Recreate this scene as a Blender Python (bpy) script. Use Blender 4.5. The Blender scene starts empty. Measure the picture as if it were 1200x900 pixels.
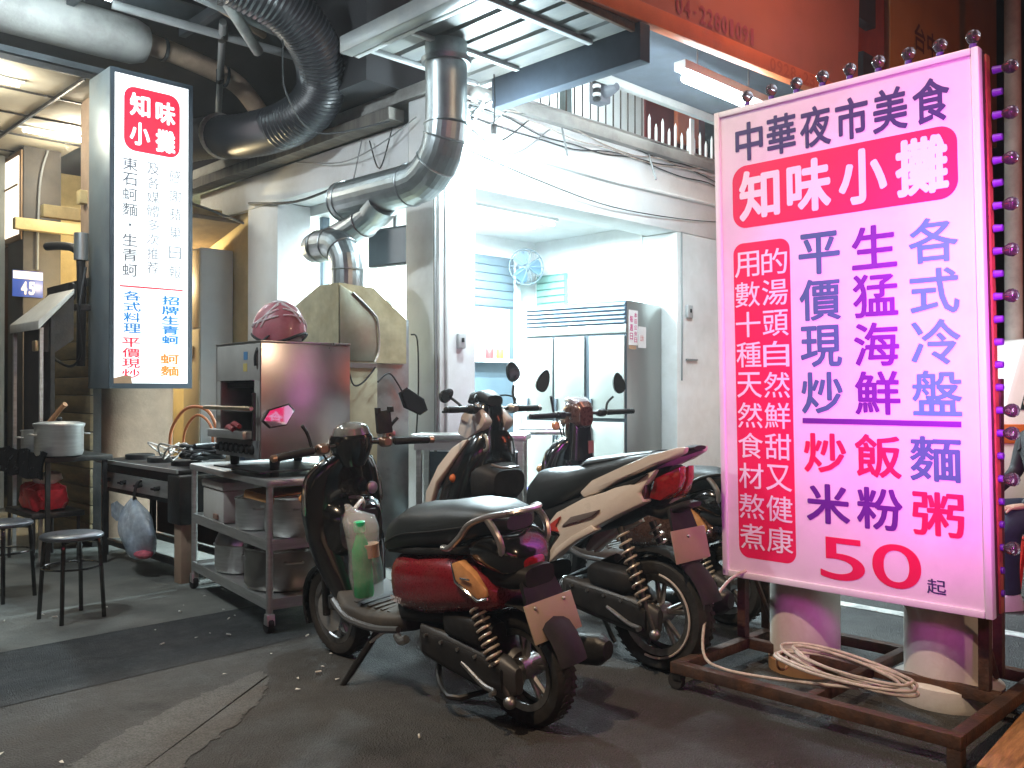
import bpy, bmesh, math, random
from mathutils import Vector, Matrix
R = math.radians
random.seed(7)
scene = bpy.context.scene
col = scene.collection

# ------------------------------------------------------------------ camera
cam_d = bpy.data.cameras.new("camera")
cam = bpy.data.objects.new("camera", cam_d)
col.objects.link(cam)
cam_d.sensor_width = 36.0
cam_d.lens = 36.0 * 1050 / 1200
cam_d.clip_start = 0.05
cam_d.clip_end = 2000
cam.location = (0, 0, 1.3)
cam.rotation_euler = (R(90) + math.atan(8 / 1050), 0, 0)
scene.camera = cam

# ------------------------------------------------------------------ world, night sky
ANG = R(44.5)                      # building axes are turned 44.5 degrees: x -> "v", y -> "u"
w = bpy.data.worlds.new("World")
scene.world = w
w.use_nodes = True
nt = w.node_tree
bg = nt.nodes["Background"]
sky = nt.nodes.new("ShaderNodeTexSky")
sky.sky_type = 'NISHITA'
sky.sun_disc = False
sky.sun_elevation = R(-2.0)
sky.sun_rotation = R(200)
nt.links.new(sky.outputs[0], bg.inputs[0])
bg.inputs[1].default_value = 0.12

scene.view_settings.view_transform = 'Standard'
scene.view_settings.look = 'None'
scene.view_settings.gamma = 1.0
scene.view_settings.use_curve_mapping = False
scene.view_settings.exposure = 0.2
scene.render.engine = 'CYCLES'
scene.cycles.use_denoising = True
scene.cycles.max_bounces = 8
scene.cycles.sample_clamp_indirect = 6.0
scene.cycles.caustics_reflective = False
scene.cycles.caustics_refractive = False


def W(v, u, z=0.0):
    return Vector((v * math.cos(ANG) - u * math.sin(ANG), v * math.sin(ANG) + u * math.cos(ANG), z))


def lamp(name, kind, loc, energy, color, size=0.1, size_y=None, aim=None, spread=None, spot=None):
    d = bpy.data.lights.new(name, kind)
    d.energy = energy
    d.color = color
    if kind == 'AREA':
        d.shape = 'RECTANGLE' if size_y else 'DISK'
        d.size = size
        if size_y:
            d.size_y = size_y
        if spread:
            d.spread = spread
    else:
        d.shadow_soft_size = size
    if spot:
        d.spot_size = spot
        d.spot_blend = 0.5
    o = bpy.data.objects.new(name, d)
    col.objects.link(o)
    o.location = loc
    if aim is not None:
        o.rotation_euler = (Vector(aim) - Vector(loc)).to_track_quat('-Z', 'Y').to_euler()
    return o


COOL = (0.72, 0.93, 1.0)
# street lamp high over the road on the left, warm
lamp("street_and_fill_light", 'SPOT', W(-2.2, 2.0, 9.0), 2300, (1.0, 0.76, 0.52), 0.12, aim=W(2.6, 2.6, 0), spot=R(95))
# second street lamp down the lane behind the photographer
lamp("street_and_fill_light", 'SPOT', W(3.0, -6.0, 5.5), 520, (1.0, 0.70, 0.46), 0.25, aim=W(3.0, 2.6, 0.5), spot=R(70))
# pink neon of the stall next to the menu sign, out of frame on the right
lamp("neon_and_fill_light", 'AREA', W(2.72, 0.60, 1.68), 17.5, (1.0, 0.13, 0.90), 0.15, 1.35, aim=W(3.68, 1.36, 1.60), spread=R(68))
# unseen red lamp added above the lane to light the orange signboard
lamp("neon_and_fill_light", 'AREA', W(5.6, 2.2, 5.6), 15, (1.0, 0.42, 0.28), 0.5, 2.0, aim=W(5.8, 3.42, 4.3), spread=R(110))
lamp("street_and_fill_light", 'SPOT', W(7.6, 0.2, 5.0), 420, (1.0, 0.86, 0.72), 0.15, aim=W(8.6, 2.6, 1.0), spot=R(60))  # unseen lamp added to brighten the white van
# red neon down the lane beyond the sign
lamp("neon_and_fill_light", 'AREA', W(9.2, -0.6, 2.6), 18, (1.0, 0.18, 0.08), 0.5, 1.2, aim=W(9.0, 2.4, 3.0), spread=R(120))

# ------------------------------------------------------------------ materials
MATS = {}


def M(name, c, rough=0.5, metal=0.0, var=0.12, scale=6.0, bump=0.0, bscale=60.0, dirt=None, dirt_amt=0.0,
      dscale=2.0, coat=0.0, trans=0.0, alpha=1.0, emit=None, estr=0.0, rvar=0.1, spec=0.5, ior=1.45, stretch=None):
    if name in MATS:
        return MATS[name]
    m = bpy.data.materials.new(name)
    m.use_nodes = True
    n = m.node_tree.nodes
    l = m.node_tree.links
    b = n["Principled BSDF"]
    tc = n.new("ShaderNodeTexCoord")
    mp = n.new("ShaderNodeMapping")
    if stretch:
        mp.inputs["Scale"].default_value = stretch
    l.new(tc.outputs["Object"], mp.inputs[0])
    ns = n.new("ShaderNodeTexNoise")
    ns.inputs["Scale"].default_value = scale
    ns.inputs["Detail"].default_value = 6
    ns.inputs["Roughness"].default_value = 0.6
    l.new(mp.outputs[0], ns.inputs["Vector"])
    rp = n.new("ShaderNodeValToRGB")
    rp.color_ramp.elements[0].position = 0.3
    rp.color_ramp.elements[1].position = 0.7
    rp.color_ramp.elements[0].color = (*[max(0, x * (1 - var)) for x in c], 1)
    rp.color_ramp.elements[1].color = (*[min(1, x * (1 + var)) for x in c], 1)
    l.new(ns.outputs[0], rp.inputs[0])
    out = rp.outputs[0]
    if dirt:
        nd = n.new("ShaderNodeTexNoise")
        nd.inputs["Scale"].default_value = dscale
        nd.inputs["Detail"].default_value = 9
        nd.inputs["Roughness"].default_value = 0.7
        l.new(mp.outputs[0], nd.inputs["Vector"])
        mr = n.new("ShaderNodeMapRange")
        mr.inputs[1].default_value = 0.45
        mr.inputs[2].default_value = 0.72
        mr.inputs[3].default_value = 0
        mr.inputs[4].default_value = dirt_amt
        l.new(nd.outputs[0], mr.inputs[0])
        mx = n.new("ShaderNodeMix")
        mx.data_type = 'RGBA'
        l.new(mr.outputs[0], mx.inputs[0])
        l.new(out, mx.inputs[6])
        mx.inputs[7].default_value = (*dirt, 1)
        out = mx.outputs[2]
    l.new(out, b.inputs["Base Color"])
    b.inputs["Metallic"].default_value = metal
    rr = n.new("ShaderNodeMapRange")
    rr.inputs[3].default_value = max(0.02, rough - rvar)
    rr.inputs[4].default_value = min(1, rough + rvar)
    l.new(ns.outputs[0], rr.inputs[0])
    l.new(rr.outputs[0], b.inputs["Roughness"])
    b.inputs["Coat Weight"].default_value = coat
    b.inputs["Coat Roughness"].default_value = 0.06
    b.inputs["Transmission Weight"].default_value = trans
    b.inputs["Alpha"].default_value = alpha
    b.inputs["IOR"].default_value = ior
    b.inputs["Specular IOR Level"].default_value = spec
    if emit:
        b.inputs["Emission Color"].default_value = (*emit, 1)
        b.inputs["Emission Strength"].default_value = estr
    if bump:
        nb = n.new("ShaderNodeTexNoise")
        nb.inputs["Scale"].default_value = bscale
        nb.inputs["Detail"].default_value = 5
        l.new(mp.outputs[0], nb.inputs["Vector"])
        bp = n.new("ShaderNodeBump")
        bp.inputs["Strength"].default_value = bump
        bp.inputs["Distance"].default_value = 0.01
        l.new(nb.outputs[0], bp.inputs["Height"])
        l.new(bp.outputs[0], b.inputs["Normal"])
    MATS[name] = m
    return m


def asphalt_mat(name, c1, c2, pale):
    m = bpy.data.materials.new(name)
    m.use_nodes = True
    n = m.node_tree.nodes
    l = m.node_tree.links
    b = n["Principled BSDF"]
    tc = n.new("ShaderNodeTexCoord")
    big = n.new("ShaderNodeTexNoise"); big.inputs["Scale"].default_value = 0.9; big.inputs["Detail"].default_value = 8
    fine = n.new("ShaderNodeTexNoise"); fine.inputs["Scale"].default_value = 130; fine.inputs["Detail"].default_value = 3
    st = n.new("ShaderNodeTexNoise"); st.inputs["Scale"].default_value = 5.0; st.inputs["Detail"].default_value = 10; st.inputs["Roughness"].default_value = 0.75
    vo = n.new("ShaderNodeTexVoronoi"); vo.inputs["Scale"].default_value = 150
    for x in (big, fine, st, vo):
        l.new(tc.outputs["Object"], x.inputs["Vector"])
    r1 = n.new("ShaderNodeValToRGB")
    r1.color_ramp.elements[0].position = 0.35; r1.color_ramp.elements[1].position = 0.68
    r1.color_ramp.elements[0].color = (*c1, 1); r1.color_ramp.elements[1].color = (*c2, 1)
    l.new(big.outputs[0], r1.inputs[0])
    mr = n.new("ShaderNodeMapRange"); mr.inputs[1].default_value = 0.56; mr.inputs[2].default_value = 0.75; mr.inputs[4].default_value = 0.6
    l.new(st.outputs[0], mr.inputs[0])
    mx = n.new("ShaderNodeMix"); mx.data_type = 'RGBA'
    l.new(mr.outputs[0], mx.inputs[0]); l.new(r1.outputs[0], mx.inputs[6]); mx.inputs[7].default_value = (*pale, 1)
    mr2 = n.new("ShaderNodeMapRange"); mr2.inputs[1].default_value = 0.3; mr2.inputs[2].default_value = 0.7; mr2.inputs[3].default_value = 0.6; mr2.inputs[4].default_value = 1.4
    l.new(fine.outputs[0], mr2.inputs[0])
    mm = n.new("ShaderNodeMix"); mm.data_type = 'RGBA'; mm.blend_type = 'MULTIPLY'; mm.inputs[0].default_value = 1
    l.new(mx.outputs[2], mm.inputs[6]); l.new(mr2.outputs[0], mm.inputs[7])
    ck = n.new("ShaderNodeTexVoronoi"); ck.feature = 'DISTANCE_TO_EDGE'; ck.inputs["Scale"].default_value = 0.55
    wv = n.new("ShaderNodeTexNoise"); wv.inputs["Scale"].default_value = 3.0; wv.inputs["Detail"].default_value = 8
    l.new(tc.outputs["Object"], wv.inputs["Vector"])
    va = n.new("ShaderNodeVectorMath"); va.operation = 'MULTIPLY_ADD'
    va.inputs[1].default_value = (1.3, 1.3, 0.5)
    l.new(wv.outputs["Color"], va.inputs[0]); l.new(tc.outputs["Object"], va.inputs[2])
    l.new(va.outputs[0], ck.inputs["Vector"])
    cr = n.new("ShaderNodeMapRange"); cr.inputs[1].default_value = 0.0; cr.inputs[2].default_value = 0.006; cr.inputs[3].default_value = 0.35; cr.inputs[4].default_value = 1.0
    l.new(ck.outputs["Distance"], cr.inputs[0])
    sn = n.new("ShaderNodeTexNoise"); sn.inputs["Scale"].default_value = 1.7; sn.inputs["Detail"].default_value = 5
    l.new(tc.outputs["Object"], sn.inputs["Vector"])
    sr = n.new("ShaderNodeMapRange"); sr.inputs[1].default_value = 0.60; sr.inputs[2].default_value = 0.68; sr.inputs[3].default_value = 1.0; sr.inputs[4].default_value = 0.55
    l.new(sn.outputs[0], sr.inputs[0])
    m1 = n.new("ShaderNodeMath"); m1.operation = 'MULTIPLY'
    l.new(cr.outputs[0], m1.inputs[0]); l.new(sr.outputs[0], m1.inputs[1])
    m2 = n.new("ShaderNodeMix"); m2.data_type = 'RGBA'; m2.blend_type = 'MULTIPLY'; m2.inputs[0].default_value = 1
    l.new(mm.outputs[2], m2.inputs[6]); l.new(m1.outputs[0], m2.inputs[7])
    l.new(m2.outputs[2], b.inputs["Base Color"])
    rr = n.new("ShaderNodeMapRange"); rr.inputs[1].default_value = 0.35; rr.inputs[2].default_value = 0.7; rr.inputs[3].default_value = 0.55; rr.inputs[4].default_value = 0.92
    l.new(st.outputs[0], rr.inputs[0]); l.new(rr.outputs[0], b.inputs["Roughness"])
    bp = n.new("ShaderNodeBump"); bp.inputs["Strength"].default_value = 0.9; bp.inputs["Distance"].default_value = 0.008
    l.new(vo.outputs[0], bp.inputs["Height"]); l.new(bp.outputs[0], b.inputs["Normal"])
    return m


DK = (0.03, 0.025, 0.02)
white_wall = M("white_wall_paint", (0.74, 0.76, 0.76), 0.6, var=0.05, scale=3, dirt=(0.45, 0.43, 0.38), dirt_amt=0.5, dscale=1.4, bump=0.1, bscale=30)
grey_wall = M("grey_concrete", (0.36, 0.36, 0.34), 0.8, var=0.18, scale=3, dirt=(0.12, 0.11, 0.10), dirt_amt=0.7, dscale=1.6, bump=0.25, bscale=40)
tan_concrete = M("tan_concrete", (0.42, 0.30, 0.21), 0.8, var=0.15, scale=4, dirt=(0.16, 0.12, 0.09), dirt_amt=0.6, dscale=1.8, bump=0.2, bscale=50)
beige_panel = M("beige_ceiling_panel", (0.50, 0.46, 0.36), 0.75, var=0.08, scale=3, dirt=(0.30, 0.22, 0.12), dirt_amt=0.6, dscale=1.2)
floor_mat = M("floor_tile", (0.40, 0.41, 0.40), 0.35, var=0.1, scale=4, dirt=(0.15, 0.15, 0.14), dirt_amt=0.6, dscale=2)
grout = M("grout", (0.2, 0.2, 0.19), 0.9)
steel = M("brushed_steel", (0.60, 0.60, 0.58), 0.38, 0.78, var=0.1, scale=5, bump=0.06, bscale=90, dirt=(0.20, 0.18, 0.15), dirt_amt=0.35, dscale=3, stretch=(1, 1, 12))
steel_smooth = M("polished_steel", (0.62, 0.60, 0.60), 0.3, 1.0, var=0.06, scale=2.2, bump=0.12, bscale=2.5, dirt=(0.3, 0.27, 0.25), dirt_amt=0.3, dscale=2.5)
fridge_steel = M("fridge_steel", (0.33, 0.34, 0.32), 0.38, 0.7, var=0.07, scale=2, bump=0.05, bscale=3)
galv = M("galvanised_sheet", (0.36, 0.40, 0.41), 0.40, 1.0, var=0.22, scale=16, bump=0.12, bscale=9, dirt=(0.16, 0.14, 0.11), dirt_amt=0.5, dscale=4)
galv_hood = M("galvanised_hood", (0.50, 0.46, 0.30), 0.5, 0.55, var=0.2, scale=9, dirt=(0.36, 0.26, 0.09), dirt_amt=0.6, dscale=1.6, bump=0.08, bscale=12)
dark_steel = M("blackened_steel", (0.045, 0.045, 0.045), 0.45, 0.7, var=0.3, scale=9, dirt=(0.10, 0.08, 0.06), dirt_amt=0.5, dscale=5, bump=0.2, bscale=60)
rust_frame = M("rust_painted_iron", (0.075, 0.045, 0.035), 0.6, 0.3, var=0.35, scale=20, dirt=(0.20, 0.08, 0.03), dirt_amt=0.6, dscale=9, bump=0.3, bscale=80)
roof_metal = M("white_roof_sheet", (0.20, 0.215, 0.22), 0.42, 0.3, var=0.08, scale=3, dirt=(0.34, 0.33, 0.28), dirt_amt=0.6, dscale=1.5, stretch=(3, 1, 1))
blue_grey = M("blue_grey_paint", (0.09, 0.13, 0.16), 0.55, var=0.15, scale=4, dirt=(0.04, 0.05, 0.06), dirt_amt=0.6)
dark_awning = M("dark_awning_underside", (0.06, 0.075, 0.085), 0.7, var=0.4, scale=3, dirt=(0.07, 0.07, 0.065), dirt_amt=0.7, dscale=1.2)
black_plastic = M("black_plastic", (0.018, 0.018, 0.019), 0.5, var=0.3, scale=14, bump=0.08, bscale=250, spec=0.22, dirt=(0.045, 0.038, 0.03), dirt_amt=0.5, dscale=9)
black_gloss = M("black_gloss_paint", (0.006, 0.006, 0.007), 0.2, coat=1.0, var=0.2, dirt=(0.03, 0.027, 0.024), dirt_amt=0.35, dscale=7)
rubber = M("tyre_rubber", (0.018, 0.017, 0.016), 0.75, var=0.3, scale=30, dirt=(0.06, 0.05, 0.04), dirt_amt=0.5, dscale=8, bump=0.2, bscale=90)
red_paint = M("dark_red_paint", (0.21, 0.008, 0.016), 0.28, 0.25, var=0.12, scale=120, coat=0.9, rvar=0.05, dirt=(0.13, 0.05, 0.04), dirt_amt=0.45, dscale=9, bump=0.03, bscale=14)
white_paint = M("pearl_white_paint", (0.62, 0.54, 0.46), 0.3, var=0.05, scale=6, coat=0.8, dirt=(0.34, 0.27, 0.22), dirt_amt=0.35, dscale=6)
bronze_paint = M("bronze_brown_paint", (0.10, 0.045, 0.03), 0.28, 0.4, coat=0.9, var=0.12, scale=60)
vinyl = M("seat_vinyl", (0.022, 0.026, 0.028), 0.42, var=0.2, scale=8, bump=0.18, bscale=260, spec=0.6)
chrome = M("chrome", (0.72, 0.70, 0.68), 0.12, 1.0, var=0.05)
alu = M("cast_aluminium", (0.42, 0.41, 0.40), 0.42, 1.0, var=0.2, scale=25, dirt=(0.06, 0.05, 0.04), dirt_amt=0.6, dscale=9)
engine_grey = M("engine_casting", (0.09, 0.09, 0.09), 0.5, 0.6, var=0.25, scale=20, dirt=(0.05, 0.04, 0.03), dirt_amt=0.6, dscale=10)
mirror_m = M("mirror_glass", (0.78, 0.74, 0.78), 0.04, 1.0, var=0.01, rvar=0.01)
amber_lens = M("amber_lens", (0.75, 0.36, 0.14), 0.2, var=0.15, scale=30, coat=1.0, trans=0.25)
red_lens = M("red_lens", (0.32, 0.006, 0.01), 0.12, var=0.3, scale=60, coat=1.0, trans=0.15)
orange_m = M("orange_plastic", (0.55, 0.13, 0.03), 0.45, var=0.15)
shock_m = M("shock_spring_paint", (0.55, 0.47, 0.38), 0.35, 0.4, var=0.15)
plate_m = M("licence_plate_paint", (0.36, 0.28, 0.20), 0.5, var=0.15, scale=6, dirt=(0.26, 0.2, 0.15), dirt_amt=0.5, dscale=6)
clear_plastic = M("clear_bag_film", (0.80, 0.84, 0.86), 0.15, alpha=0.26, var=0.15, scale=18, bump=0.6, bscale=22)
green_drink = M("green_drink", (0.015, 0.50, 0.16), 0.12, trans=0.25, var=0.3, scale=8, ior=1.33)
green_cap = M("green_cap", (0.03, 0.55, 0.22), 0.4)
sign_white = M("sign_board_white", (0.80, 0.70, 0.76), 0.45, var=0.04, scale=3, dirt=(0.60, 0.52, 0.56), dirt_amt=0.55, dscale=2.6, bump=0.10, bscale=3.5)
sign_edge = M("sign_edge_white", (0.78, 0.76, 0.78), 0.4, var=0.05)
ink_navy = M("ink_navy", (0.05, 0.035, 0.14), 0.5, var=0.05)
ink_red = M("ink_red", (0.75, 0.015, 0.09), 0.5, var=0.05)
ink_slate = M("ink_slate", (0.06, 0.15, 0.24), 0.5, var=0.05)
ink_violet = M("ink_violet", (0.12, 0.02, 0.25), 0.5, var=0.05)
ink_blue = M("ink_periwinkle", (0.06, 0.26, 0.66), 0.5, var=0.05)
ink_white = M("ink_white", (0.82, 0.80, 0.80), 0.5, var=0.02)
bulb_glass = M("bulb_glass", (0.50, 0.44, 0.50), 0.04, trans=0.94, var=0.02, ior=1.3)
purple_plastic = M("purple_plastic", (0.10, 0.03, 0.28), 0.45)
cable_beige = M("beige_cable", (0.58, 0.50, 0.44), 0.55, var=0.2, scale=8, dirt=(0.16, 0.11, 0.08), dirt_amt=0.7, dscale=14)
cable_black = M("black_cable", (0.012, 0.012, 0.013), 0.5)
cable_grey = M("grey_cable", (0.22, 0.23, 0.23), 0.5)
pail_white = M("worn_white_concrete", (0.74, 0.70, 0.64), 0.7, var=0.06, scale=4, dirt=(0.40, 0.27, 0.16), dirt_amt=0.6, dscale=2.5, bump=0.12, bscale=40)
wood_plank = M("orange_wood", (0.42, 0.20, 0.08), 0.6, var=0.4, scale=5, dirt=(0.10, 0.05, 0.03), dirt_amt=0.8, dscale=4, stretch=(1, 7, 7), bump=0.2, bscale=30)
brown_board = M("brown_board", (0.20, 0.15, 0.075), 0.65, var=0.25, scale=4, dirt=(0.05, 0.045, 0.04), dirt_amt=0.7, dscale=1.4, stretch=(1, 1, 5))
card_orange = M("orange_cardboard", (0.48, 0.24, 0.09), 0.8, var=0.12)
foam_white = M("white_foam", (0.66, 0.64, 0.58), 0.75, var=0.05, scale=10, dirt=(0.42, 0.38, 0.3), dirt_amt=0.4)
red_helmet = M("helmet_paint", (0.42, 0.13, 0.16), 0.35, coat=0.5, var=0.25, scale=9, dirt=(0.5, 0.3, 0.3), dirt_amt=0.4, dscale=12)
helmet_stripe = M("helmet_stripe_paint", (0.74, 0.66, 0.68), 0.25, coat=1.0, var=0.05)
yellow_wall = M("old_yellow_wall", (0.60, 0.48, 0.24), 0.8, var=0.14, scale=3, dirt=(0.28, 0.2, 0.1), dirt_amt=0.6, dscale=1.3, bump=0.2, bscale=30)
orange_banner = M("orange_banner", (0.38, 0.135, 0.09), 0.5, var=0.14, scale=1.4, dirt=(0.46, 0.16, 0.14), dirt_amt=0.6, dscale=1.2)
orange_bright = M("orange_strip", (0.60, 0.15, 0.05), 0.5, var=0.1)
amber_banner = M("amber_banner", (0.30, 0.15, 0.03), 0.5, var=0.2, scale=1.5)
dark_red_panel = M("dark_red_panel", (0.16, 0.02, 0.02), 0.6, var=0.3, scale=2)
night_dark = M("dark_wall", (0.03, 0.03, 0.033), 0.8, var=0.3, scale=2)
skin_dark = M("denim", (0.02, 0.03, 0.05), 0.85, var=0.25, scale=14, bump=0.2, bscale=120)
jacket = M("black_jacket", (0.015, 0.014, 0.015), 0.7, var=0.2, scale=12)
shoe_white = M("white_shoe", (0.7, 0.7, 0.7), 0.6)
car_white = M("white_car_paint", (0.7, 0.7, 0.7), 0.25, coat=1.0, var=0.03)
glass_dark = M("dark_glass", (0.02, 0.03, 0.035), 0.06, var=0.1, spec=0.8)
teal = M("teal_plastic", (0.02, 0.45, 0.33), 0.4)
paper = M("notice_paper", (0.80, 0.78, 0.78), 0.7, var=0.03)
litter_white = M("litter_paper", (0.7, 0.68, 0.62), 0.7, var=0.2)
blue_enamel = M("blue_enamel", (0.02, 0.06, 0.36), 0.35)
tube_white = M("lit_tube", (0.9, 0.9, 0.9), 0.4, emit=(0.80, 0.95, 1.0), estr=90.0)
tube_room = M("lit_room_tube", (0.9, 0.9, 0.9), 0.4, emit=(0.82, 0.96, 1.0), estr=18.0)
bulb_lit = M("lit_bulb", (0.9, 0.9, 0.9), 0.4, emit=(0.86, 0.97, 1.0), estr=420.0)
lightbox_face = M("lit_sign_face", (0.8, 0.8, 0.8), 0.5, emit=(0.94, 0.98, 1.0), estr=0.92, var=0.02)
warm_panel = M("lit_warm_panel", (0.8, 0.75, 0.65), 0.5, emit=(1.0, 0.88, 0.70), estr=1.5)
red_lit = M("lit_red_sign", (0.6, 0.05, 0.03), 0.5, emit=(1.0, 0.05, 0.03), estr=0.7)
lb_blue = M("lightbox_ink_blue", (0.01, 0.16, 0.45), 0.5, emit=(0.01, 0.30, 0.75), estr=0.4)
lb_red = M("lightbox_ink_red", (0.6, 0.01, 0.04), 0.5, emit=(0.8, 0.015, 0.06), estr=0.5)
lb_orange = M("lightbox_ink_orange", (0.6, 0.16, 0.01), 0.5, emit=(1.0, 0.28, 0.02), estr=0.5)
lb_grey = M("lightbox_ink_grey", (0.10, 0.11, 0.13), 0.5, emit=(0.3, 0.34, 0.4), estr=0.15)
lb_pale = M("lightbox_ink_pale", (0.22, 0.24, 0.27), 0.5, emit=(0.4, 0.43, 0.47), estr=0.25)

# ------------------------------------------------------------------ mesh helpers
class MB:
    def __init__(s):
        s.v, s.f = [], []

    def add(s, vs, fs):
        k = len(s.v)
        s.v += [tuple(p) for p in vs]
        s.f += [tuple(i + k for i in q) for q in fs]
        return s


def box(mb, x0, x1, y0, y1, z0, z1):
    vs = [(x0, y0, z0), (x1, y0, z0), (x1, y1, z0), (x0, y1, z0), (x0, y0, z1), (x1, y0, z1), (x1, y1, z1), (x0, y1, z1)]
    return mb.add(vs, [(3, 2, 1, 0), (4, 5, 6, 7), (0, 1, 5, 4), (1, 2, 6, 5), (2, 3, 7, 6), (3, 0, 4, 7)])


def hexa(mb, bot, top):
    """bottom ring and top ring of four points each, counter-clockwise from above"""
    return mb.add(list(bot) + list(top), [(3, 2, 1, 0), (4, 5, 6, 7), (0, 1, 5, 4), (1, 2, 6, 5), (2, 3, 7, 6), (3, 0, 4, 7)])


def loft(mb, rings, cap=True, closed=False):
    n = len(rings[0])
    k = len(rings)
    vs = [p for r in rings for p in r]
    fs = []
    for i in range(k if closed else k - 1):
        a, b = i * n, ((i + 1) % k) * n
        for j in range(n):
            fs.append((a + j, a + (j + 1) % n, b + (j + 1) % n, b + j))
    if cap and not closed:
        fs.append(tuple(reversed(range(n))))
        fs.append(tuple(range((k - 1) * n, k * n)))
    return mb.add(vs, fs)


def frames(pts, closed=False):
    P = [Vector(p) for p in pts]
    n = len(P)
    T = []
    for i in range(n):
        if closed:
            t = P[(i + 1) % n] - P[i - 1]
        else:
            t = P[min(i + 1, n - 1)] - P[max(i - 1, 0)]
        T.append(t.normalized() if t.length > 1e-9 else Vector((0, 0, 1)))
    ref = Vector((0, 0, 1)) if abs(T[0].z) < 0.9 else Vector((1, 0, 0))
    nrm = (ref - T[0] * ref.dot(T[0])).normalized()
    out = []
    for i in range(n):
        nrm = nrm - T[i] * nrm.dot(T[i])
        nrm = nrm.normalized() if nrm.length > 1e-9 else T[i].orthogonal().normalized()
        out.append((P[i], nrm, T[i].cross(nrm)))
    return out


def tube(mb, pts, r, n=8, closed=False, cap=True, flat=1.0):
    rs = r if isinstance(r, (list, tuple)) else [r] * len(pts)
    rings = []
    for (p, a, b), q in zip(frames(pts, closed), rs):
        rings.append([p + a * (q * flat * math.cos(2 * math.pi * j / n)) + b * (q * math.sin(2 * math.pi * j / n)) for j in range(n)])
    return loft(mb, rings, cap, closed)


def cyl(mb, p0, p1, r0, r1=None, n=16):
    return tube(mb, [p0, p1], [r0, r0 if r1 is None else r1], n)


def smooth(pts, k=6, closed=False):
    P = [Vector(p) for p in pts]
    n = len(P)
    out = []
    for i in range(n if closed else n - 1):
        if closed:
            a, b, c, d = P[i - 1], P[i], P[(i + 1) % n], P[(i + 2) % n]
        else:
            a, b, c, d = P[max(i - 1, 0)], P[i], P[i + 1], P[min(i + 2, n - 1)]
        for j in range(k):
            t = j / k
            out.append(0.5 * ((2 * b) + (c - a) * t + (2 * a - 5 * b + 4 * c - d) * t * t + (3 * b - a - 3 * c + d) * t ** 3))
    if not closed:
        out.append(P[-1])
    return out


def lathe(mb, prof, c=(0, 0, 0), n=24, axis='z', cap=True):
    rings = []
    for r, z in prof:
        ring = []
        for j in range(n):
            a = 2 * math.pi * j / n
            x, y = r * math.cos(a), r * math.sin(a)
            if axis == 'z':
                p = (x, y, z)
            elif axis == 'y':
                p = (y, z, x)
            else:
                p = (z, x, y)
            ring.append((p[0] + c[0], p[1] + c[1], p[2] + c[2]))
        rings.append(ring)
    return loft(mb, rings, cap)


def ball(mb, c, rx, ry=None, rz=None, n=16, k=9, z0=-1.0):
    ry = rx if ry is None else ry
    rz = rx if rz is None else rz
    rings = []
    a0 = math.asin(z0)
    for i in range(k + 1):
        a = a0 + (math.pi / 2 - a0) * i / k
        rr = max(math.cos(a), 0.02)
        rings.append([(c[0] + rx * rr * math.cos(2 * math.pi * j / n), c[1] + ry * rr * math.sin(2 * math.pi * j / n), c[2] + rz * math.sin(a)) for j in range(n)])
    return loft(mb, rings, True)


def se(x, zc, hw, hh, e=2.6, n=24, yc=0.0, shear=0.0):
    """super-ellipse ring across the x axis"""
    r = []
    for j in range(n):
        a = 2 * math.pi * j / n
        ca, sa = math.cos(a), math.sin(a)
        y = math.copysign(abs(ca) ** (2 / e), ca) * hw
        z = math.copysign(abs(sa) ** (2 / e), sa) * hh
        r.append((x + shear * z, yc + y, zc + z))
    return r


def sz(z, xc, hx, hy, e=2.6, n=24, yc=0.0, shear=0.0):
    """super-ellipse ring across the z axis"""
    r = []
    for j in range(n):
        a = 2 * math.pi * j / n
        ca, sa = math.cos(a), math.sin(a)
        x = math.copysign(abs(ca) ** (2 / e), ca) * hx
        y = math.copysign(abs(sa) ** (2 / e), sa) * hy
        r.append((xc + x, yc + y, z + shear * x))
    return r


def prism(mb, poly, d0, d1, axis='y'):
    """polygon in the plane across `axis`, pushed from d0 to d1"""
    def P(a, b, d):
        return (a, d, b) if axis == 'y' else ((d, a, b) if axis == 'x' else (a, b, d))
    n = len(poly)
    d0s = d0 if isinstance(d0, (list, tuple)) else [d0] * n
    d1s = d1 if isinstance(d1, (list, tuple)) else [d1] * n
    vs = [P(a, b, d) for (a, b), d in zip(poly, d0s)] + [P(a, b, d) for (a, b), d in zip(poly, d1s)]
    fs = [tuple(range(n)), tuple(reversed(range(n, 2 * n)))]
    for i in range(n):
        j = (i + 1) % n
        fs.append((i, i + n, j + n, j))
    return mb.add(vs, fs)


def rrect(x0, x1, y0, y1, r, k=5):
    out = []
    for cx, cy, a0 in ((x1 - r, y1 - r, 0), (x0 + r, y1 - r, 90), (x0 + r, y0 + r, 180), (x1 - r, y0 + r, 270)):
        for i in range(k + 1):
            a = R(a0 + 90 * i / k)
            out.append((cx + r * math.cos(a), cy + r * math.sin(a)))
    return out


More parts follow.
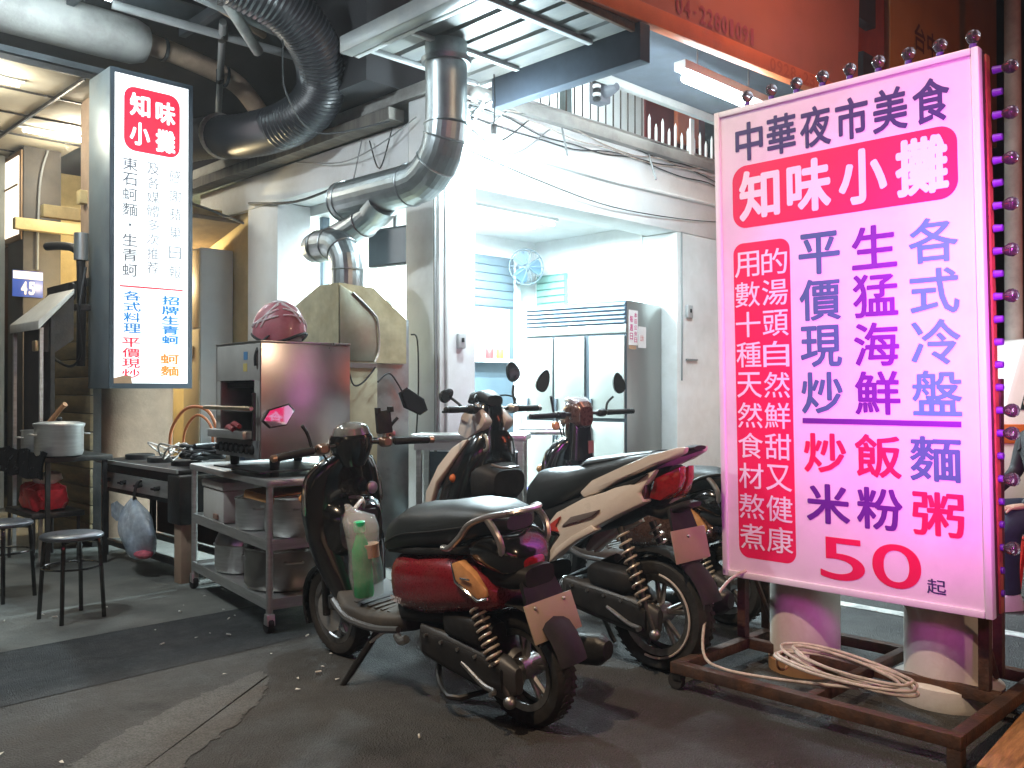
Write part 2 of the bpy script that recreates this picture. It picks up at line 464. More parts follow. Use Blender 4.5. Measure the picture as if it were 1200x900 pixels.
def mesh_obj(name, mb, mat, parent=None, off=(0, 0, 0), bevel=0.0, ang=38, sub=0):
    me = bpy.data.meshes.new(name)
    vs = [(a - off[0], b - off[1], c - off[2]) for a, b, c in mb.v]
    me.from_pydata(vs, [], mb.f)
    bm = bmesh.new()
    bm.from_mesh(me)
    bmesh.ops.recalc_face_normals(bm, faces=bm.faces)
    if bevel:
        es = [e for e in bm.edges if len(e.link_faces) == 2 and e.calc_face_angle(0) > R(35)]
        bmesh.ops.bevel(bm, geom=es, offset=bevel, offset_type='OFFSET', segments=2, profile=0.5, affect='EDGES', clamp_overlap=True)
    bm.to_mesh(me)
    bm.free()
    me.materials.append(mat)
    for p in me.polygons:
        p.use_smooth = True
    me.set_sharp_from_angle(angle=R(ang))
    o = bpy.data.objects.new(name, me)
    col.objects.link(o)
    if parent is not None:
        o.parent = parent
    if sub:
        md = o.modifiers.new("subdivision", 'SUBSURF')
        md.levels = md.render_levels = sub
    return o


def tag(o, label=None, cat=None, group=None, kind=None):
    if label:
        o["label"] = label
    if cat:
        o["category"] = cat
    if group:
        o["group"] = group
    if kind:
        o["kind"] = kind
    return o


class T:
    """a thing: an Empty at its base. rel=True: part meshes are given in the thing's own frame,
    else in the building frame (v, u, z)"""
    def __init__(s, name, label, cat, base=(0, 0, 0), rot=0.0, rel=False, group=None, world=None):
        s.e = bpy.data.objects.new(name, None)
        s.e.empty_display_size = 0.1
        col.objects.link(s.e)
        s.e.location = W(*base) if world is None else world
        s.e.rotation_euler = (0, 0, ANG + rot)
        s.off = (0, 0, 0) if rel else base
        tag(s.e, label, cat, group)

    def part(s, name, mb, mat, parent=None, bevel=0.0, ang=38, label=None, sub=0):
        o = mesh_obj(name, mb, mat, parent or s.e, s.off, bevel, ang, sub)
        if label:
            o["label"] = label
        return o


def children(o):
    return [c for c in bpy.data.objects if c.parent == o]


def copy_tree(o, parent=None):
    c = o.copy()
    col.objects.link(c)
    c.parent = parent
    for ch in children(o):
        copy_tree(ch, c)
    return c


def structure(name, mb, mat, frame='b', bevel=0.0):
    o = mesh_obj(name, mb, mat, None, (0, 0, 0), bevel)
    if frame == 'b':
        o.rotation_euler = (0, 0, ANG)
    return tag(o, kind='structure')


# ------------------------------------------------------------------ lettering
_glyphs = {}


def glyph(ch, bold):
    key = (ch, bold)
    if key in _glyphs:
        return _glyphs[key]
    c = bpy.data.curves.new("letter", 'FONT')
    c.body = ch
    c.offset = bold
    c.resolution_u = 9 if ch.isdigit() else 3
    o = bpy.data.objects.new("letter", c)
    col.objects.link(o)
    dg = bpy.context.evaluated_depsgraph_get()
    dg.update()
    me = bpy.data.meshes.new_from_object(o.evaluated_get(dg), depsgraph=dg)
    vs = [tuple(v.co) for v in me.vertices]
    fs = [tuple(p.vertices) for p in me.polygons]
    bpy.data.objects.remove(o)
    bpy.data.curves.remove(c)
    bpy.data.meshes.remove(me)
    if not vs:
        vs, fs = [(0, 0, 0), (0.01, 0, 0), (0, 0.01, 0)], [(0, 1, 2)]
    x0, x1 = min(v[0] for v in vs), max(v[0] for v in vs)
    y0, y1 = min(v[1] for v in vs), max(v[1] for v in vs)
    _glyphs[key] = (vs, fs, x0, x1, y0, y1)
    return _glyphs[key]


def put(mb, ch, a0, a1, b0, b1, P, bold=0.0):
    """fit one character into the box a0..a1 (reading direction) x b0..b1 (height); P maps (a, b) to a point.
    bold thickens the strokes: copies shifted round a small circle, each a hair off the plane of the last"""
    vs, fs, x0, x1, y0, y1 = glyph(ch, 0.0)
    sx = (a1 - a0) / max(x1 - x0 + 2 * bold, 1e-4)
    sy = (b1 - b0) / max(y1 - y0 + 2 * bold, 1e-4)
    O = Vector(P(0, 0))
    nn = (Vector(P(1, 0)) - O).cross(Vector(P(0, 1)) - O).normalized()
    k = 0 if bold <= 0 else (6 if bold < .012 else 10)
    for i in range(k + 1):
        dx, dy = (0, 0) if i == k else (bold * math.cos(2 * math.pi * i / k), bold * math.sin(2 * math.pi * i / k))
        mb.add([Vector(P(a0 + (v[0] - x0 + bold + dx) * sx, b0 + (v[1] - y0 + bold + dy) * sy)) + nn * (0.00006 * i) for v in vs], fs)


def line_text(mb, s, a0, a1, b0, b1, P, bold=0.0, fit=0.88):
    n = len(s)
    st = (a1 - a0) / n
    for i, ch in enumerate(s):
        if ch == ' ':
            continue
        f = 0.35 if ch == '-' else (0.5 if ch == '1' else fit)
        hh = (b1 - b0)
        bb0, bb1 = (b0 + hh * 0.4, b0 + hh * 0.52) if ch == '-' else (b0, b1)
        m = a0 + st * (i + 0.5)
        put(mb, ch, m - st * f / 2, m + st * f / 2, bb0, bb1, P, bold)


def col_text(mb, s, a0, a1, b0, b1, P, bold=0.0, fit=0.86):
    """column of characters from b1 (top) down to b0"""
    n = len(s)
    st = (b1 - b0) / n
    for i, ch in enumerate(s):
        if ch == ' ':
            continue
        m = b1 - st * (i + 0.5)
        if ch == '．':
            c = (a0 + a1) / 2
            put(mb, ch, c - .012, c + .012, m - .012, m + .012, P, 0)
            continue
        put(mb, ch, a0, a1, m - st * fit / 2, m + st * fit / 2, P, bold)

# ================================================================== SETTING
g = MB().add([(-60, -60, 0), (60, -60, 0), (60, 60, 0), (-60, 60, 0)], [(0, 1, 2, 3)])
structure("road", g, asphalt_mat("road_asphalt", (0.035, 0.035, 0.034), (0.068, 0.066, 0.062), (0.115, 0.108, 0.095)))
g = MB().add([(-3.0, 4.95, 0.004), (3.9, 4.95, 0.004), (3.9, 20, 0.004), (-3.0, 20, 0.004)], [(0, 1, 2, 3)])
structure("old_concrete_apron", g, M("apron_concrete", (0.14, 0.14, 0.125), 0.8, var=0.25, scale=2.5, dirt=(0.05, 0.05, 0.045), dirt_amt=0.8, dscale=1.3, bump=0.3, bscale=90))
g = MB().add([(-6, 4.12, 0.003), (1.1, 4.10, 0.003), (2.25, 4.14, 0.003), (3.1, 4.20, 0.003), (3.6, 4.3, 0.003), (3.9, 4.949, 0.003), (-6, 4.949, 0.003)], [tuple(range(7))])  # dark sheet up to the canopy's shadow edge, deepening the shade by colour
structure("shade_band", g, asphalt_mat("shade_band_asphalt", (0.016, 0.018, 0.020), (0.034, 0.036, 0.038), (0.055, 0.055, 0.055)))
strip = [(2.08, 3.78), (2.06, 3.66), (1.93, 3.47), (1.7, 3.27), (1.34, 2.99), (0.9, 2.62), (0.6, 2.86), (1.02, 3.24), (1.3, 3.44), (1.62, 3.62)]  # wedge of light on the road, given as paler asphalt colour
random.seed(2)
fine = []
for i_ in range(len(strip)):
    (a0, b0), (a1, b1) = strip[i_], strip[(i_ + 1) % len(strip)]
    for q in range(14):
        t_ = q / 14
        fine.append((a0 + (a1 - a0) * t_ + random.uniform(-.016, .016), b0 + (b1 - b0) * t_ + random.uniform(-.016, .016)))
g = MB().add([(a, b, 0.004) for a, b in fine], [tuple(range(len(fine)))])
structure("pale_light_wedge", g, asphalt_mat("pale_patch", (0.078, 0.077, 0.072), (0.115, 0.112, 0.104), (0.16, 0.155, 0.145)))
g = MB()
for v0 in (5.22,):
    random.seed(3)
    box(g, v0, v0 + 0.1, -6, 3.2, 0.001, 0.005)
structure("painted_road_line", g, M("road_line_paint", (0.55, 0.55, 0.52), 0.7, var=0.25, scale=18, dirt=(0.10, 0.10, 0.10), dirt_amt=0.9, dscale=6))
# shop floor, a low step, with tiles as far as they can be told apart
fl = structure("shop_floor", box(MB(), 4.0, 12, 5.02, 12, -0.05, 0.10), grout)
k = 0
tile_me = None
for i in range(7):
    for j in range(5):
        v0, u0 = 4.62 + i * 0.402, 5.04 + j * 0.402
        if tile_me is None:
            t = mesh_obj("tile", box(MB(), 0, 0.396, 0, 0.396, 0.098, 0.106), floor_mat, fl)
            tile_me = t.data
        else:
            t = bpy.data.objects.new("tile", tile_me)
            col.objects.link(t)
            t.parent = fl
        t.location = (v0, u0, 0)

# ------------------------------------------------------------------ corner shop
S = T("corner_shop", "white corner food shop open on two sides with bare tubes inside", "building", (4.245, 5.08, 0))
S.part("pillar", box(MB(), 4.245, 4.60, 5.08, 5.49, 0, 3.048), white_wall, bevel=0.012, label="white corner pillar between the two open sides")
S.part("pillar", box(MB(), 4.245, 4.60, 7.41, 7.97, 0, 3.048), white_wall, bevel=0.012, label="white pillar at the far left end of the shop")
S.part("pier", box(MB(), 7.24, 8.9, 5.08, 5.5, 0, 2.848), white_wall, bevel=0.012)
S.part("side_beam", box(MB(), 4.248, 4.60, 5.46, 9.0, 3.05, 3.36), white_wall, bevel=0.01)
S.part("front_beam", box(MB(), 4.244, 9.2, 5.078, 5.455, 2.85, 3.52), white_wall, bevel=0.01)
S.part("ceiling", box(MB(), 4.605, 9.2, 5.46, 12, 2.96, 3.06), white_wall)
S.part("roof_slab", box(MB(), 4.2, 9.3, 5.02, 12, 3.52, 3.62), grey_wall, bevel=0.008)
S.part("back_wall", box(MB(), 6.0, 7.24, 7.0, 7.12, 0.1, 2.958), white_wall)
S.part("inner_wall", box(MB(), 6.0, 6.12, 7.12, 11.5, 0.1, 2.958), white_wall)
S.part("side_wall", box(MB(), 7.24, 7.36, 5.5, 7.12, 0.1, 2.958), white_wall)
S.part("rear_wall", box(MB(), 4.3, 6.0, 11.4, 11.5, 0.1, 2.958), white_wall)
yw = S.part("outer_wall", box(MB(), 4.30, 4.42, 7.972, 11.4, 0, 3.05), yellow_wall)
# blue shutter door with a serving window
sh = S.part("shutter_door", box(MB(), 6.18, 6.86, 6.955, 6.998, 0.1, 2.74), blue_grey, bevel=0.006)
for i in range(6):
    S.part("slat", box(MB(), 6.19, 6.85, 6.94, 6.957, 2.2 + i * 0.088, 2.28 + i * 0.088), blue_grey, sh, bevel=0.006)
wf = S.part("window", box(MB(), 6.24, 6.78, 6.935, 6.957, 1.62, 2.18), M("pale_window", (0.62, 0.66, 0.68), 0.3, var=0.1, scale=5), bevel=0.004)
S.part("sill", box(MB(), 6.22, 6.80, 6.86, 6.935, 1.60, 1.64), white_wall, wf)
for i, (cc, v0, s_) in enumerate([((0.5, 0.05, 0.05), 6.45, .045), ((0.7, 0.45, 0.05), 6.6, .04), ((0.05, 0.15, 0.4), 6.62, .05)]):
    o = T("condiment_jar", ["red condiment jar on the sill of the blue shutter window", "yellow condiment tub on the sill of the blue shutter window", "blue capped jar behind the yellow tub on the window sill"][i], "jar", (v0, 6.9 + 0.02 * (i == 2), 1.64))
    o.part("jar_body", lathe(MB(), [(s_ * .9, 0), (s_, .02), (s_, .09), (s_ * .7, .11)], (v0, 6.9 + 0.02 * (i == 2), 1.64), 14), M("jar_%d" % i, cc, 0.35))
    o.part("lid", lathe(MB(), [(s_ * .75, .108), (s_ * .78, .112), (s_ * .75, .14)], (v0, 6.9 + 0.02 * (i == 2), 1.64), 14), M("jar_lid", (0.6, 0.58, 0.55), 0.4))
S.part("door_post", box(MB(), 6.862, 6.95, 6.93, 6.998, 0.1, 2.8), white_wall, bevel=0.006)
vg = S.part("louvre_window", box(MB(), 7.215, 7.24, 6.5, 6.95, 2.18, 2.58), M("green_glass", (0.12, 0.30, 0.25), 0.3), bevel=0.004)
for i in range(5):
    S.part("slat", box(MB(), 7.195, 7.216, 6.52, 6.93, 2.2 + i * .075, 2.255 + i * .075), M("louvre_green", (0.22, 0.42, 0.36), 0.35), vg)
# door frame and window inside the left opening
S.part("dark_rail", box(MB(), 4.66, 4.74, 7.30, 7.36, 0.1, 2.95), blue_grey, bevel=0.004)
S.part("dark_rail", box(MB(), 4.66, 4.74, 6.98, 7.03, 0.1, 2.95), blue_grey, bevel=0.004)
iw = S.part("window", box(MB(), 5.965, 5.998, 7.9, 8.5, 1.9, 2.35), M("window_frame_white", (0.7, 0.72, 0.72), 0.4), bevel=0.004)
S.part("pane", box(MB(), 5.955, 5.966, 7.96, 8.44, 1.95, 2.30), glass_dark, iw)
S.part("wall_panel", box(MB(), 5.96, 5.998, 7.15, 7.7, 1.5, 2.3), M("pink_panel", (0.55, 0.38, 0.34), 0.6), bevel=0.004)
# balcony above the slab
S.part("balcony_wall", box(MB(), 4.88, 8.2, 6.2, 6.3, 3.62, 5.6), white_wall)
S.part("dark_upper_wall", box(MB(), 3.9, 4.88, 5.52, 6.3, 3.625, 5.6), night_dark)
S.part("balcony_panel", box(MB(), 8.2, 11.5, 6.18, 6.28, 3.62, 5.6), dark_red_panel)
S.part("orange_panel", box(MB(), 8.72, 9.15, 6.10, 6.16, 4.22, 4.62), orange_bright, bevel=0.005)
rail = S.part("railing", box(MB(), 4.75, 8.9, 5.06, 5.10, 3.625, 3.66), steel)
S.part("top_rail", box(MB(), 4.75, 6.75, 5.065, 5.095, 4.35, 4.385), dark_steel, rail)
for i in range(18):
    v0 = 4.9 + i * 0.105
    S.part("bar", cyl(MB(), (v0, 5.08, 3.66), (v0, 5.08, 4.35), 0.007, n=6), dark_steel, rail)
for i in range(15):
    v0 = 6.80 + i * 0.105
    hh = 0.17 if i % 2 else 0.24
    S.part("spike", loft(MB(), [[(v0 - .009, 5.07, 3.66), (v0 + .009, 5.07, 3.66), (v0 + .009, 5.09, 3.66), (v0 - .009, 5.09, 3.66)], [(v0 - .008, 5.07, 3.62 + hh), (v0 + .008, 5.07, 3.62 + hh), (v0 + .008, 5.09, 3.62 + hh), (v0 - .008, 5.09, 3.62 + hh)], [(v0 - .001, 5.079, 3.66 + hh), (v0 + .001, 5.079, 3.66 + hh), (v0 + .001, 5.081, 3.66 + hh), (v0 - .001, 5.081, 3.66 + hh)]]), white_wall, rail)
S.part("post", box(MB(), 5.66, 5.74, 5.11, 5.18, 3.62, 5.0), M("grey_green_post", (0.2, 0.27, 0.28), 0.5))
S.part("post", box(MB(), 7.42, 7.48, 5.04, 5.058, 3.56, 3.98), white_wall, label="short white post among the railing spikes")
lamp("upper_room_light", 'AREA', W(6.4, 5.5, 5.3), 110, COOL, 0.2, 2.0, aim=W(6.4, 6.2, 4.1), spread=R(150))

# cables clipped under the slab edge and along the beam
random.seed(11)
for i in range(7):
    z0 = 3.60 - 0.035 * i + random.uniform(-.01, .01)
    pts = []
    for j in range(12):
        v0 = 4.5 + j * 0.40
        pts.append((v0, 5.062 - random.uniform(0.0, 0.03), z0 + random.uniform(-.022, .022) - 0.03 * math.sin(j * 0.9 + i)))
    o = mesh_obj("cable", tube(MB(), smooth(pts, 4), random.choice([.006, .008, .011]), 6), random.choice([cable_black, cable_grey, cable_black, cable_beige]))
    o.rotation_euler = (0, 0, ANG)
    tag(o, "one of the thin cables strung along the slab edge under the balcony railing", "cable", "cables along the slab edge")
o = mesh_obj("conduit", tube(MB(), [(4.62, 5.055, 3.2), (6.2, 5.055, 3.17), (8.6, 5.055, 3.2)], .018, 8), white_wall)
o.rotation_euler = (0, 0, ANG)
tag(o, "straight white conduit fixed along the white beam over the fridge opening", "conduit")
o = mesh_obj("cable", tube(MB(), smooth([(4.5, 5.05, 3.12), (5.3, 5.02, 3.0), (6.2, 5.03, 2.93), (7.4, 5.05, 2.98), (8.6, 5.05, 3.1)], 6), .005, 6), cable_black)
o.rotation_euler = (0, 0, ANG)
tag(o, "single sagging dark cable across the white beam of the shop", "cable")
for v0 in (5.55, 6.75):
    o = mesh_obj("bracket", tube(MB(), [(v0, 5.05, 3.50), (v0 - .12, 4.88, 3.22)], .009, 6), cable_grey)
    o.rotation_euler = (0, 0, ANG)
    tag(o, "thin slanting stay %s on the white beam" % ("below the grey railing post" if v0 < 6 else "below the railing spikes"), "stay")


def room_tube(v, u, z, L, along, label, watts, glow=tube_room, omni=0, tint=COOL):
    o = T("tube_light", label, "lamp", (v, u, z))
    if along == 'v':
        a, b = (v - L / 2, u, z), (v + L / 2, u, z)
        o.part("casing", box(MB(), v - L / 2 - .04, v + L / 2 + .04, u - .03, u + .03, z + .03, z + .07), white_wall)
    else:
        a, b = (v, u - L / 2, z), (v, u + L / 2, z)
        o.part("casing", box(MB(), v - .03, v + .03, u - L / 2 - .04, u + L / 2 + .04, z + .03, z + .07), white_wall)
    o.part("tube", cyl(MB(), a, b, .016, n=10), glow)
    if watts:
        l = lamp("tube_glow", 'AREA', W(v, u, z - .025), watts * 6.0, COOL, L if along == 'v' else .05, .05 if along == 'v' else L)
        l.rotation_euler = (0, 0, ANG)
    if omni:
        lamp("tube_glow", 'POINT', W(v, u, z - .14), omni, tint, .10)
    return o


room_tube(5.7, 6.1, 2.90, 1.2, 'v', "long bare fluorescent tube on the shop ceiling over the fridge", 45)
room_tube(5.2, 7.75, 2.90, 1.2, 'u', "bare fluorescent tube on the ceiling behind the silver ducts", 80)
room_tube(5.2, 9.6, 2.90, 1.2, 'u', "far bare fluorescent tube at the back of the left room", 60)
room_tube(5.6, 5.75, 2.87, 1.2, 'v', "bare fluorescent tube just inside the front beam", 32)

# bare bulb hanging in front of the corner pillar
bv, bu, bz = 4.36, 4.62, 3.06
o = T("hanging_bulb", "very bright bare bulb hanging beside the big silver duct", "lamp", (bv, bu, bz))
o.part("bulb", ball(MB(), (bv, bu, bz), .055, n=16, k=8, z0=-.99), bulb_lit)
o.part("socket", cyl(MB(), (bv, bu, bz + .05), (bv, bu, bz + .13), .022, n=12), black_plastic)
o.part("cord", tube(MB(), [(bv, bu, bz + .13), (bv + .01, bu, bz + .3), (bv, bu, bz + .49)], .005, 6), cable_black)
lamp("bulb_glow", 'POINT', W(bv, bu - 0.005, bz - 0.075), 105, COOL, .05)

# ------------------------------------------------------------------ metal roof over the corner
RF = T("metal_canopy", "white corrugated metal canopy seen from below with grey purlins", "canopy", (3.2, 3.47, 3.55))
for i in range(3):
    v0 = 3.30 + i * 0.40
    prof = []
    for kk in range(2):
        b0 = v0 + kk * .2
        prof += [(b0, 3.57), (b0 + .150, 3.57), (b0 + .158, 3.592), (b0 + .184, 3.592), (b0 + .194, 3.57)]
    prof2 = prof + [(a, b + .004) for a, b in reversed(prof)]
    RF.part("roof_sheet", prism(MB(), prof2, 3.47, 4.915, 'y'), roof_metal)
for u0 in (3.75, 4.42, 4.85):
    RF.part("purlin", box(MB(), 3.27, 4.42, u0, u0 + .04, 3.540, 3.568), M("grey_purlin", (0.5, 0.53, 0.54), 0.5, 0.2, var=0.15), bevel=0.004)
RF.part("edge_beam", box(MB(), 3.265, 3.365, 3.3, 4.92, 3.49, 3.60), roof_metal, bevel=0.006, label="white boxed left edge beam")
RF.part("edge_beam", box(MB(), 4.46, 4.56, 3.40, 4.75, 3.36, 3.60), M("dark_blue_beam", (0.05, 0.07, 0.10), 0.5, 0.2, var=0.2), bevel=0.006, label="dark blue right edge beam")
RF.part("rafter", box(MB(), 3.37, 3.41, 3.47, 4.91, 3.49, 3.568), M("grey_purlin", (0.25, 0.27, 0.28)), bevel=0.004)
RF.part("front_trim", box(MB(), 3.27, 4.46, 3.44, 3.468, 3.545, 3.60), rust_frame, bevel=0.004)
# steel brackets by the bulb
for i, (a, b) in enumerate([((4.1, 4.95, 3.42), (4.75, 5.02, 3.42)), ((4.1, 4.80, 3.44), (4.7, 4.9, 3.40)), ((4.42, 4.75, 3.46), (4.42, 5.05, 3.1)), ((4.55, 4.75, 3.46), (4.36, 5.05, 3.3))]):
    RF.part("brace", tube(MB(), [a, b], .014, 4), M("pale_steel", (0.45, 0.48, 0.5), 0.4, 0.6), label=None)

DC = T("dark_canopy", "dark blue canopy soffit behind the orange banner over the lit tube", "canopy", (4.58, 3.45, 3.80))
DC.part("soffit", box(MB(), 4.58, 9.0, 3.50, 4.5, 3.80, 3.86), M("dark_blue_soffit", (0.10, 0.12, 0.15), 0.6, var=0.2, scale=3, dirt=(0.05, 0.06, 0.07), dirt_amt=0.6))
DC.part("edge_strip", box(MB(), 4.58, 9.0, 4.505, 4.56, 3.74, 3.88), M("pale_edge_strip", (0.45, 0.46, 0.44), 0.6), bevel=0.004)
o = T("tube_light", "bright outdoor fluorescent tube under the dark canopy beside the pink sign", "lamp", (5.8, 3.68, 3.52))
o.part("tube", cyl(MB(), (5.34, 3.68, 3.53), (6.35, 3.68, 3.53), .03, n=12), tube_white)
o.part("casing", box(MB(), 5.28, 6.42, 3.63, 3.73, 3.575, 3.64), white_wall, bevel=0.006)
for v0 in (5.5, 6.2):
    o.part("hanger", cyl(MB(), (v0, 3.68, 3.64), (v0, 3.68, 3.80), .006, n=6), cable_grey)
l = lamp("tube_glow", 'AREA', W(5.85, 3.68, 3.49), 60, COOL, 1.0, .05)
l.rotation_euler = (0, 0, ANG)

# horn speaker / camera on the balcony
o = T("horn_speaker", "dark horn speaker with a striped cord hanging under the beam at the railing", "speaker", (5.6, 4.62, 3.9))
sp = o.part("horn", lathe(MB(), [(.03, 0), (.05, .05), (.07, .12), (.11, .18), (.115, .185), (.10, .18), (.02, .1)], (5.6, 4.50, 3.90), 16, 'y'), M("grey_speaker", (0.12, 0.13, 0.15), 0.5))
o.part("bracket", box(MB(), 5.58, 5.62, 4.60, 4.64, 3.92, 4.10), dark_steel)
o.part("driver", box(MB(), 5.53, 5.67, 4.62, 4.74, 3.80, 3.97), M("grey_speaker", (0.12, 0.13, 0.15)), bevel=0.015)
for i in range(5):
    o.part("coil", lathe(MB(), [(.028, 0), (.034, .008), (.034, .018), (.028, .026)], (5.49, 4.62, 3.79 + i * .034), 12), white_wall if i % 2 else black_plastic)
o.e.location.z -= 0.17

# ------------------------------------------------------------------ orange banner and amber banner
BN = T("orange_signboard", "big orange shop signboard with faded phone numbers over the lane", "signboard", (3.72, 3.44, 3.58))


def zb(v):
    return 3.575 + (v - 3.72) * 0.045


BN.part("board", prism(MB(), [(3.62, zb(3.62) + .12), (7.55, zb(7.55) + .12), (7.62, 5.3), (3.62, 5.1)], 3.42, 3.47, 'y'), orange_banner)
BN.part("bottom_strip", prism(MB(), [(3.62, zb(3.62)), (7.55, zb(7.55)), (7.55, zb(7.55) + .118), (3.62, zb(3.62) + .118)], 3.40, 3.475, 'y'), orange_bright, bevel=0.004)
mb = MB()
P = lambda a, b: (a, 3.414 - 0.001, zb(a) + b)
line_text(mb, "04-22801091", 4.85, 5.85, .145, .27, P, .02, .8)
BN.part("lettering", mb, M("faded_violet_ink", (0.34, 0.07, 0.10), 0.6))
mb = MB()
P2 = lambda a, b: (a, 3.396, zb(a) + b)
line_text(mb, "0928-232916", 6.02, 7.15, .01, .105, P2, .02, .8)
BN.part("lettering", mb, M("faded_brown_ink", (0.50, 0.12, 0.05), 0.6))
AB = T("amber_signboard", "dim amber signboard with dark characters further down the lane", "signboard", (8.3, 3.6, 4.2))
AB.part("board", box(MB(), 8.55, 11.6, 3.55, 3.65, 4.2, 6.2), amber_banner, bevel=0.01)
AB.part("side_board", box(MB(), 7.9, 8.54, 3.6, 3.66, 3.8, 6.2), M("brown_red_board", (0.26, 0.05, 0.02), 0.6, var=0.3), bevel=0.01)
AB.part("dark_box", box(MB(), 7.85, 8.12, 3.50, 3.598, 3.9, 4.35), night_dark, bevel=0.01)
AB.part("dark_box", box(MB(), 7.75, 8.12, 3.50, 3.598, 4.62, 5.4), night_dark, bevel=0.01)
mb = MB()
line_text(mb, "台中", 9.1, 9.75, 4.72, 5.0, lambda a, b: (a, 3.546, b), .02, .85)
AB.part("lettering", mb, M("dark_amber_ink", (0.07, 0.03, 0.01), 0.6))
o = T("steel_pole", "tall grey pole standing behind the top right corner of the pink sign", "pole", (10.3, 3.0, 0))
o.part("shaft", cyl(MB(), (10.3, 3.0, 0), (10.3, 3.0, 9.0), .09, .07, 14), grey_wall)
o.part("base_collar", lathe(MB(), [(.16, 0), (.16, .03), (.11, .06), (.10, .2)], (10.3, 3.0, 0), 14), grey_wall)
# dark buildings down the lane
o = T("dark_building", "unlit dark building with a red lit strip beyond the pink sign", "building", (11.5, -4, 0))
o.part("wall", box(MB(), 11.5, 18, -8, 2.4, 0, 9), night_dark)
o.part("red_sign", box(MB(), 11.40, 11.49, 0.3, 2.3, 2.75, 3.15), red_lit, bevel=0.01)
o.part("awning", prism(MB(), [(10.2, 3.35), (11.49, 3.9), (11.49, 3.98), (10.2, 3.43)], -3.5, 2.4, 'y'), M("brown_awning", (0.16, 0.07, 0.04), 0.7, var=0.3))
o.part("door", box(MB(), 11.42, 11.49, 0.6, 1.6, 0, 2.1), M("dark_red_door", (0.12, 0.03, 0.02), 0.6), bevel=0.01)
o.part("window", box(MB(), 11.44, 11.49, -1.4, 0.1, 1.0, 2.2), glass_dark, bevel=0.01)
o = T("dark_building", "dark row of houses closing the lane behind the corner shop", "building", (9.4, 5.2, 0))
o.part("wall", box(MB(), 9.4, 22, 5.1, 12, 0, 9), night_dark)
o.part("shutter", box(MB(), 9.9, 12.5, 5.02, 5.09, 0, 2.7), M("grey_shutter", (0.14, 0.14, 0.14), 0.6), bevel=0.01)
o.part("window", box(MB(), 13, 14.5, 5.02, 5.09, 1, 2.4), glass_dark, bevel=0.01)

# small fittings on the shop walls
for i, (v0, u0, z0, z1, r_, lab) in enumerate(((4.232, 5.12, .1, 3.05, .011, "thin grey conduit down the left face of the corner pillar"), (4.30, 5.066, .1, 3.05, .014, "white conduit down the bright face of the corner pillar"), (7.30, 5.066, 1.4, 2.85, .009, "thin wire down the right hand wall beside the fridge"))):
    o = mesh_obj("conduit" if i < 2 else "wire", tube(MB(), smooth([(v0, u0, z0), (v0 + .004, u0 - .003, z0 + (z1 - z0) * .4), (v0 - .004, u0 - .002, z0 + (z1 - z0) * .7), (v0, u0, z1)], 5), r_, 8), [cable_grey, white_wall, cable_grey][i])
    o.rotation_euler = (0, 0, ANG)
    tag(o, lab, "conduit" if i < 2 else "wire")
for i, (v0, z0, w_, h_, lab) in enumerate(((4.44, 1.62, .07, .11, "small switch box on the bright face of the corner pillar"), (7.42, 2.02, .09, .12, "grey junction box on the right hand wall by the fridge"))):
    o = T("switch_box", lab, "switch", (v0, 5.05, z0))
    o.part("box_body", box(MB(), v0 - w_ / 2, v0 + w_ / 2, 5.045, 5.078, z0, z0 + h_), M("switch_grey", (0.45, 0.46, 0.46), 0.5), bevel=.006)
    o.part("toggle", box(MB(), v0 - .012, v0 + .012, 5.036, 5.0448, z0 + h_ * .4, z0 + h_ * .7), black_plastic, bevel=.003)
o = mesh_obj("pipe_stub", box(MB(), 7.38, 7.56, 5.055, 5.078, 1.60, 1.615), cable_grey)
o.rotation_euler = (0, 0, ANG)
tag(o, "short grey bar screwed to the right hand wall below the junction box", "bar")
# extra loops of cable by the bulb bracket
random.seed(8)
for i in range(3):
    a_ = (4.1 + .12 * i, 4.98 - .03 * i, 3.42 - .03 * i)
    b_ = (4.9 + .25 * i, 5.05, 3.50 - .02 * i)
    m_ = ((a_[0] + b_[0]) / 2, 5.0, 3.25 - .05 * i)
    o = mesh_obj("cable", tube(MB(), smooth([a_, m_, b_], 8), .006, 6), cable_black if i % 2 else cable_grey)
    o.rotation_euler = (0, 0, ANG)
    tag(o, "one of the slack cables looping past the bulb bracket under the canopy", "cable", "slack cables by the bulb")

# ================================================================== LEFT ARCADE
AR = T("arcade_building", "old arcade on the left with beige ceiling panels and a concrete pillar", "building", (2.95, 7.25, 0))
AR.part("pillar", loft(MB(), [sz(z, 3.275, .364, .364, 3.2, 32, 8.42) for z in (0, .02, 1.2, 2.4, 3.96)]), tan_concrete)
AR.part("gutter_beam", loft(MB(), [[(v, 7.62 + .20 * math.cos(a) * s, 4.25 + .19 * math.sin(a) * s) for a in [2 * math.pi * j / 20 for j in range(20)]] for v, s in ((-3, 1), (2.8, 1), (3.0, .98), (3.1, .8))]), grey_wall)
AR.part("drain_pipe", tube(MB(), smooth([(3.05, 7.62, 4.27), (3.5, 7.68, 4.25), (4.0, 7.75, 4.17), (4.35, 7.9, 3.98)], 6), .088, 14), tan_concrete)
for v0 in (3.28, 3.88):
    AR.part("pipe_clamp", lathe(MB(), [(.09, -.014), (.10, -.014), (.10, .014), (.09, .014)], (v0, 7.65 if v0 < 3.5 else 7.73, 4.26 if v0 < 3.5 else 4.195), 16, 'x'), dark_steel)
pm = None
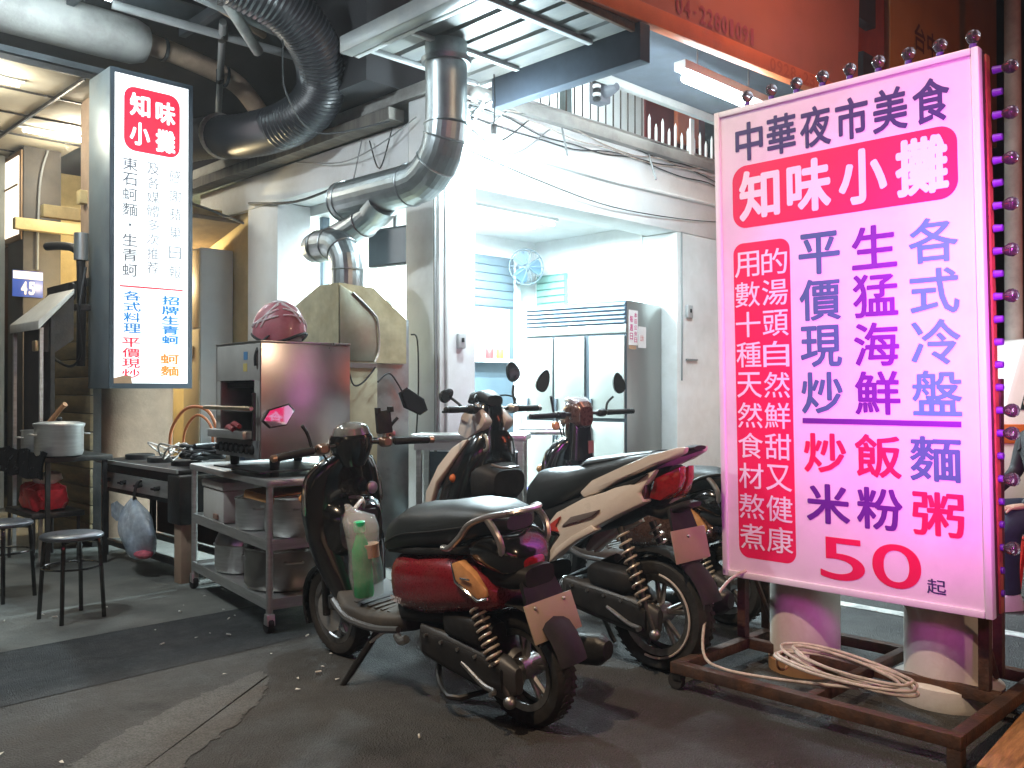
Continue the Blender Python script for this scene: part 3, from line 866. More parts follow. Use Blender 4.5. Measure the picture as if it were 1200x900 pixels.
for i in range(7):
    for j in range(5):
        v0, u0 = -1.80 + i * .75, 7.84 + j * .75
        if pm is None:
            t = AR.part("ceiling_panel", box(MB(), 0, .736, 0, .736, 0, .02), beige_panel, bevel=0.004)
            pm = t.data
            pm.transform(Matrix.Translation((2.95, 7.25, 0)))
        else:
            t = bpy.data.objects.new("ceiling_panel", pm)
            col.objects.link(t)
            t.parent = AR.e
        t.location = (v0 - 2.95, u0 - 7.25, 3.93 + random.uniform(-.003, .003))
for j in range(5):
    AR.part("ceiling_rib", box(MB(), -1.9, 3.45, 7.822 + j * .75, 7.838 + j * .75, 3.915, 3.96), dark_steel)
AR.part("ceiling_rib", box(MB(), 2.68, 2.70, 7.84, 11.5, 3.90, 3.96), dark_steel)
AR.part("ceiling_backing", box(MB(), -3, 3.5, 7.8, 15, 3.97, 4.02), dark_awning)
AR.part("dark_post", box(MB(), 2.97, 3.35, 10.46, 11.0, 0, 3.92), M("dark_post_paint", (0.055, 0.05, 0.045), 0.6, var=0.3, dirt=(0.10, 0.08, 0.06), dirt_amt=0.6), bevel=0.01)
bm_ = None
for i in range(14):
    z0 = .05 + i * .152
    t = AR.part("board", box(MB(), 2.70, 2.725 + random.uniform(0, .004), 7.72, 8.85, z0, z0 + .145), brown_board, bevel=0.004)
AR.part("shop_front", box(MB(), 2.73, 2.80, 7.74, 8.9, 0, 2.25), dark_steel)
AR.part("inner_wall", box(MB(), 3.36, 4.29, 11.4, 11.5, 0, 3.9), yellow_wall)
AR.part("ceiling_beam", box(MB(), 2.85, 4.2, 8.4, 8.5, 2.98, 3.10), yellow_wall, bevel=0.005)
AR.part("ceiling_beam", box(MB(), 2.85, 4.2, 9.4, 9.5, 3.0, 3.12), yellow_wall, bevel=0.005)
AR.part("ceiling_beam", box(MB(), 2.85, 4.2, 10.3, 10.4, 3.0, 3.12), yellow_wall, bevel=0.005)
AR.part("side_wall", box(MB(), 2.83, 2.94, 11.0, 15, 0, 3.9), M("pale_green_wall", (0.36, 0.38, 0.34), 0.8, var=0.15, scale=2))
# lean-to shed roof inside the alley
AR.part("alley_slab", box(MB(), 4.09, 4.24, 5.5, 11.4, 3.37, 3.46), M("dark_plank_slab", (0.13, 0.12, 0.105), 0.8, var=0.35, scale=2.2, stretch=(1, 8, 1), dirt=(0.05, 0.05, 0.05), dirt_amt=0.8))
AR.part("lean_to", prism(MB(), [(8.2, 2.95), (9.6, 2.62), (9.6, 2.66), (8.2, 2.99)], 3.3, 4.29, 'x'), M("brown_sheet", (0.14, 0.10, 0.06), 0.7, var=0.3))
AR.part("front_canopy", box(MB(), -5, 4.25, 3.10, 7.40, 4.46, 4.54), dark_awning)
for i in range(7):
    u0 = 3.3 + i * .6
    AR.part("canopy_purlin", box(MB(), -3, 4.2, u0, u0 + .05, 4.40, 4.458), dark_steel)
for v0 in (0.6, 1.5, 2.4, 3.3):
    AR.part("canopy_rafter", box(MB(), v0, v0 + .06, 3.12, 7.40, 4.31, 4.398), M("grey_blue_iron", (0.09, 0.10, 0.11), 0.6, 0.3), bevel=0.004)
AR.part("upper_floor", box(MB(), -5, 4.24, 7.42, 12, 4.6, 8), night_dark)
AR.part("upper_wall", box(MB(), 3.1, 9.4, 6.31, 12, 5.0, 9), night_dark)
lamp("alley_lamp_light", 'POINT', W(3.75, 9.3, 2.45), 130, (1.0, 0.80, 0.45), .06)
o = T("alley_bulb", "warm bulb on the yellow wall in the alley", "lamp", (3.75, 9.3, 2.5))
o.part("bulb", ball(MB(), (3.75, 9.3, 2.55), .04, k=7, z0=-.99), M("warm_bulb", (.9, .8, .6), emit=(1, .8, .5), estr=20))
o.part("cord", cyl(MB(), (3.75, 9.3, 2.58), (3.75, 9.3, 3.36), .005, n=6), cable_black)
room_tube(2.05, 6.75, 4.18, .9, 'v', "fluorescent tube under the dark arcade canopy at the top left", 0, tube_white, 9)
room_tube(0.6, 5.0, 4.15, 1.2, 'v', "fluorescent tube under the dark canopy over the stools", 0, tube_white, 210, (0.86, 0.95, 1.0))
room_tube(2.02, 8.30, 3.88, .6, 'v', "warm tube on the beige arcade ceiling above the noodle stall", 0, tube_room, 42, (1.0, 0.93, 0.76))
room_tube(3.2, 9.7, 3.88, .9, 'v', "tube on the arcade ceiling deep behind the dark post", 0, tube_room, 50, (1.0, 0.90, 0.70))
# pipes and beams in the dark roof space
random.seed(5)
for i, (a, b, r, m_) in enumerate([((1.2, 6.0, 4.25), (4.1, 6.4, 4.12), .04, cable_grey), ((1.0, 5.4, 4.25), (3.6, 6.5, 4.15), .03, tan_concrete), ((2.4, 5.4, 4.2), (3.6, 6.6, 4.05), .045, grey_wall), ((2.6, 7.0, 4.25), (4.2, 6.6, 4.1), .035, cable_grey), ((3.3, 6.6, 4.2), (4.2, 8.5, 4.0), .03, cable_grey)]):
    o = T("overhead_pipe", ["grey pipe running along under the dark canopy", "thin tan pipe under the dark canopy", "thick slanting grey pipe near the black hose", "grey pipe behind the black flexible hose", "thin pipe along the alley slab above the side beam"][i], "pipe", a)
    o.part("pipe_run", cyl(MB(), a, b, r, n=10), m_)
    m = [a[k] * .5 + b[k] * .5 for k in range(3)]
    o.part("clip", box(MB(), m[0] - .02, m[0] + .02, m[1] - r - .01, m[1] + r + .01, m[2] - r - .01, m[2] + r + .06), dark_steel)
# loose wires under the slab
for i, pts in enumerate([[(2.9, 5.0, 3.5), (3.1, 5.3, 3.28), (3.6, 5.7, 3.2), (4.1, 5.5, 3.35)], [(4.2, 5.3, 3.36), (4.15, 5.7, 3.22), (4.2, 6.3, 3.2), (4.2, 7.0, 3.33)], [(4.2, 5.6, 3.34), (4.19, 5.75, 3.05), (4.2, 5.9, 3.3)], [(4.2, 6.0, 3.34), (4.18, 6.1, 3.0), (4.22, 6.2, 2.9)], [(4.22, 7.9, 3.1), (4.2, 7.0, 2.98), (4.21, 6.2, 3.02), (4.2, 5.5, 3.0)], [(3.5, 8.9, 3.30), (3.9, 8.4, 3.12), (4.1, 8.15, 3.0), (4.22, 8.0, 2.92)]]):
    o = mesh_obj("wire", tube(MB(), smooth(pts, 6), .006 if i < 4 else .012, 6), [cable_black, cable_grey][i % 2])
    o.rotation_euler = (0, 0, ANG)
    tag(o, ["dark wire drooping between the black hose and the shop beam", "grey wire looped along the top of the side beam", "short hanging loop of wire by the corner pillar", "cut grey wire end dangling over the side beam", "black cable sagging along the lower edge of the side beam", "grey wire slanting from the lightbox to the far white pillar"][i], "wire")

# black flexible hose
FX = T("flexible_hose", "fat black ribbed flexible exhaust hose bending up into the dark roof", "hose", (2.86, 4.9, 3.0))
path = smooth([(3.80, 8.7, 3.72), (3.78, 7.9, 3.64), (3.82, 7.2, 3.53), (3.87, 6.6, 3.51), (3.89, 6.22, 3.60), (3.82, 6.0, 3.76), (3.62, 5.85, 3.95), (3.35, 5.80, 4.10), (3.0, 5.85, 4.2)], 20)
rad = [.188 + .005 * (1 if i % 2 else -1) for i in range(len(path))]
FX.part("hose_body", tube(MB(), path, rad, 20), M("black_hose", (0.014, 0.015, 0.018), 0.38, var=0.2))
FX.part("clamp_band", lathe(MB(), [(.192, -.02), (.206, -.02), (.206, .02), (.192, .02)], (3.785, 7.6, 3.60), 22, 'y'), steel)

# ------------------------------------------------------------------ vertical lightbox sign
LB = T("lightbox_sign", "tall lit white lightbox sign with blue, red and orange columns of characters", "sign", (3.03, 7.0, 1.3))
U0 = 6.62
LB.part("cabinet", box(MB(), 2.68, 3.36, U0, U0 + .45, 1.285, 3.80), M("grey_blue_tin", (0.24, 0.29, 0.31), 0.45, 0.4, var=0.15, scale=4, dirt=(0.40, 0.40, 0.37), dirt_amt=0.4, dscale=3), bevel=0.006)
LB.part("frame", prism(MB(), [(2.68, 1.285), (3.36, 1.285), (3.36, 3.80), (2.68, 3.80), (2.68, 1.29), (2.715, 1.325), (2.715, 3.765), (3.325, 3.765), (3.325, 1.325), (2.715, 1.3249), (2.68, 1.2851)], U0 - .012, U0 - .001, 'y'), M("dark_blue_frame", (0.03, 0.045, 0.06), 0.5))
LB.part("face", box(MB(), 2.716, 3.324, U0 - .006, U0 - .0005, 1.326, 3.764), lightbox_face)
Yf = U0 - .0075
LP_ = lambda a, b: (a, Yf, b)
LP2 = lambda a, b: (a, Yf - .0015, b)
mb = MB()
rr = [(a, b) for a, b in rrect(2.79, 3.25, 3.17, 3.68, .09)]
mb.add([(a, Yf, b) for a, b in rr], [tuple(range(len(rr)))])
LB.part("red_panel", mb, lb_red)
mb = MB()
for ch, a, b in (("知", 2.835, 3.45), ("味", 3.045, 3.43), ("小", 2.835, 3.22), ("攤", 3.045, 3.20)):
    put(mb, ch, a, a + .165, b, b + .185, LP2, .035)
LB.part("lettering", mb, lightbox_face)
mb = MB(); col_text(mb, "東石蚵麵", 2.78, 2.90, 2.64, 3.12, LP_, 0.008, .84); LB.part("lettering", mb, lb_grey)
mb = MB(); col_text(mb, "．", 2.78, 2.90, 2.53, 2.63, LP_, 0.0, .84); LB.part("dot", mb, lb_grey)
mb = MB(); col_text(mb, "生青蚵", 2.78, 2.90, 2.16, 2.52, LP_, 0.008, .84); LB.part("lettering", mb, lb_grey)
mb = MB(); col_text(mb, "及各媒體多次推荐", 2.975, 3.08, 2.20, 3.11, LP_, .004, .84); LB.part("lettering", mb, lb_pale)
mb = MB(); col_text(mb, "感謝蘋果日報", 3.16, 3.265, 2.16, 3.10, LP_, .003, .66); LB.part("lettering", mb, lb_pale)
LB.part("red_line", box(MB(), 2.76, 3.28, Yf - .001, Yf, 2.085, 2.097), lb_red)
mb = MB(); col_text(mb, "各式料理", 2.79, 2.93, 1.72, 2.06, LP_, .014, .9); LB.part("lettering", mb, lb_blue)
mb = MB(); col_text(mb, "平價現炒", 2.78, 2.925, 1.36, 1.69, LP_, .014, .92); LB.part("lettering", mb, lb_red)
mb = MB(); col_text(mb, "招牌生青蚵", 3.10, 3.25, 1.64, 2.04, LP_, .026, .9); LB.part("lettering", mb, lb_blue)
mb = MB(); col_text(mb, "蚵麵", 3.09, 3.25, 1.38, 1.57, LP_, .024, .9); LB.part("lettering", mb, lb_orange)
LB.e.location = W(3.045, 7.68, 1.335)
LB.e.scale = (1, 1, 1.018)
for z_ in (1.7, 3.4):
    LB.part("bracket", box(MB(), 3.1, 3.2, U0 + .455, U0 + .80, z_, z_ + .06), dark_steel)
LB.part("tape_patch", prism(MB(), [(2.715, 1.325), (2.86, 1.325), (2.85, 1.385), (2.79, 1.385), (2.715, 1.365)], Yf - .004, Yf - .002, 'y'), M("brown_tape", (0.42, 0.25, 0.14), 0.6))
l = lamp("lightbox_glow", 'AREA', W(3.04, 7.25, 2.6), 6, (0.95, 0.98, 1.0), .6, 2.4)
l.rotation_euler = (R(-90), 0, ANG)

# flood lamp and black piping on the arcade pillar
o = T("black_pipework", "black valve and pipes fixed on the wall left of the lightbox", "pipework", (2.60, 7.68, 1.5))
o.part("pipe", tube(MB(), smooth([(2.60, 7.64, 1.5), (2.60, 7.64, 2.3), (2.58, 7.7, 2.45), (2.54, 7.9, 2.5), (2.5, 8.15, 2.52)], 5), .035, 12), black_plastic)
o.part("valve", cyl(MB(), (2.60, 7.64, 2.36), (2.60, 7.64, 2.58), .055, n=14), M("grey_tin", (0.3, 0.33, 0.33), 0.4, 0.6))
o.part("clamp", box(MB(), 2.54, 2.66, 7.58, 7.70, 1.95, 2.0), dark_steel, bevel=0.005)
o.part("valve_wheel", lathe(MB(), [(.05, -.01), (.075, -.01), (.075, .01), (.05, .01)], (2.53, 7.64, 2.1), 16, 'x'), black_plastic)
for i, pts in enumerate([[(2.62, 7.6, 2.3), (2.55, 7.55, 1.9), (2.58, 7.58, 1.6), (2.55, 7.75, 1.5), (2.45, 7.95, 1.6)], [(3.2, 10.42, 3.9), (3.12, 10.42, 3.5), (3.1, 10.42, 2.6)]]):
    o = mesh_obj("hose", tube(MB(), smooth(pts, 8), .012, 8), [cable_black, cable_grey][i])
    o.rotation_euler = (0, 0, ANG)
    tag(o, ["black hose hanging in a loop left of the lightbox", "grey conduit running down the dark post over the number plate"][i], "hose")
# framed lit panel at the far left
o = T("lit_menu_panel", "lit framed menu panel at the top left edge", "sign", (2.98, 10.9, 2.92))
o.part("frame", box(MB(), 2.95, 3.02, 10.48, 11.44, 2.92, 3.88), M("brown_frame", (0.28, 0.18, 0.10), 0.5), bevel=0.01)
o.part("lit_face", box(MB(), 2.938, 2.949, 10.53, 11.39, 2.98, 3.82), warm_panel)
o.part("divider", box(MB(), 2.930, 2.937, 10.53, 11.39, 3.50, 3.52), M("brown_frame", (0.28, 0.18, 0.10)))
# house number
o = T("number_plate", "blue and white house number plate 45 on the dark post", "number plate", (3.13, 10.43, 2.1))
nb = o.part("plate", box(MB(), 2.86, 3.16, 10.43, 10.445, 2.30, 2.58), blue_enamel, bevel=0.003)
o.part("white_band", box(MB(), 2.865, 3.155, 10.423, 10.4295, 2.49, 2.57), ink_white)
mb = MB()
line_text(mb, "45", 2.935, 3.085, 2.325, 2.465, lambda a, b: (a, 10.427, b), .03, .8)
o.part("lettering", mb, ink_white)

# ------------------------------------------------------------------ noodle stall on the left
ST = T("noodle_stall", "dark food stall with a sloping white topped hood", "stall", (2.35, 7.4, 0))
ST.part("hood_top", hexa(MB(), [(2.18, 7.30, 1.76), (2.47, 7.40, 2.06), (2.47, 7.98, 2.06), (2.18, 8.02, 1.76)], [(2.18, 7.30, 1.83), (2.47, 7.40, 2.10), (2.47, 7.98, 2.10), (2.18, 8.02, 1.83)]), M("pale_hood_sheet", (0.62, 0.60, 0.55), 0.5, 0.3, var=0.1, dirt=(0.35, 0.3, 0.22), dirt_amt=0.5), bevel=0.006)
ST.part("back_panel", box(MB(), 2.28, 2.31, 7.34, 8.0, .83, 1.88), dark_steel)
ST.part("side_panel", prism(MB(), [(2.21, 1.755), (2.46, 2.045), (2.46, 1.70), (2.33, 1.60), (2.21, 1.60)], 7.385, 7.40, 'y'), dark_steel)
for (a, b) in ((2.20, 7.33), (2.20, 7.98)):
    ST.part("upright", box(MB(), a, a + .025, b, b + .025, 0.0, 1.78), steel)
ST.part("shelf", box(MB(), 2.12, 2.60, 6.95, 8.05, .78, .82), dark_steel, bevel=0.005)
for (a, b) in ((2.14, 6.98), (2.54, 6.98)):
    ST.part("leg", box(MB(), a, a + .03, b, b + .03, 0, .78), dark_steel)
ST.part("padlock", box(MB(), 2.17, 2.195, 7.34, 7.42, 1.60, 1.68), M("brass", (0.45, 0.35, 0.2), 0.4, 0.8), bevel=0.006)
# black plastic sheet draped over the shelf edge
rows = []
random.seed(4)
for j in range(5):
    row = []
    for i in range(21):
        u0 = 6.82 + i * .07
        row.append((2.09 - .012 * math.sin(i * 1.7 + j) - (0.01 * j), u0, .86 - j * .048 + .012 * math.sin(i * 1.1)))
    rows.append(row)
mb = MB()
vs = [p for r in rows for p in r] + [(p[0] + .012, p[1], p[2]) for r in rows for p in r]
n_ = 21; fs = []
for j in range(4):
    for i in range(20):
        a = j * n_ + i
        fs.append((a, a + 1, a + n_ + 1, a + n_)); fs.append((a + 105, a + n_ + 105, a + n_ + 106, a + 106))
mb.add(vs, fs)
o = mesh_obj("plastic_sheet", mb, M("black_sheet", (0.012, 0.013, 0.016), 0.25, var=0.3, scale=12, bump=0.7, bscale=14))
o.rotation_euler = (0, 0, ANG)
tag(o, "shiny black plastic sheet draped over the edge of the noodle stall shelf", "plastic sheet")


def stock_pot(name, label, v, u, z, r, h, mat=steel, lid=None, group=None, handles=True, rot=0):
    o = T(name, label, "pot", (v, u, z), group=group)
    o.part("pot_body", lathe(MB(), [(r * .55, 0), (r * .93, .004), (r, .03), (r, h - .012), (r * 1.05, h), (r * 1.05, h + .006), (r * .97, h), (r * .95, .05), (r * .3, .04)], (v, u, z), 28), mat)
    if handles:
        for s in (-1, 1):
            a = rot
            dx, dy = math.cos(a) * s, math.sin(a) * s
            c = (v + dx * r, u + dy * r, z + h * .72)
            tx, ty = -dy, dx
            o.part("handle", tube(MB(), smooth([(c[0] + tx * .05, c[1] + ty * .05, c[2]), (c[0] + dx * .035 + tx * .04, c[1] + dy * .035 + ty * .04, c[2]), (c[0] + dx * .035 - tx * .04, c[1] + dy * .035 - ty * .04, c[2]), (c[0] - tx * .05, c[1] - ty * .05, c[2])], 4), .006, 6), steel)
    if lid == 'dome':
        o.part("lid", lathe(MB(), [(r * 1.0, h + .006), (r * .98, h + .03), (r * .82, h + .085), (r * .5, h + .125), (r * .12, h + .14)], (v, u, z), 28), steel_smooth)
    elif lid == 'flat':
        o.part("lid", lathe(MB(), [(r * 1.06, h + .006), (r * 1.06, h + .016), (r * .8, h + .028), (r * .05, h + .034)], (v, u, z), 28), steel)
        o.part("knob", lathe(MB(), [(.008, h + .03), (.022, h + .05), (.015, h + .062)], (v, u, z), 12), black_plastic)
    return o


stock_pot("stock_pot", "steel stock pot with a flat lid on the noodle stall", 2.24, 7.02, .825, .165, .22, steel, 'flat')
stock_pot("stock_pot", "smaller open pot beside the lidded stock pot at the left edge", 2.24, 7.45, .825, .13, .17, steel, None)
o = mesh_obj("ladle", tube(MB(), [(2.24, 7.42, .98), (2.32, 7.25, 1.16), (2.34, 7.2, 1.2)], [.022, .018, .02], 8), M("wood_handle", (0.45, 0.22, 0.10), 0.6))
o.rotation_euler = (0, 0, ANG)
tag(o, "wooden handle of a ladle leaning in the small pot", "ladle")
# red bag under the stall
rb = MB()
random.seed(23)
loft(rb, [[(p[0] + random.uniform(-.02, .02), p[1] + random.uniform(-.025, .025), p[2] + random.uniform(-.012, .012)) for p in sz(.402 + h_, 2.25, a, b, 3.0, 22, 7.4)] for h_, a, b in ((.012, .12, .22), (.06, .135, .235), (.11, .13, .23), (.16, .135, .22), (.19, .10, .17), (.20, .05, .08))])
o = mesh_obj("red_bag", rb, M("red_bag_plastic", (0.5, 0.02, 0.03), 0.3, var=0.3, scale=15, bump=0.6, bscale=18))
o.rotation_euler = (0, 0, ANG)
tag(o, "red plastic bag on the low shelf under the noodle stall", "bag")
wb = MB()
loft(wb, [sz(.60 + h_, 2.25 + .02 * i, a, b, 2.1, 16, 7.38) for i, (h_, a, b) in enumerate(((0, .06, .15), (.03, .10, .17), (.07, .07, .12), (.085, .02, .05)))])
o = mesh_obj("white_bag", wb, M("white_bag_film", (0.72, 0.72, 0.72), 0.4, var=0.15, scale=15, bump=0.8, bscale=20))
o.rotation_euler = (0, 0, ANG)
tag(o, "crumpled white bag lying on the red bag under the stall", "bag")
o = T("low_bench", "low dark bench carrying the red bag under the stall", "bench", (2.25, 7.4, 0))
o.part("bench_top", box(MB(), 2.08, 2.45, 7.1, 7.75, .36, .40), dark_steel, bevel=0.005)
for a in (2.1, 2.41):
    for b in (7.12, 7.71):
        o.part("leg", cyl(MB(), (a, b, 0), (a, b, .36), .012, n=8), dark_steel)


def stool(label, v, u, rot):
    o = T("stool", label, "stool", (v, u, 0), rot=rot, rel=True, group="dark stools by the stall")
    o.part("seat", lathe(MB(), [(.10, .455), (.155, .457), (.168, .466), (.168, .478), (.158, .486), (.05, .488), (.01, .488)], (0, 0, 0), 32), M("stool_seat_steel", (0.16, 0.17, 0.19), 0.3, 0.8, var=0.15))
    for k in range(4):
        a = R(45 + 90 * k)
        o.part("leg", tube(MB(), smooth([(.07 * math.cos(a), .07 * math.sin(a), .452), (.135 * math.cos(a), .135 * math.sin(a), .445), (.150 * math.cos(a), .150 * math.sin(a), .41), (.175 * math.cos(a), .175 * math.sin(a), 0)], 4), .0125, 8), black_gloss)
    o.part("ring", tube(MB(), [(.155 * math.cos(R(a)), .155 * math.sin(R(a)), .30) for a in range(0, 360, 15)], .006, 6, True), black_gloss)


stool("dark round stool standing closer to the street in front of the pillar", 1.80, 5.42, R(10))
stool("dark round stool at the left edge of the photo by the noodle stall", 1.66, 6.22, R(30))

# ================================================================== KITCHEN OUTSIDE THE SHOP
def ring(mb, c, d, r, t=.008, n=24):
    d = Vector(d).normalized()
    a = d.orthogonal().normalized()
    b = d.cross(a)
    c = Vector(c)
    tube(mb, [c + a * (r * math.cos(2 * math.pi * j / n)) + b * (r * math.sin(2 * math.pi * j / n)) for j in range(n)], t, 6, True)
    return mb


# --- stove table
SV = T("stove_table", "black gas stove table under the tall lightbox sign", "stove", (2.86, 6.6, 0))
SV.part("table_top", box(MB(), 2.62, 3.10, 5.86, 7.36, .735, .765), dark_steel, bevel=0.006)
SV.part("front_rim", box(MB(), 2.605, 2.62, 5.86, 7.36, .742, .768), steel)
SV.part("burner_pan", box(MB(), 2.66, 3.06, 5.92, 7.3, .52, .733), dark_steel)
SV.part("valve_panel", prism(MB(), [(2.625, .56), (2.64, .56), (2.66, .67), (2.645, .67)], 6.05, 7.28, 'y'), steel, bevel=0.003)
SV.part("control_box", box(MB(), 2.60, 3.08, 5.80, 6.0, .40, .733), dark_steel, bevel=0.02)
SV.part("leg", box(MB(), 2.63, 2.74, 5.84, 5.95, 0, .40), tan_concrete, bevel=0.008, label="pale block leg at the right front corner")
for (a, b) in ((2.66, 7.30), (3.04, 7.30), (3.04, 5.9)):
    SV.part("leg", box(MB(), a, a + .04, b, b + .04, 0, .733), dark_steel)
SV.part("lower_rail", box(MB(), 2.66, 2.70, 5.95, 7.30, .10, .14), dark_steel)
SV.part("lower_rail", box(MB(), 3.04, 3.08, 5.95, 7.30, .10, .14), dark_steel)
SV.part("back_sheet", box(MB(), 3.085, 3.09, 5.95, 7.3, .15, .70), M("rusty_sheet", (0.06, 0.03, 0.02), 0.8, var=0.4, scale=5))
for i in range(4):
    u0 = 6.2 + i * .3
    k_ = SV.part("gas_valve", cyl(MB(), (2.66, u0, .62), (2.60, u0, .615), .016, n=10), black_plastic)
    SV.part("valve_handle", box(MB(), 2.585, 2.60, u0 - .03, u0 + .03, .608, .622), black_plastic, k_)
for i in range(3):
    u0 = 6.25 + i * .42
    SV.part("burner_ring", lathe(MB(), [(.09, .765), (.11, .765), (.11, .80), (.10, .805), (.09, .80)], (2.86, u0, 0), 20), dark_steel)
hk = SV.part("hook", tube(MB(), smooth([(2.60, 6.42, .66), (2.57, 6.42, .64), (2.55, 6.42, .56), (2.56, 6.44, .50), (2.58, 6.47, .50), (2.585, 6.49, .53)], 4), .012, 8), dark_steel)
# rubbish bag
mb = MB()
random.seed(21)
rings = []
for z, ru, rv, c in ((.12, .05, .05, 6.34), (.135, .15, .08, 6.35), (.20, .21, .10, 6.36), (.31, .27, .12, 6.37), (.42, .22, .10, 6.40), (.50, .09, .04, 6.44), (.535, .035, .016, 6.455)):
    r_ = []
    for j in range(22):
        a = 2 * math.pi * j / 22
        q = 1 + .18 * math.sin(3 * a + z * 20) + random.uniform(-.09, .09)
        r_.append((2.575 + rv * .8 * math.cos(a) * q - .02, c + ru * math.sin(a) * q, z + random.uniform(-.01, .01)))
    rings.append(r_)
loft(mb, rings)
RB = T("rubbish_bag", "pale blue clear rubbish bag hanging from a hook on the stove table", "bag", (2.56, 6.4, .20))
RB.part("bag_film", mb, M("blue_bag_film", (0.50, 0.62, 0.74), 0.25, alpha=0.62, var=0.3, scale=14, bump=0.9, bscale=16), ang=70, sub=2)
RB.part("bag_ear", loft(MB(), [[(2.53, 6.56, .47), (2.55, 6.60, .46), (2.54, 6.60, .36)], [(2.52, 6.66, .50), (2.54, 6.72, .47), (2.53, 6.70, .35)], [(2.515, 6.76, .47), (2.53, 6.80, .44), (2.525, 6.78, .38)]]), M("blue_bag_film", (0.5, 0.6, 0.7)))
RB.part("rubbish", ball(MB(), (2.55, 6.34, .27), .07, .16, .11, 12, 7, -.99), M("rubbish_mix", (0.55, 0.50, 0.45), 0.7, var=0.5, scale=30))
RB.part("rubbish", ball(MB(), (2.54, 6.24, .17), .06, .10, .035, 12, 7, -.99), M("pink_rubbish", (0.55, 0.12, 0.16), 0.6, var=0.4, scale=40))
# clutter on the stove
for i, (pts, r, m_, lb) in enumerate([
    ([(2.95, 6.75, .77), (2.95, 6.72, 1.0), (2.98, 6.55, 1.16), (3.02, 6.32, 1.17), (3.04, 6.18, 1.05), (3.03, 6.12, .82)], .012, M("orange_hose", (0.50, 0.16, 0.05), 0.5, var=0.2), "orange gas hose arching over the stove table"),
    ([(2.98, 6.6, .77), (2.98, 6.55, 1.0), (3.0, 6.38, 1.12), (3.02, 6.2, 1.03), (3.0, 6.15, .82)], .010, M("orange_hose", (0.5, 0.16, 0.05)), "lower orange hose looped inside the other one on the stove"),
]):
    o = mesh_obj("gas_hose", tube(MB(), smooth(pts, 7), r, 10), m_)
    o.rotation_euler = (0, 0, ANG)
    tag(o, lb, "hose")
pts = []
random.seed(9)
for i in range(16):
    pts.append((2.78 + .12 * math.sin(i * 1.9), 6.30 + .17 * math.cos(i * 1.35), .79 + .06 * (1 + math.sin(i * 2.3)) + .02))
o = mesh_obj("wire_tangle", tube(MB(), smooth(pts, 7), .007, 6), M("pale_wire", (0.45, 0.42, 0.38), 0.4, 0.6))
o.rotation_euler = (0, 0, ANG)
tag(o, "tangle of stiff pale wire lying on the stove top", "wire")
pts = []
for i in range(22):
    pts.append((2.85 + .13 * math.sin(i * 2.3), 6.02 + .17 * math.cos(i * 1.65), .80 + .035 * (1 + math.sin(i * 1.3)) + .003 * i))
o = mesh_obj("cable_heap", tube(MB(), smooth(pts, 7), .013, 8), cable_black)
o.rotation_euler = (0, 0, ANG)
tag(o, "heap of black cable on the right end of the stove top", "cable")
o = T("grey_canister", "small grey tin with a bent pipe standing behind the stove hoses", "canister", (3.22, 6.05, 0))
o.part("tin", lathe(MB(), [(.10, 0), (.11, .02), (.11, .98), (.06, 1.06), (.03, 1.08)], (3.22, 6.05, 0), 20), M("grey_tin", (0.3, 0.33, 0.33)))
o.part("outlet_pipe", tube(MB(), smooth([(3.22, 6.05, 1.07), (3.22, 6.05, 1.16), (3.18, 6.12, 1.20), (3.14, 6.2, 1.18)], 5), .02, 10), dark_steel)
o = T("knife_rack", "narrow black post rack leaning beside the left of the grill", "rack", (3.05, 5.75, 0))
o.part("post", box(MB(), 3.03, 3.13, 5.72, 5.80, 0, 1.27), M("dark_blue_paint", (0.03, 0.04, 0.06), 0.5), bevel=0.008)
o.part("lamp_eye", lathe(MB(), [(.02, 0), (.034, .004), (.034, .02), (.02, .024)], (3.025, 5.76, 1.22), 16, 'x'), steel)

# --- steel trolley
TR = T("steel_trolley", "stainless three tier trolley on casters carrying the grill and pots", "trolley", (2.43, 4.33, 0), rot=R(-8.5), rel=True)
Lx, Ly = .62, 1.36
TR.part("top_shelf", prism(MB(), rrect(-.02, Lx + .02, -.03, Ly + .02, .04), .785, .825, 'z'), steel, bevel=0.008)
for nm, z in (("middle_shelf", .465), ("bottom_shelf", .150)):
    m = MB()
    box(m, .0, Lx, .0, Ly, z, z + .012)
    o = TR.part(nm, m, steel)
    for (a, b, c, d) in ((-.004, .010, 0.0, Ly), (Lx - .010, Lx + .004, 0.0, Ly), (.012, Lx - .012, -.004, .010), (.012, Lx - .012, Ly - .010, Ly + .004)):
        TR.part("shelf_rim", box(MB(), a, b, c, d, z - .022, z + .034), steel, o)
for (a, b) in ((.012, .012), (Lx - .012, .012), (.012, Ly - .012), (Lx - .012, Ly - .012)):
    TR.part("leg", cyl(MB(), (a, b, .10), (a, b, .785), .019, n=14), steel)
    ct = TR.part("caster", prism(MB(), [(-.03 + b, .045), (.03 + b, .045), (.022 + b, .105), (-.022 + b, .105)], a - .022, a + .022, 'x'), steel, bevel=0.003)
    TR.part("wheel", lathe(MB(), [(.01, -.016), (.047, -.016), (.050, -.009), (.050, .009), (.047, .016), (.01, .016)], (a, b + .016, .051), 18, 'x'), rubber, ct)


def rel_loc(v, u, z):      # trolley frame -> building frame
    a = R(-8.5)
    return (2.43 + v * math.cos(a) - u * math.sin(a), 4.33 + v * math.sin(a) + u * math.cos(a), z)


# --- grill on the trolley
GR = T("salamander_grill", "steel salamander grill with plain polished side standing on the trolley", "grill", (2.432, 4.415, .828), rot=R(-4), rel=True)
gx, gy, g0, g1 = .55, .61, .10, .735


def on_grill(x, y, z):
    a = R(-4)
    return (2.432 + x * math.cos(a) - y * math.sin(a), 4.415 + x * math.sin(a) + y * math.cos(a), .828 + z)


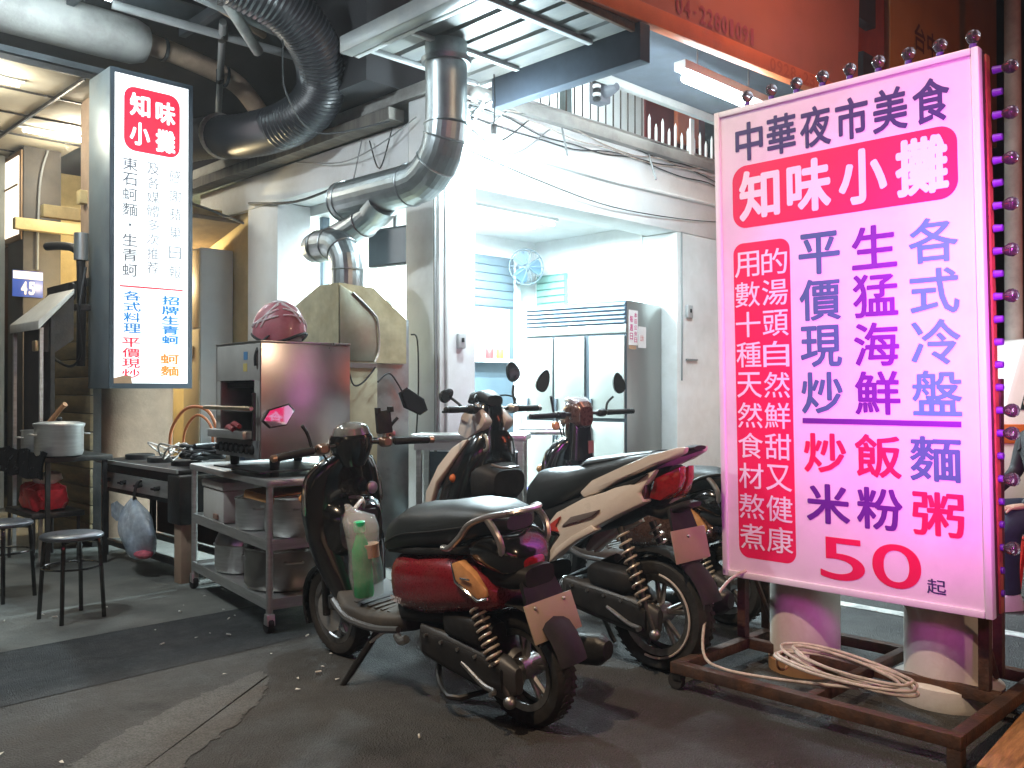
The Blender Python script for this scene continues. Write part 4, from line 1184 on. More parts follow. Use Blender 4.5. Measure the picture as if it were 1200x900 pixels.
GR.part("side_panel", box(MB(), 0, gx, 0, .012, g0, g1), steel_smooth, bevel=0.003)
GR.part("side_panel", box(MB(), 0, gx, gy - .012, gy, g0, g1), steel_smooth, bevel=0.003)
GR.part("top_panel", box(MB(), -.002, gx + .002, -.004, gy + .004, g1 + .001, g1 + .012), steel_smooth, bevel=0.003)
GR.part("back_panel", box(MB(), gx - .012, gx - .001, .013, gy - .013, g0, g1), dark_steel)
GR.part("front_header", box(MB(), 0, .012, .0125, gy - .0125, .53, g1 - .002), M("fascia_steel", (0.50, 0.49, 0.45), 0.45, 0.25), bevel=0.002)
GR.part("front_stile", box(MB(), 0, .012, .0125, .085, .20, .529), M("fascia_steel", (0.5, 0.49, 0.45)))
GR.part("front_stile", box(MB(), 0, .012, gy - .065, gy - .0125, .20, .529), M("fascia_steel", (0.5, 0.49, 0.45)))
GR.part("knob_panel", box(MB(), -.004, .012, .0125, gy - .0125, g0, .198), M("panel_grey", (0.22, 0.23, 0.23), 0.45, 0.25), bevel=0.003)
GR.part("chamber_floor", box(MB(), .013, gx - .013, .013, gy - .013, .195, .205), dark_steel)
GR.part("heater", box(MB(), .05, gx - .05, .05, gy - .05, .49, .52), dark_steel)
for i in range(7):
    kb = GR.part("knob", lathe(MB(), [(.028, 0), (.026, -.012), (.019, -.016), (.018, -.034), (.004, -.036)], (-.004, .10 + i * .07, .148), 16, 'x'), black_plastic)
GR.part("drip_tray", box(MB(), -.06, .012, .10, gy - .02, .205, .25), steel, bevel=0.004)
rk = GR.part("rack", tube(MB(), [(.02, .09, .36), (.02, gy - .07, .36), (gx - .04, gy - .07, .36), (gx - .04, .09, .36)], .006, 6, True), steel)
for i in range(9):
    GR.part("rack_bar", cyl(MB(), (.02, .12 + i * .05, .36), (gx - .04, .12 + i * .05, .36), .004, n=6), steel, rk)
GR.part("handle_bar", cyl(MB(), (-.045, .02, .375), (-.045, gy + .06, .375), .012, n=12), M("warm_handle", (0.45, 0.36, 0.24), 0.35, 0.8))
GR.part("lever", box(MB(), -.03, -.012, .035, .05, .20, .46), dark_steel)
for (a, b) in ((.10, .04), (gx - .04, .04), (.10, gy - .04), (gx - .04, gy - .04)):
    GR.part("foot", cyl(MB(), (a, b, 0.0), (a, b, g0), .022, .03, n=12), black_plastic)
GR.part("base_plate", box(MB(), -.01, gx + .01, -.01, gy + .01, .025, .035), dark_steel)
GR.part("sticker", box(MB(), -.002, .0, .17, .22, .645, .69), M("blue_sticker", (0.10, 0.25, 0.45), 0.5))
GR.part("sticker", box(MB(), -.002, .0, .175, .225, .58, .625), M("yellow_sticker", (0.55, 0.45, 0.15), 0.5))
for i, (dz, y0) in enumerate(((.225, .28), (.245, .20))):
    o = T("red_tongs", ["red handled tongs lying low in the grill chamber", "second pair of red handled tongs on the grill drip tray"][i], "tongs", on_grill(-.04, y0 - .06, dz + .03), rot=R(-4), rel=True)
    o.part("handle", tube(MB(), [(-.02, 0, 0), (.02, .16, .012), (.06, .3, .0)], [.013, .016, .008], 8), M("red_grip", (0.30, 0.03, 0.04), 0.5))
    o.part("tip", tube(MB(), [(.06, .3, 0), (.10, .36, 0)], [.007, .003], 6), steel)

# --- crash helmet on the grill
HM = T("crash_helmet", "red and silver striped open face helmet resting on the grill", "helmet", on_grill(.17, .13, .748), rot=R(-4 - 45), rel=True)
mb = MB()
rings = []
for i in range(11):
    t = i / 10
    z = .02 + .205 * math.sin(t * math.pi / 2)
    q = math.cos(t * math.pi / 2) ** .85 if t < 1 else 0.02
    q = max(q, .03)
    rings.append([(.0 + .150 * q * math.cos(2 * math.pi * j / 28) * 1.02, .128 * q * math.sin(2 * math.pi * j / 28), z + .028 * (1 - t) * math.cos(2 * (2 * math.pi * j / 28))) for j in range(28)])
loft(mb, rings)
hs = HM.part("shell", mb, red_helmet, ang=80)
for s in (-1, 1):
    for k_ in range(4):
        pts = []
        for i in range(12):
            q_ = i / 11
            t = .93 - .16 * k_ - (.72 - .13 * k_) * q_ ** 1.4
            a = s * (.10 + (.75 + .28 * k_) * q_) - math.pi / 2 + .35
            z = .02 + .205 * math.sin(t * math.pi / 2)
            q = math.cos(t * math.pi / 2) ** .85
            pts.append((.1535 * q * math.cos(a) * 1.0, .1285 * q * math.sin(a), z + .028 * (1 - t) * math.cos(2 * a)))
        HM.part("stripe", tube(MB(), smooth(pts, 3), [.002] + [.0065] * 32 + [.003], 6, flat=.8), helmet_stripe)
HM.part("rim", tube(MB(), [(.152 * math.cos(2 * math.pi * j / 32), .130 * math.sin(2 * math.pi * j / 32), .02 + .028 * math.cos(4 * math.pi * j / 32)) for j in range(32)], .008, 8, True), black_plastic)
HM.part("top_vent", ball(MB(), (0, 0, .222), .05, .035, .014, 12, 5, 0), helmet_stripe)
HM.part("lining", loft(MB(), [sz(z, 0, .125, .105, 2, 20) for z in (.004, .04)]), M("lining_foam", (0.3, 0.3, 0.3), 0.9))
HM.part("strap", tube(MB(), smooth([(-.02, -.12, .03), (-.05, -.17, -.02), (-.07, -.185, -.08), (-.07, -.185, -.14)], 5), .012, 6, flat=.3), black_plastic)
HM.part("strap_buckle", tube(MB(), smooth([(-.10, .11, .02), (-.17, .15, .006), (-.22, .17, .006)], 4), .011, 6), black_plastic)

# --- things on the trolley shelves
fb = T("foam_box", "white foam box on the left of the trolley's middle shelf", "box", rel_loc(.02, .86, .48), rot=R(-8.5), rel=True)
fb.part("box_body", box(MB(), .02, .34, 0, .40, 0, .20), foam_white, bevel=0.012)
fb.part("lid", box(MB(), .012, .348, -.008, .408, .201, .255), foam_white, bevel=0.012)
fb.part("label", box(MB(), .008, .0185, .08, .16, .02, .05), M("brown_label", (0.25, 0.14, 0.10), 0.6))
p_ = rel_loc(.17, .60, .48)
stock_pot("stock_pot", "dull open pot in the middle of the trolley's middle shelf", p_[0], p_[1], .48, .135, .18, steel, rot=R(70))
p_ = rel_loc(.30, .26, .48)
stock_pot("stock_pot", "large open pot on the right of the trolley's middle shelf", p_[0], p_[1], .48, .21, .225, steel, rot=R(60))
o = T("cardboard_sheet", "orange brown cardboard sheet lying on the pot under the trolley top", "cardboard", rel_loc(.30, .24, .715), rot=R(-8.5), rel=True)
o.part("sheet", prism(MB(), [(-.26, .005), (.27, .045), (.27, .052), (-.26, .012)], -.2, .24, 'y'), card_orange)
o.part("folded_edge", prism(MB(), [(-.262, .004), (-.25, .006), (-.255, -.03), (-.265, -.03)], -.2, .24, 'y'), card_orange)
p_ = rel_loc(.20, .98, .165)
stock_pot("stock_pot", "pot with a shiny domed lid on the trolley's bottom shelf", p_[0], p_[1], .165, .165, .17, steel, 'dome', rot=R(80))
p_ = rel_loc(.26, .40, .165)
stock_pot("stock_pot", "biggest dark pot on the trolley's bottom shelf", p_[0], p_[1], .165, .235, .235, M("dull_pot_steel", (0.30, 0.28, 0.26), 0.35, 0.9, var=0.2), rot=R(70))
o = T("white_bundle", "white cloth bundle stuffed in the biggest pot on the bottom shelf", "cloth", (p_[0], p_[1], .30))
o.part("fold", ball(MB(), (p_[0] - .05, p_[1] + .06, .36), .11, .12, .07, 14, 7, -.6), M("white_cloth", (0.6, 0.6, 0.58), 0.9, bump=0.5, bscale=30))
o.part("fold", ball(MB(), (p_[0] + .05, p_[1] + .02, .35), .09, .10, .06, 14, 7, -.6), M("white_cloth", (0.6, 0.6, 0.58)))

# --- extractor hood
HD = T("extractor_hood", "galvanised extractor hood with chamfered top beside the corner pillar", "hood", (3.55, 5.25, 0.8))
xy = [(3.32, 5.008, 2.014), (3.60, 5.008, 2.0), (3.88, 5.008, 1.80), (3.88, 5.567, 1.74), (3.32, 5.567, 1.888), (3.32, 5.25, 2.014)]
mb = MB()
mb.add([(a, b, 1.49) for a, b, c in xy] + xy + [(3.55, 5.22, 2.03), (3.6, 5.3, 1.49)],
       [(i, (i + 1) % 6, (i + 1) % 6 + 6, i + 6) for i in range(6)] + [(6 + i, 6 + (i + 1) % 6, 12) for i in range(6)] + [((i + 1) % 6, i, 13) for i in range(6)])
HD.part("canopy", mb, galv_hood, ang=20)
HD.part("end_panel", prism(MB(), [(3.322, 2.0), (3.44, 1.945), (3.58, 1.83), (3.62, 1.77), (3.628, 1.58), (3.60, 1.50), (3.322, 1.497)], 4.992, 5.006, 'y'), M("greenish_tin", (0.36, 0.37, 0.29), 0.4, 0.85, var=0.15, dirt=(0.25, 0.22, 0.1), dirt_amt=0.5), bevel=0.004)
HD.part("rolled_edge", tube(MB(), smooth([(3.42, 4.988, 1.955), (3.58, 4.988, 1.83), (3.625, 4.988, 1.76), (3.632, 4.988, 1.58), (3.60, 4.988, 1.495)], 5), .007, 8), steel)
HD.part("side_sheet", box(MB(), 3.64, 3.92, 5.03, 5.04, .08, 1.8), galv, bevel=0.002)
HD.part("back_sheet", box(MB(), 3.33, 3.635, 5.012, 5.03, .08, 1.486), M("yellowish_tin", (0.42, 0.40, 0.28), 0.5, 0.6, var=0.15, dirt=(0.25, 0.2, 0.1), dirt_amt=0.6), bevel=0.002)
HD.part("bottom_lip", box(MB(), 3.315, 3.62, 4.995, 5.012, 1.455, 1.488), galv)
for a in (3.34, 3.86):
    HD.part("leg", box(MB(), a, a + .03, 5.53, 5.56, 0, 1.488), steel)
for a in (3.335, 3.88):
    HD.part("leg", box(MB(), a, a + .03, 5.045, 5.075, 0, 1.488), steel)
for i, pts in enumerate([[(3.38, 4.985, 1.45), (3.42, 4.98, 1.34), (3.5, 4.98, 1.36), (3.6, 4.985, 1.46)], [(3.62, 4.985, 1.36), (3.72, 5.0, 1.42), (3.80, 5.01, 1.36), (3.9, 5.0, 1.2)], [(3.95, 5.04, 1.7), (4.02, 5.06, 1.66), (4.03, 5.06, 1.3), (4.0, 5.05, 0.95)]]):
    o = mesh_obj("wire", tube(MB(), smooth(pts, 6), .006, 6), cable_black)
    o.rotation_euler = (0, 0, ANG)
    tag(o, ["black wire looped under the hood's bottom lip", "black wire drooping across the grey side of the hood", "black cable hanging on the corner pillar beside the hood"][i], "wire")

# --- silver ducts
DU = T("exhaust_duct", "big silver spiral exhaust duct from the hood up through the canopy", "duct", (3.55, 5.25, 2.0))
r1, r2 = .112, .142
big = [(3.752, 5.62, 2.70), (3.76, 5.3, 2.70), (3.772, 4.80, 2.70)]
arc = [(3.781, 4.80 - .34 * math.sin(R(a)), 2.70 + .34 * (1 - math.cos(R(a)))) for a in (15, 30, 45, 60, 75, 90)]
DU.part("main_duct", tube(MB(), big + arc, r2, 28), galv, ang=12)
DU.part("riser", tube(MB(), [(3.781, 4.46, 3.04), (3.781, 4.46, 3.57)], r2 * .96, 28), galv)
DU.part("top_flange", lathe(MB(), [(r2 * .97, -.03), (r2 * 1.12, -.03), (r2 * 1.16, .0), (r2 * .97, .01)], (3.781, 4.46, 3.46), 28), galv)
low = [(3.55, 5.25, 1.98), (3.55, 5.25, 2.14)] + [(3.55 - .0 * a, 5.25 + .20 * (1 - math.cos(R(a))), 2.14 + .20 * math.sin(R(a))) for a in (22, 45, 67, 90)] + [(3.548, 5.60, 2.345)]
DU.part("hood_duct", tube(MB(), low, r1, 24), galv, ang=12)
back = [(3.548, 5.60, 2.345), (3.58, 5.70, 2.35), (3.66, 5.77, 2.38), (3.75, 5.76, 2.42), (3.80, 5.68, 2.46), (3.80, 5.40, 2.53), (3.79, 5.2, 2.60)]
DU.part("link_duct", tube(MB(), smooth(back, 2), r1 * .98, 24), galv, ang=12)
mb = MB()
for c, d, q in (((3.753, 5.61, 2.70), (0, 1, 0), r2), ((3.754, 5.55, 2.70), (0, 1, 0), r2), ((3.772, 4.82, 2.70), (0, 1, 0), r2), ((3.781, 4.46, 3.04), (0, 0, 1), r2), (arc[2], (0, -1, 1), r2), (arc[4], (0, -.4, 1), r2)):
    DU.part("seam_ring", ring(MB(), c, d, q * 1.005, .007), galv)
for c, d in (((3.55, 5.25, 2.14), (0, 0, 1)), (low[3], (0, .7, .7)), (low[5], (0, 1, 0)), ((3.548, 5.59, 2.345), (0, 1, 0)), ((3.80, 5.40, 2.53), (0, -1, .2))):
    DU.part("seam_ring", ring(MB(), c, d, r1 * 1.01, .006), galv)
DU.part("collar", tube(MB(), [(3.79, 5.26, 2.57), (3.77, 5.12, 2.64)], [r1 * 1.05, r1 * 1.16], 24), galv)

# --- work table in front of the pillar
WT = T("steel_work_table", "steel work table behind the scooters in front of the corner pillar", "table", world=Vector((-.70, 6.18, 0)), rot=R(-7) - ANG, rel=True)
WT.part("table_top", box(MB(), 0, .80, 0, .34, .96, 1.0), steel, bevel=0.008)
WT.part("front_apron", box(MB(), .02, .78, .02, .04, .89, .958), steel)
for a in (.03, .74):
    for b in (.04, .29):
        WT.part("leg", box(MB(), a, a + .035, b, b + .035, 0, .958), steel)
WT.part("back_sheet", box(MB(), .05, .75, .325, .335, .05, .86), M("dull_blue_sheet", (0.10, 0.13, 0.15), 0.5, .3, var=.3))
WT.part("under_shelf", box(MB(), .03, .77, .05, .32, .32, .345), steel)
W2 = T("steel_side_table", "second steel table reaching back towards the fridge", "table", world=Vector((.14, 6.75, 0)), rot=R(-3) - ANG, rel=True)
W2.part("table_top", box(MB(), -.1, .45, 0, .8, .985, 1.02), steel, bevel=0.008)
W2.part("front_rail", cyl(MB(), (-.1, -.012, .985), (.45, -.012, .985), .018, n=10), steel)
for a in (-.07, .40):
    for b in (.03, .74):
        W2.part("leg", cyl(MB(), (a, b, 0), (a, b, .985), .02, n=12), steel)
W2.part("under_shelf", box(MB(), -.08, .42, .03, .75, .30, .32), steel)
o = T("blue_tub", "violet blue plastic tub on the lower shelf of the second steel table", "tub", world=Vector((.13, 6.86, .321)), rot=-ANG, rel=True)
o.part("tub_body", lathe(MB(), [(.06, 0), (.075, .01), (.09, .2), (.097, .21), (.09, .215), (.08, .2), (.06, .02)], (0, 0, 0), 18), M("violet_plastic", (0.10, 0.08, 0.5), 0.4))
o.part("lid", lathe(MB(), [(.096, .216), (.1, .22), (.09, .235), (.02, .24)], (0, 0, 0), 18), M("violet_plastic", (0.1, 0.08, 0.5)))
o = T("yellow_tub", "yellow plastic tub beside the violet tub on the shelf", "tub", world=Vector((.33, 6.9, .321)), rot=-ANG, rel=True)
o.part("tub_body", lathe(MB(), [(.06, 0), (.07, .01), (.08, .14), (.085, .15), (.07, .14), (.05, .02)], (0, 0, 0), 18), M("yellow_plastic", (0.62, 0.40, 0.05), 0.4))
o.part("rim", lathe(MB(), [(.085, .148), (.092, .152), (.085, .158)], (0, 0, 0), 18), M("yellow_plastic", (0.62, 0.4, 0.05)))

# --- fridge
FR = T("upright_fridge", "large steel upright fridge with dark louvres on top and paper notices", "fridge", (0, 0, 0), rel=True, rot=R(9.5), world=W(6.50, 5.13, .106))
fw, fd, fh = 1.12, .73, 2.03
FR.part("cabinet", box(MB(), .03, fd, 0, fw, .08, fh), fridge_steel, bevel=0.006)
FR.part("base", box(MB(), .05, fd - .03, .02, fw - .02, 0.0, .079), black_plastic)
lv = FR.part("louvre_panel", box(MB(), .012, .0295, .0, fw, fh - .22, fh - .002), M("dark_blue_grille", (0.03, 0.05, 0.08), 0.5))
for i in range(5):
    FR.part("slat", prism(MB(), [(-.006, fh - .205 + i * .04), (.0115, fh - .192 + i * .04), (.0115, fh - .180 + i * .04), (-.006, fh - .193 + i * .04)], .01, fw - .01, 'y'), M("grey_blue_slat", (0.16, 0.20, 0.24), 0.4, 0.3), lv)
FR.part("header", box(MB(), .008, .0295, .0, fw, fh - .30, fh - .222), fridge_steel, bevel=0.003)
FR.part("door_seal", box(MB(), .02, .0297, 0.0, fw, .09, fh - .302), M("dark_seal", (0.03, 0.04, 0.05), 0.6))
for j, (y0, y1) in enumerate(((.012, .385), (.442, .775), (.80, 1.108))):
    for z0, z1 in ((.10, .905), (.94, fh - .325)):
        d_ = FR.part("door", box(MB(), -.005, .0195, y0, y1, z0, z1), fridge_steel, bevel=0.005)
        hz = z1 - .18 if z0 < .5 else z0 + .06
        FR.part("handle", box(MB(), -.022, -.0055, (y1 - .035), (y1 - .012), hz, hz + .12), M("dark_seal", (0.03, 0.04, 0.05)), d_, bevel=0.003)
nt_ = FR.part("notice", box(MB(), .06, .235, -.003, -.0005, 1.62, 1.945), paper)
mb = MB()
PN = lambda a, b: (a, -.0045, b)
col_text(mb, "每週日", .075, .135, 1.66, 1.90, PN, .02, .8)
col_text(mb, "本店公休日", .160, .215, 1.64, 1.93, PN, .015, .8)
FR.part("lettering", mb, M("notice_ink", (0.60, 0.05, 0.22), 0.6), nt_)
n2 = FR.part("notice", box(MB(), .245, .395, -.005, -.001, 1.60, 1.80), paper)
mb = MB()
PN2 = lambda a, b: (a, -.0062, b)
line_text(mb, "公休", .275, .345, 1.66, 1.72, PN2, .01, .85)
FR.part("lettering", mb, M("notice_red", (0.65, 0.10, 0.08), 0.6), n2)
FR.part("tape", box(MB(), .07, .20, -.002, -.0003, 1.58, 1.615), M("brown_tape", (0.42, 0.25, 0.14)))

# --- television, fan, cabinet
o = T("television", "small black television hanging under the ceiling left of the pillar", "television", (4.75, 6.35, 2.4), rot=R(10), rel=True)
o.part("casing", box(MB(), 0, .07, -.28, .28, 0, .34), black_plastic, bevel=0.01)
o.part("screen", box(MB(), -.004, -.001, -.26, .26, .02, .32), glass_dark)
o.part("bracket", cyl(MB(), (.05, 0, .34), (.05, 0, .555), .016, n=8), dark_steel)
FN = T("wall_fan", "dark wall fan fixed high on the white post left of the fridge", "fan", (6.90, 6.90, 2.62), rot=R(-28), rel=True)
fgm = M("fan_grey_blue", (0.10, 0.14, 0.17), 0.45)
cage = FN.part("cage", ring(MB(), (0, -.24, 0), (0, 1, 0), .19, .007), fgm)
for k in range(10):
    a = math.pi * 2 * k / 10
    FN.part("cage_wire", tube(MB(), smooth([(0, -.30, 0), (.10 * math.cos(a), -.295, .10 * math.sin(a)), (.17 * math.cos(a), -.27, .17 * math.sin(a)), (.19 * math.cos(a), -.24, .19 * math.sin(a)), (.15 * math.cos(a), -.19, .15 * math.sin(a)), (.05 * math.cos(a), -.18, .05 * math.sin(a))], 3), .0035, 5), fgm, cage)
for k in range(3):
    a = math.pi * 2 * k / 3
    m = MB()
    pts = []
    for r_, w_ in ((.03, .03), (.08, .07), (.14, .085), (.165, .05)):
        pts.append([(r_ * math.cos(a) - w_ * math.sin(a) * s, -.24 + .018 * s, r_ * math.sin(a) + w_ * math.cos(a) * s) for s in (-1, 1)] + [(r_ * math.cos(a) - w_ * math.sin(a) * s, -.237 + .018 * s, r_ * math.sin(a) + w_ * math.cos(a) * s) for s in (1, -1)])
    loft(m, pts)
    FN.part("blade", m, M("fan_blade", (0.05, 0.10, 0.14), 0.35))
FN.part("motor", lathe(MB(), [(.02, -.2), (.06, -.18), (.065, -.06), (.04, -.04)], (0, 0, 0), 16, 'y'), fgm)
FN.part("wall_plate", box(MB(), -.05, .05, -.04, .0, -.16, .03), fgm, bevel=0.006)
CB = T("white_cabinet", "tall pale cabinet standing in the alley beside the far white pillar", "cabinet", (4.1, 8.5, 0))
CB.part("carcass", box(MB(), 3.95, 4.285, 8.34, 8.70, .0, 2.70), M("cabinet_white", (0.62, 0.66, 0.70), 0.45, var=0.05), bevel=0.006)
CB.part("door", box(MB(), 3.935, 3.949, 8.35, 8.69, .05, 1.9), M("cabinet_yellow_lit", (0.62, 0.56, 0.40), 0.5, var=0.08), bevel=0.004)  # cream tint puts the warm alley light into this face's colour
CB.part("door", box(MB(), 3.935, 3.949, 8.35, 8.69, 1.92, 2.68), M("cabinet_yellow_lit", (0.62, 0.56, 0.4)), bevel=0.004)
CB.part("lock_plate", box(MB(), 3.927, 3.934, 8.45, 8.53, 1.62, 1.74), M("brass", (0.45, 0.35, 0.2)), bevel=0.003)
o = T("old_panel", "old wooden panel with a hanging cord on the yellow alley wall", "panel", (4.28, 9.1, 1.4))
o.part("board", box(MB(), 4.24, 4.298, 9.0, 9.5, 1.55, 2.35), M("weathered_board", (0.25, 0.20, 0.15), 0.8, var=0.3, stretch=(1, 1, 6)), bevel=0.01)
o.part("cord", tube(MB(), smooth([(4.22, 9.0, 2.5), (4.2, 9.15, 2.4), (4.22, 9.2, 2.0), (4.23, 9.05, 1.6)], 5), .012, 6), cable_beige)

random.seed(41)
for i in range(6):
    x_, y_ = .12 + .105 * i, .12 + .09 * (i % 2)
    h_ = .16 + .05 * ((i * 7) % 3)
    r_ = .038 + .006 * (i % 3)
    c_ = [(0.55, 0.60, 0.62), (0.10, 0.13, 0.16), (0.60, 0.58, 0.50), (0.30, 0.36, 0.40), (0.62, 0.62, 0.60), (0.12, 0.20, 0.24)][i]
    a_ = R(-7)
    o = T("plastic_jug", ["leftmost pale plastic jug under the steel work table", "dark jug beside the leftmost pale jug under the work table", "cream jug in the middle under the work table", "grey jug in the middle under the work table", "white jug towards the right under the work table", "rightmost dark teal jug under the work table"][i], "jug", world=Vector((-.70 + x_ * math.cos(a_) - y_ * math.sin(a_), 6.18 + x_ * math.sin(a_) + y_ * math.cos(a_), .346)), rot=-ANG, rel=True, group="jugs under the work table")
    o.part("jug_body", lathe(MB(), [(r_ * .8, 0), (r_, .01), (r_, h_ * .7), (r_ * .5, h_ * .88), (r_ * .36, h_ * .9), (r_ * .36, h_)], (0, 0, 0), 16), M("jug_plastic_%d" % i, c_, .3, var=.1))
    o.part("cap", lathe(MB(), [(r_ * .42, h_ * .98), (r_ * .44, h_), (r_ * .42, h_ * 1.1), (r_ * .1, h_ * 1.11)], (0, 0, 0), 12), [green_cap, ink_red, blue_enamel][i % 3])

# ================================================================== THE BIG MENU SIGN
SV_ = 3.682            # v of the board's front; u runs from 2.33 (left) down to 1.18 (right)
SG = T("menu_sign", "big white menu board on an iron frame, lit pink, priced 50 at the bottom", "sign", (3.74, 1.75, 0))
uL, uR, zB, zT = 2.330, 1.178, .445, 2.610
LEAN = .0205           # the board leans a little in its own plane


def SP(dv=0.0):
    return lambda a, b: (SV_ - dv, a + (b - 1.5) * LEAN, b)


def sbox(mb, u0, u1, z0, z1, d0, d1):
    f0, f1 = SP(-d0), SP(-d1)
    q = [(u0, z0), (u1, z0), (u1, z1), (u0, z1)]
    vs = [f0(a, b) for a, b in q] + [f1(a, b) for a, b in q]
    return mb.add(vs, [(0, 1, 2, 3), (7, 6, 5, 4), (0, 4, 5, 1), (1, 5, 6, 2), (2, 6, 7, 3), (3, 7, 4, 0)])


SG.part("board", sbox(MB(), uR + .004, uL - .004, zB + .004, zT - .004, 0.0, .03), sign_white)
for nm, a in (("edge_strip", (uR - .012, uR + .016, zB - .012, zT + .012)), ("edge_strip", (uL - .016, uL + .012, zB - .012, zT + .012)), ("edge_strip", (uR + .017, uL - .017, zT - .016, zT + .012)), ("edge_strip", (uR + .017, uL - .017, zB - .012, zB + .016))):
    SG.part(nm, sbox(MB(), *a, -.012, .031), sign_edge, bevel=0.004)
SG.part("back_case", sbox(MB(), uR - .008, uL + .008, zB - .008, zT + .008, .032, .10), M("dark_case", (0.05, 0.03, 0.025), 0.6))
SG.part("lit_side_edge", sbox(MB(), uR - .016, uR - .009, zB, zT, .066, .105), M("orange_lit_edge", (0.30, 0.10, 0.04), 0.5, var=0.3, scale=14))  # strip coloured orange for the red-orange light on the case edge


def S_(p):
    """a point of the board read off as (u, z) with u still carrying the lean -> upright board frame"""
    return p


def row(mb, s, us, ue, z0, z1, bold, dv=.002, fit=.86):
    P = SP(dv)
    line_text(mb, s, 0, us - ue, z0, z1, lambda a, b: P(us - a, b), bold, fit)


def one(mb, ch, us, ue, z0, z1, bold, dv=.002):
    P = SP(dv)
    put(mb, ch, 0, us - ue, z0, z1, lambda a, b: P(us - a, b), bold)


def plate(us, ue, z0, z1, r, dv=.001):
    P = SP(dv)
    mb = MB()
    pts = rrect(ue, us, z0, z1, r, 8)
    n = len(pts)
    mb.add([P(a, b) for a, b in pts], [tuple(range(n))])
    return mb


def ln(u, z):
    return u - (z - 1.5) * LEAN


mb = MB()
us = ln(2.255, 2.46)
ue = ln(1.295, 2.46)
row(mb, "中華夜市美食", us + .008, ue - .008, 2.365, 2.545, .022, fit=.88)
SG.part("lettering", mb, ink_navy)
SG.part("red_panel", plate(ln(2.268, 2.2), ln(1.268, 2.2), 2.055, 2.345, .07), ink_red)
mb = MB()
row(mb, "知味小攤", ln(2.250, 2.2), ln(1.285, 2.2), 2.085, 2.318, .034, .003, .86)
SG.part("lettering", mb, ink_white)
SG.part("red_panel", plate(ln(2.252, 1.3), ln(1.966, 1.3), .530, 1.985, .05), ink_red)
P3 = SP(.003)
mb = MB()
a0 = ln(2.245, 1.3)
col_text(mb, "用數十種天然食材熬煮", 0, .128, .560, 1.955, lambda a, b: P3(a0 - a, b), .006, .84)
a1 = ln(2.106, 1.3)
col_text(mb, "的湯頭自然鮮甜又健康", 0, .128, .560, 1.955, lambda a, b: P3(a1 - a, b), .006, .84)
SG.part("lettering", mb, ink_white)
P4 = SP(.002)
for s_, u0, wd, m_ in (("平價現炒", 1.930, .190, ink_slate), ("生猛海鮮", 1.688, .190, ink_violet), ("各式冷盤", 1.452, .192, ink_blue)):
    mb = MB()
    c0 = ln(u0, 1.6)
    col_text(mb, s_, 0, wd, 1.19, 2.00, lambda a, b: P4(c0 - a, b), .020, .90)
    SG.part("lettering", mb, m_)
SG.part("violet_line", sbox(MB(), ln(1.258, 1.17), ln(1.918, 1.17), 1.158, 1.181, -.003, -.001), ink_violet)
for ch, us, ue, z0, z1, m_, b_ in (("炒", 1.91, 1.717, .945, 1.117, ink_red, .022), ("飯", 1.68, 1.485, .94, 1.12, ink_red, .022), ("麵", 1.453, 1.255, .94, 1.12, ink_slate, .02),
                               ("米", 1.903, 1.706, .726, .898, ink_violet, .024), ("粉", 1.677, 1.485, .725, .90, ink_violet, .022), ("粥", 1.448, 1.250, .725, .90, ink_red, .02),
                               ("5", 1.838, 1.642, .492, .672, ink_red, .004), ("0", 1.610, 1.412, .495, .674, ink_red, .004), ("起", 1.391, 1.318, .496, .555, ink_navy, .008)):
    mb = MB()
    one(mb, ch, ln(us, .9) if z0 > .6 else ln(us, .6), ln(ue, .9) if z0 > .6 else ln(ue, .6), z0, z1, b_)
    SG.part("lettering", mb, m_)

# bulbs round the edge
bulb_me = sock_me = None


def bulb(u, z, out_u, out_z, glass=True, dv=.05):
    """socket and globe sticking out of the sign edge along (out_u, out_z)"""
    f = SP(-dv)
    p = Vector(f(u, z))
    d = Vector((0, out_u, out_z))
    so = SG.part("socket", cyl(MB(), p, p + d * .032, .016, .013, 10), purple_plastic)
    if glass:
        m = MB()
        rings = []
        a = d.orthogonal().normalized()
        b = d.cross(a)
        for h_, r_ in ((.030, .010), (.040, .018), (.054, .026), (.068, .027), (.082, .019), (.089, .005)):
            rings.append([p + d * h_ + a * (r_ * math.cos(2 * math.pi * j / 14)) + b * (r_ * math.sin(2 * math.pi * j / 14)) for j in range(14)])
        loft(m, rings)
        SG.part("bulb", m, bulb_glass, ang=80)


for i in range(9):
    bulb(ln(1.225 + i * .124, 2.6), zT + .010, 0, 1, dv=.045)
zs = [2.545 - i * .088 for i in range(24)]
have = {0, 2, 4, 6, 8, 10, 15, 16, 18, 21}
for i, z in enumerate(zs):
    bulb(ln(uR - .012, z) + 0, z, -1, 0, i in have, dv=.085)
for i in range(12):
    z = 2.5 - i * .176
    bulb(uL + .010 - 0, z, 1, 0, False, dv=.085)

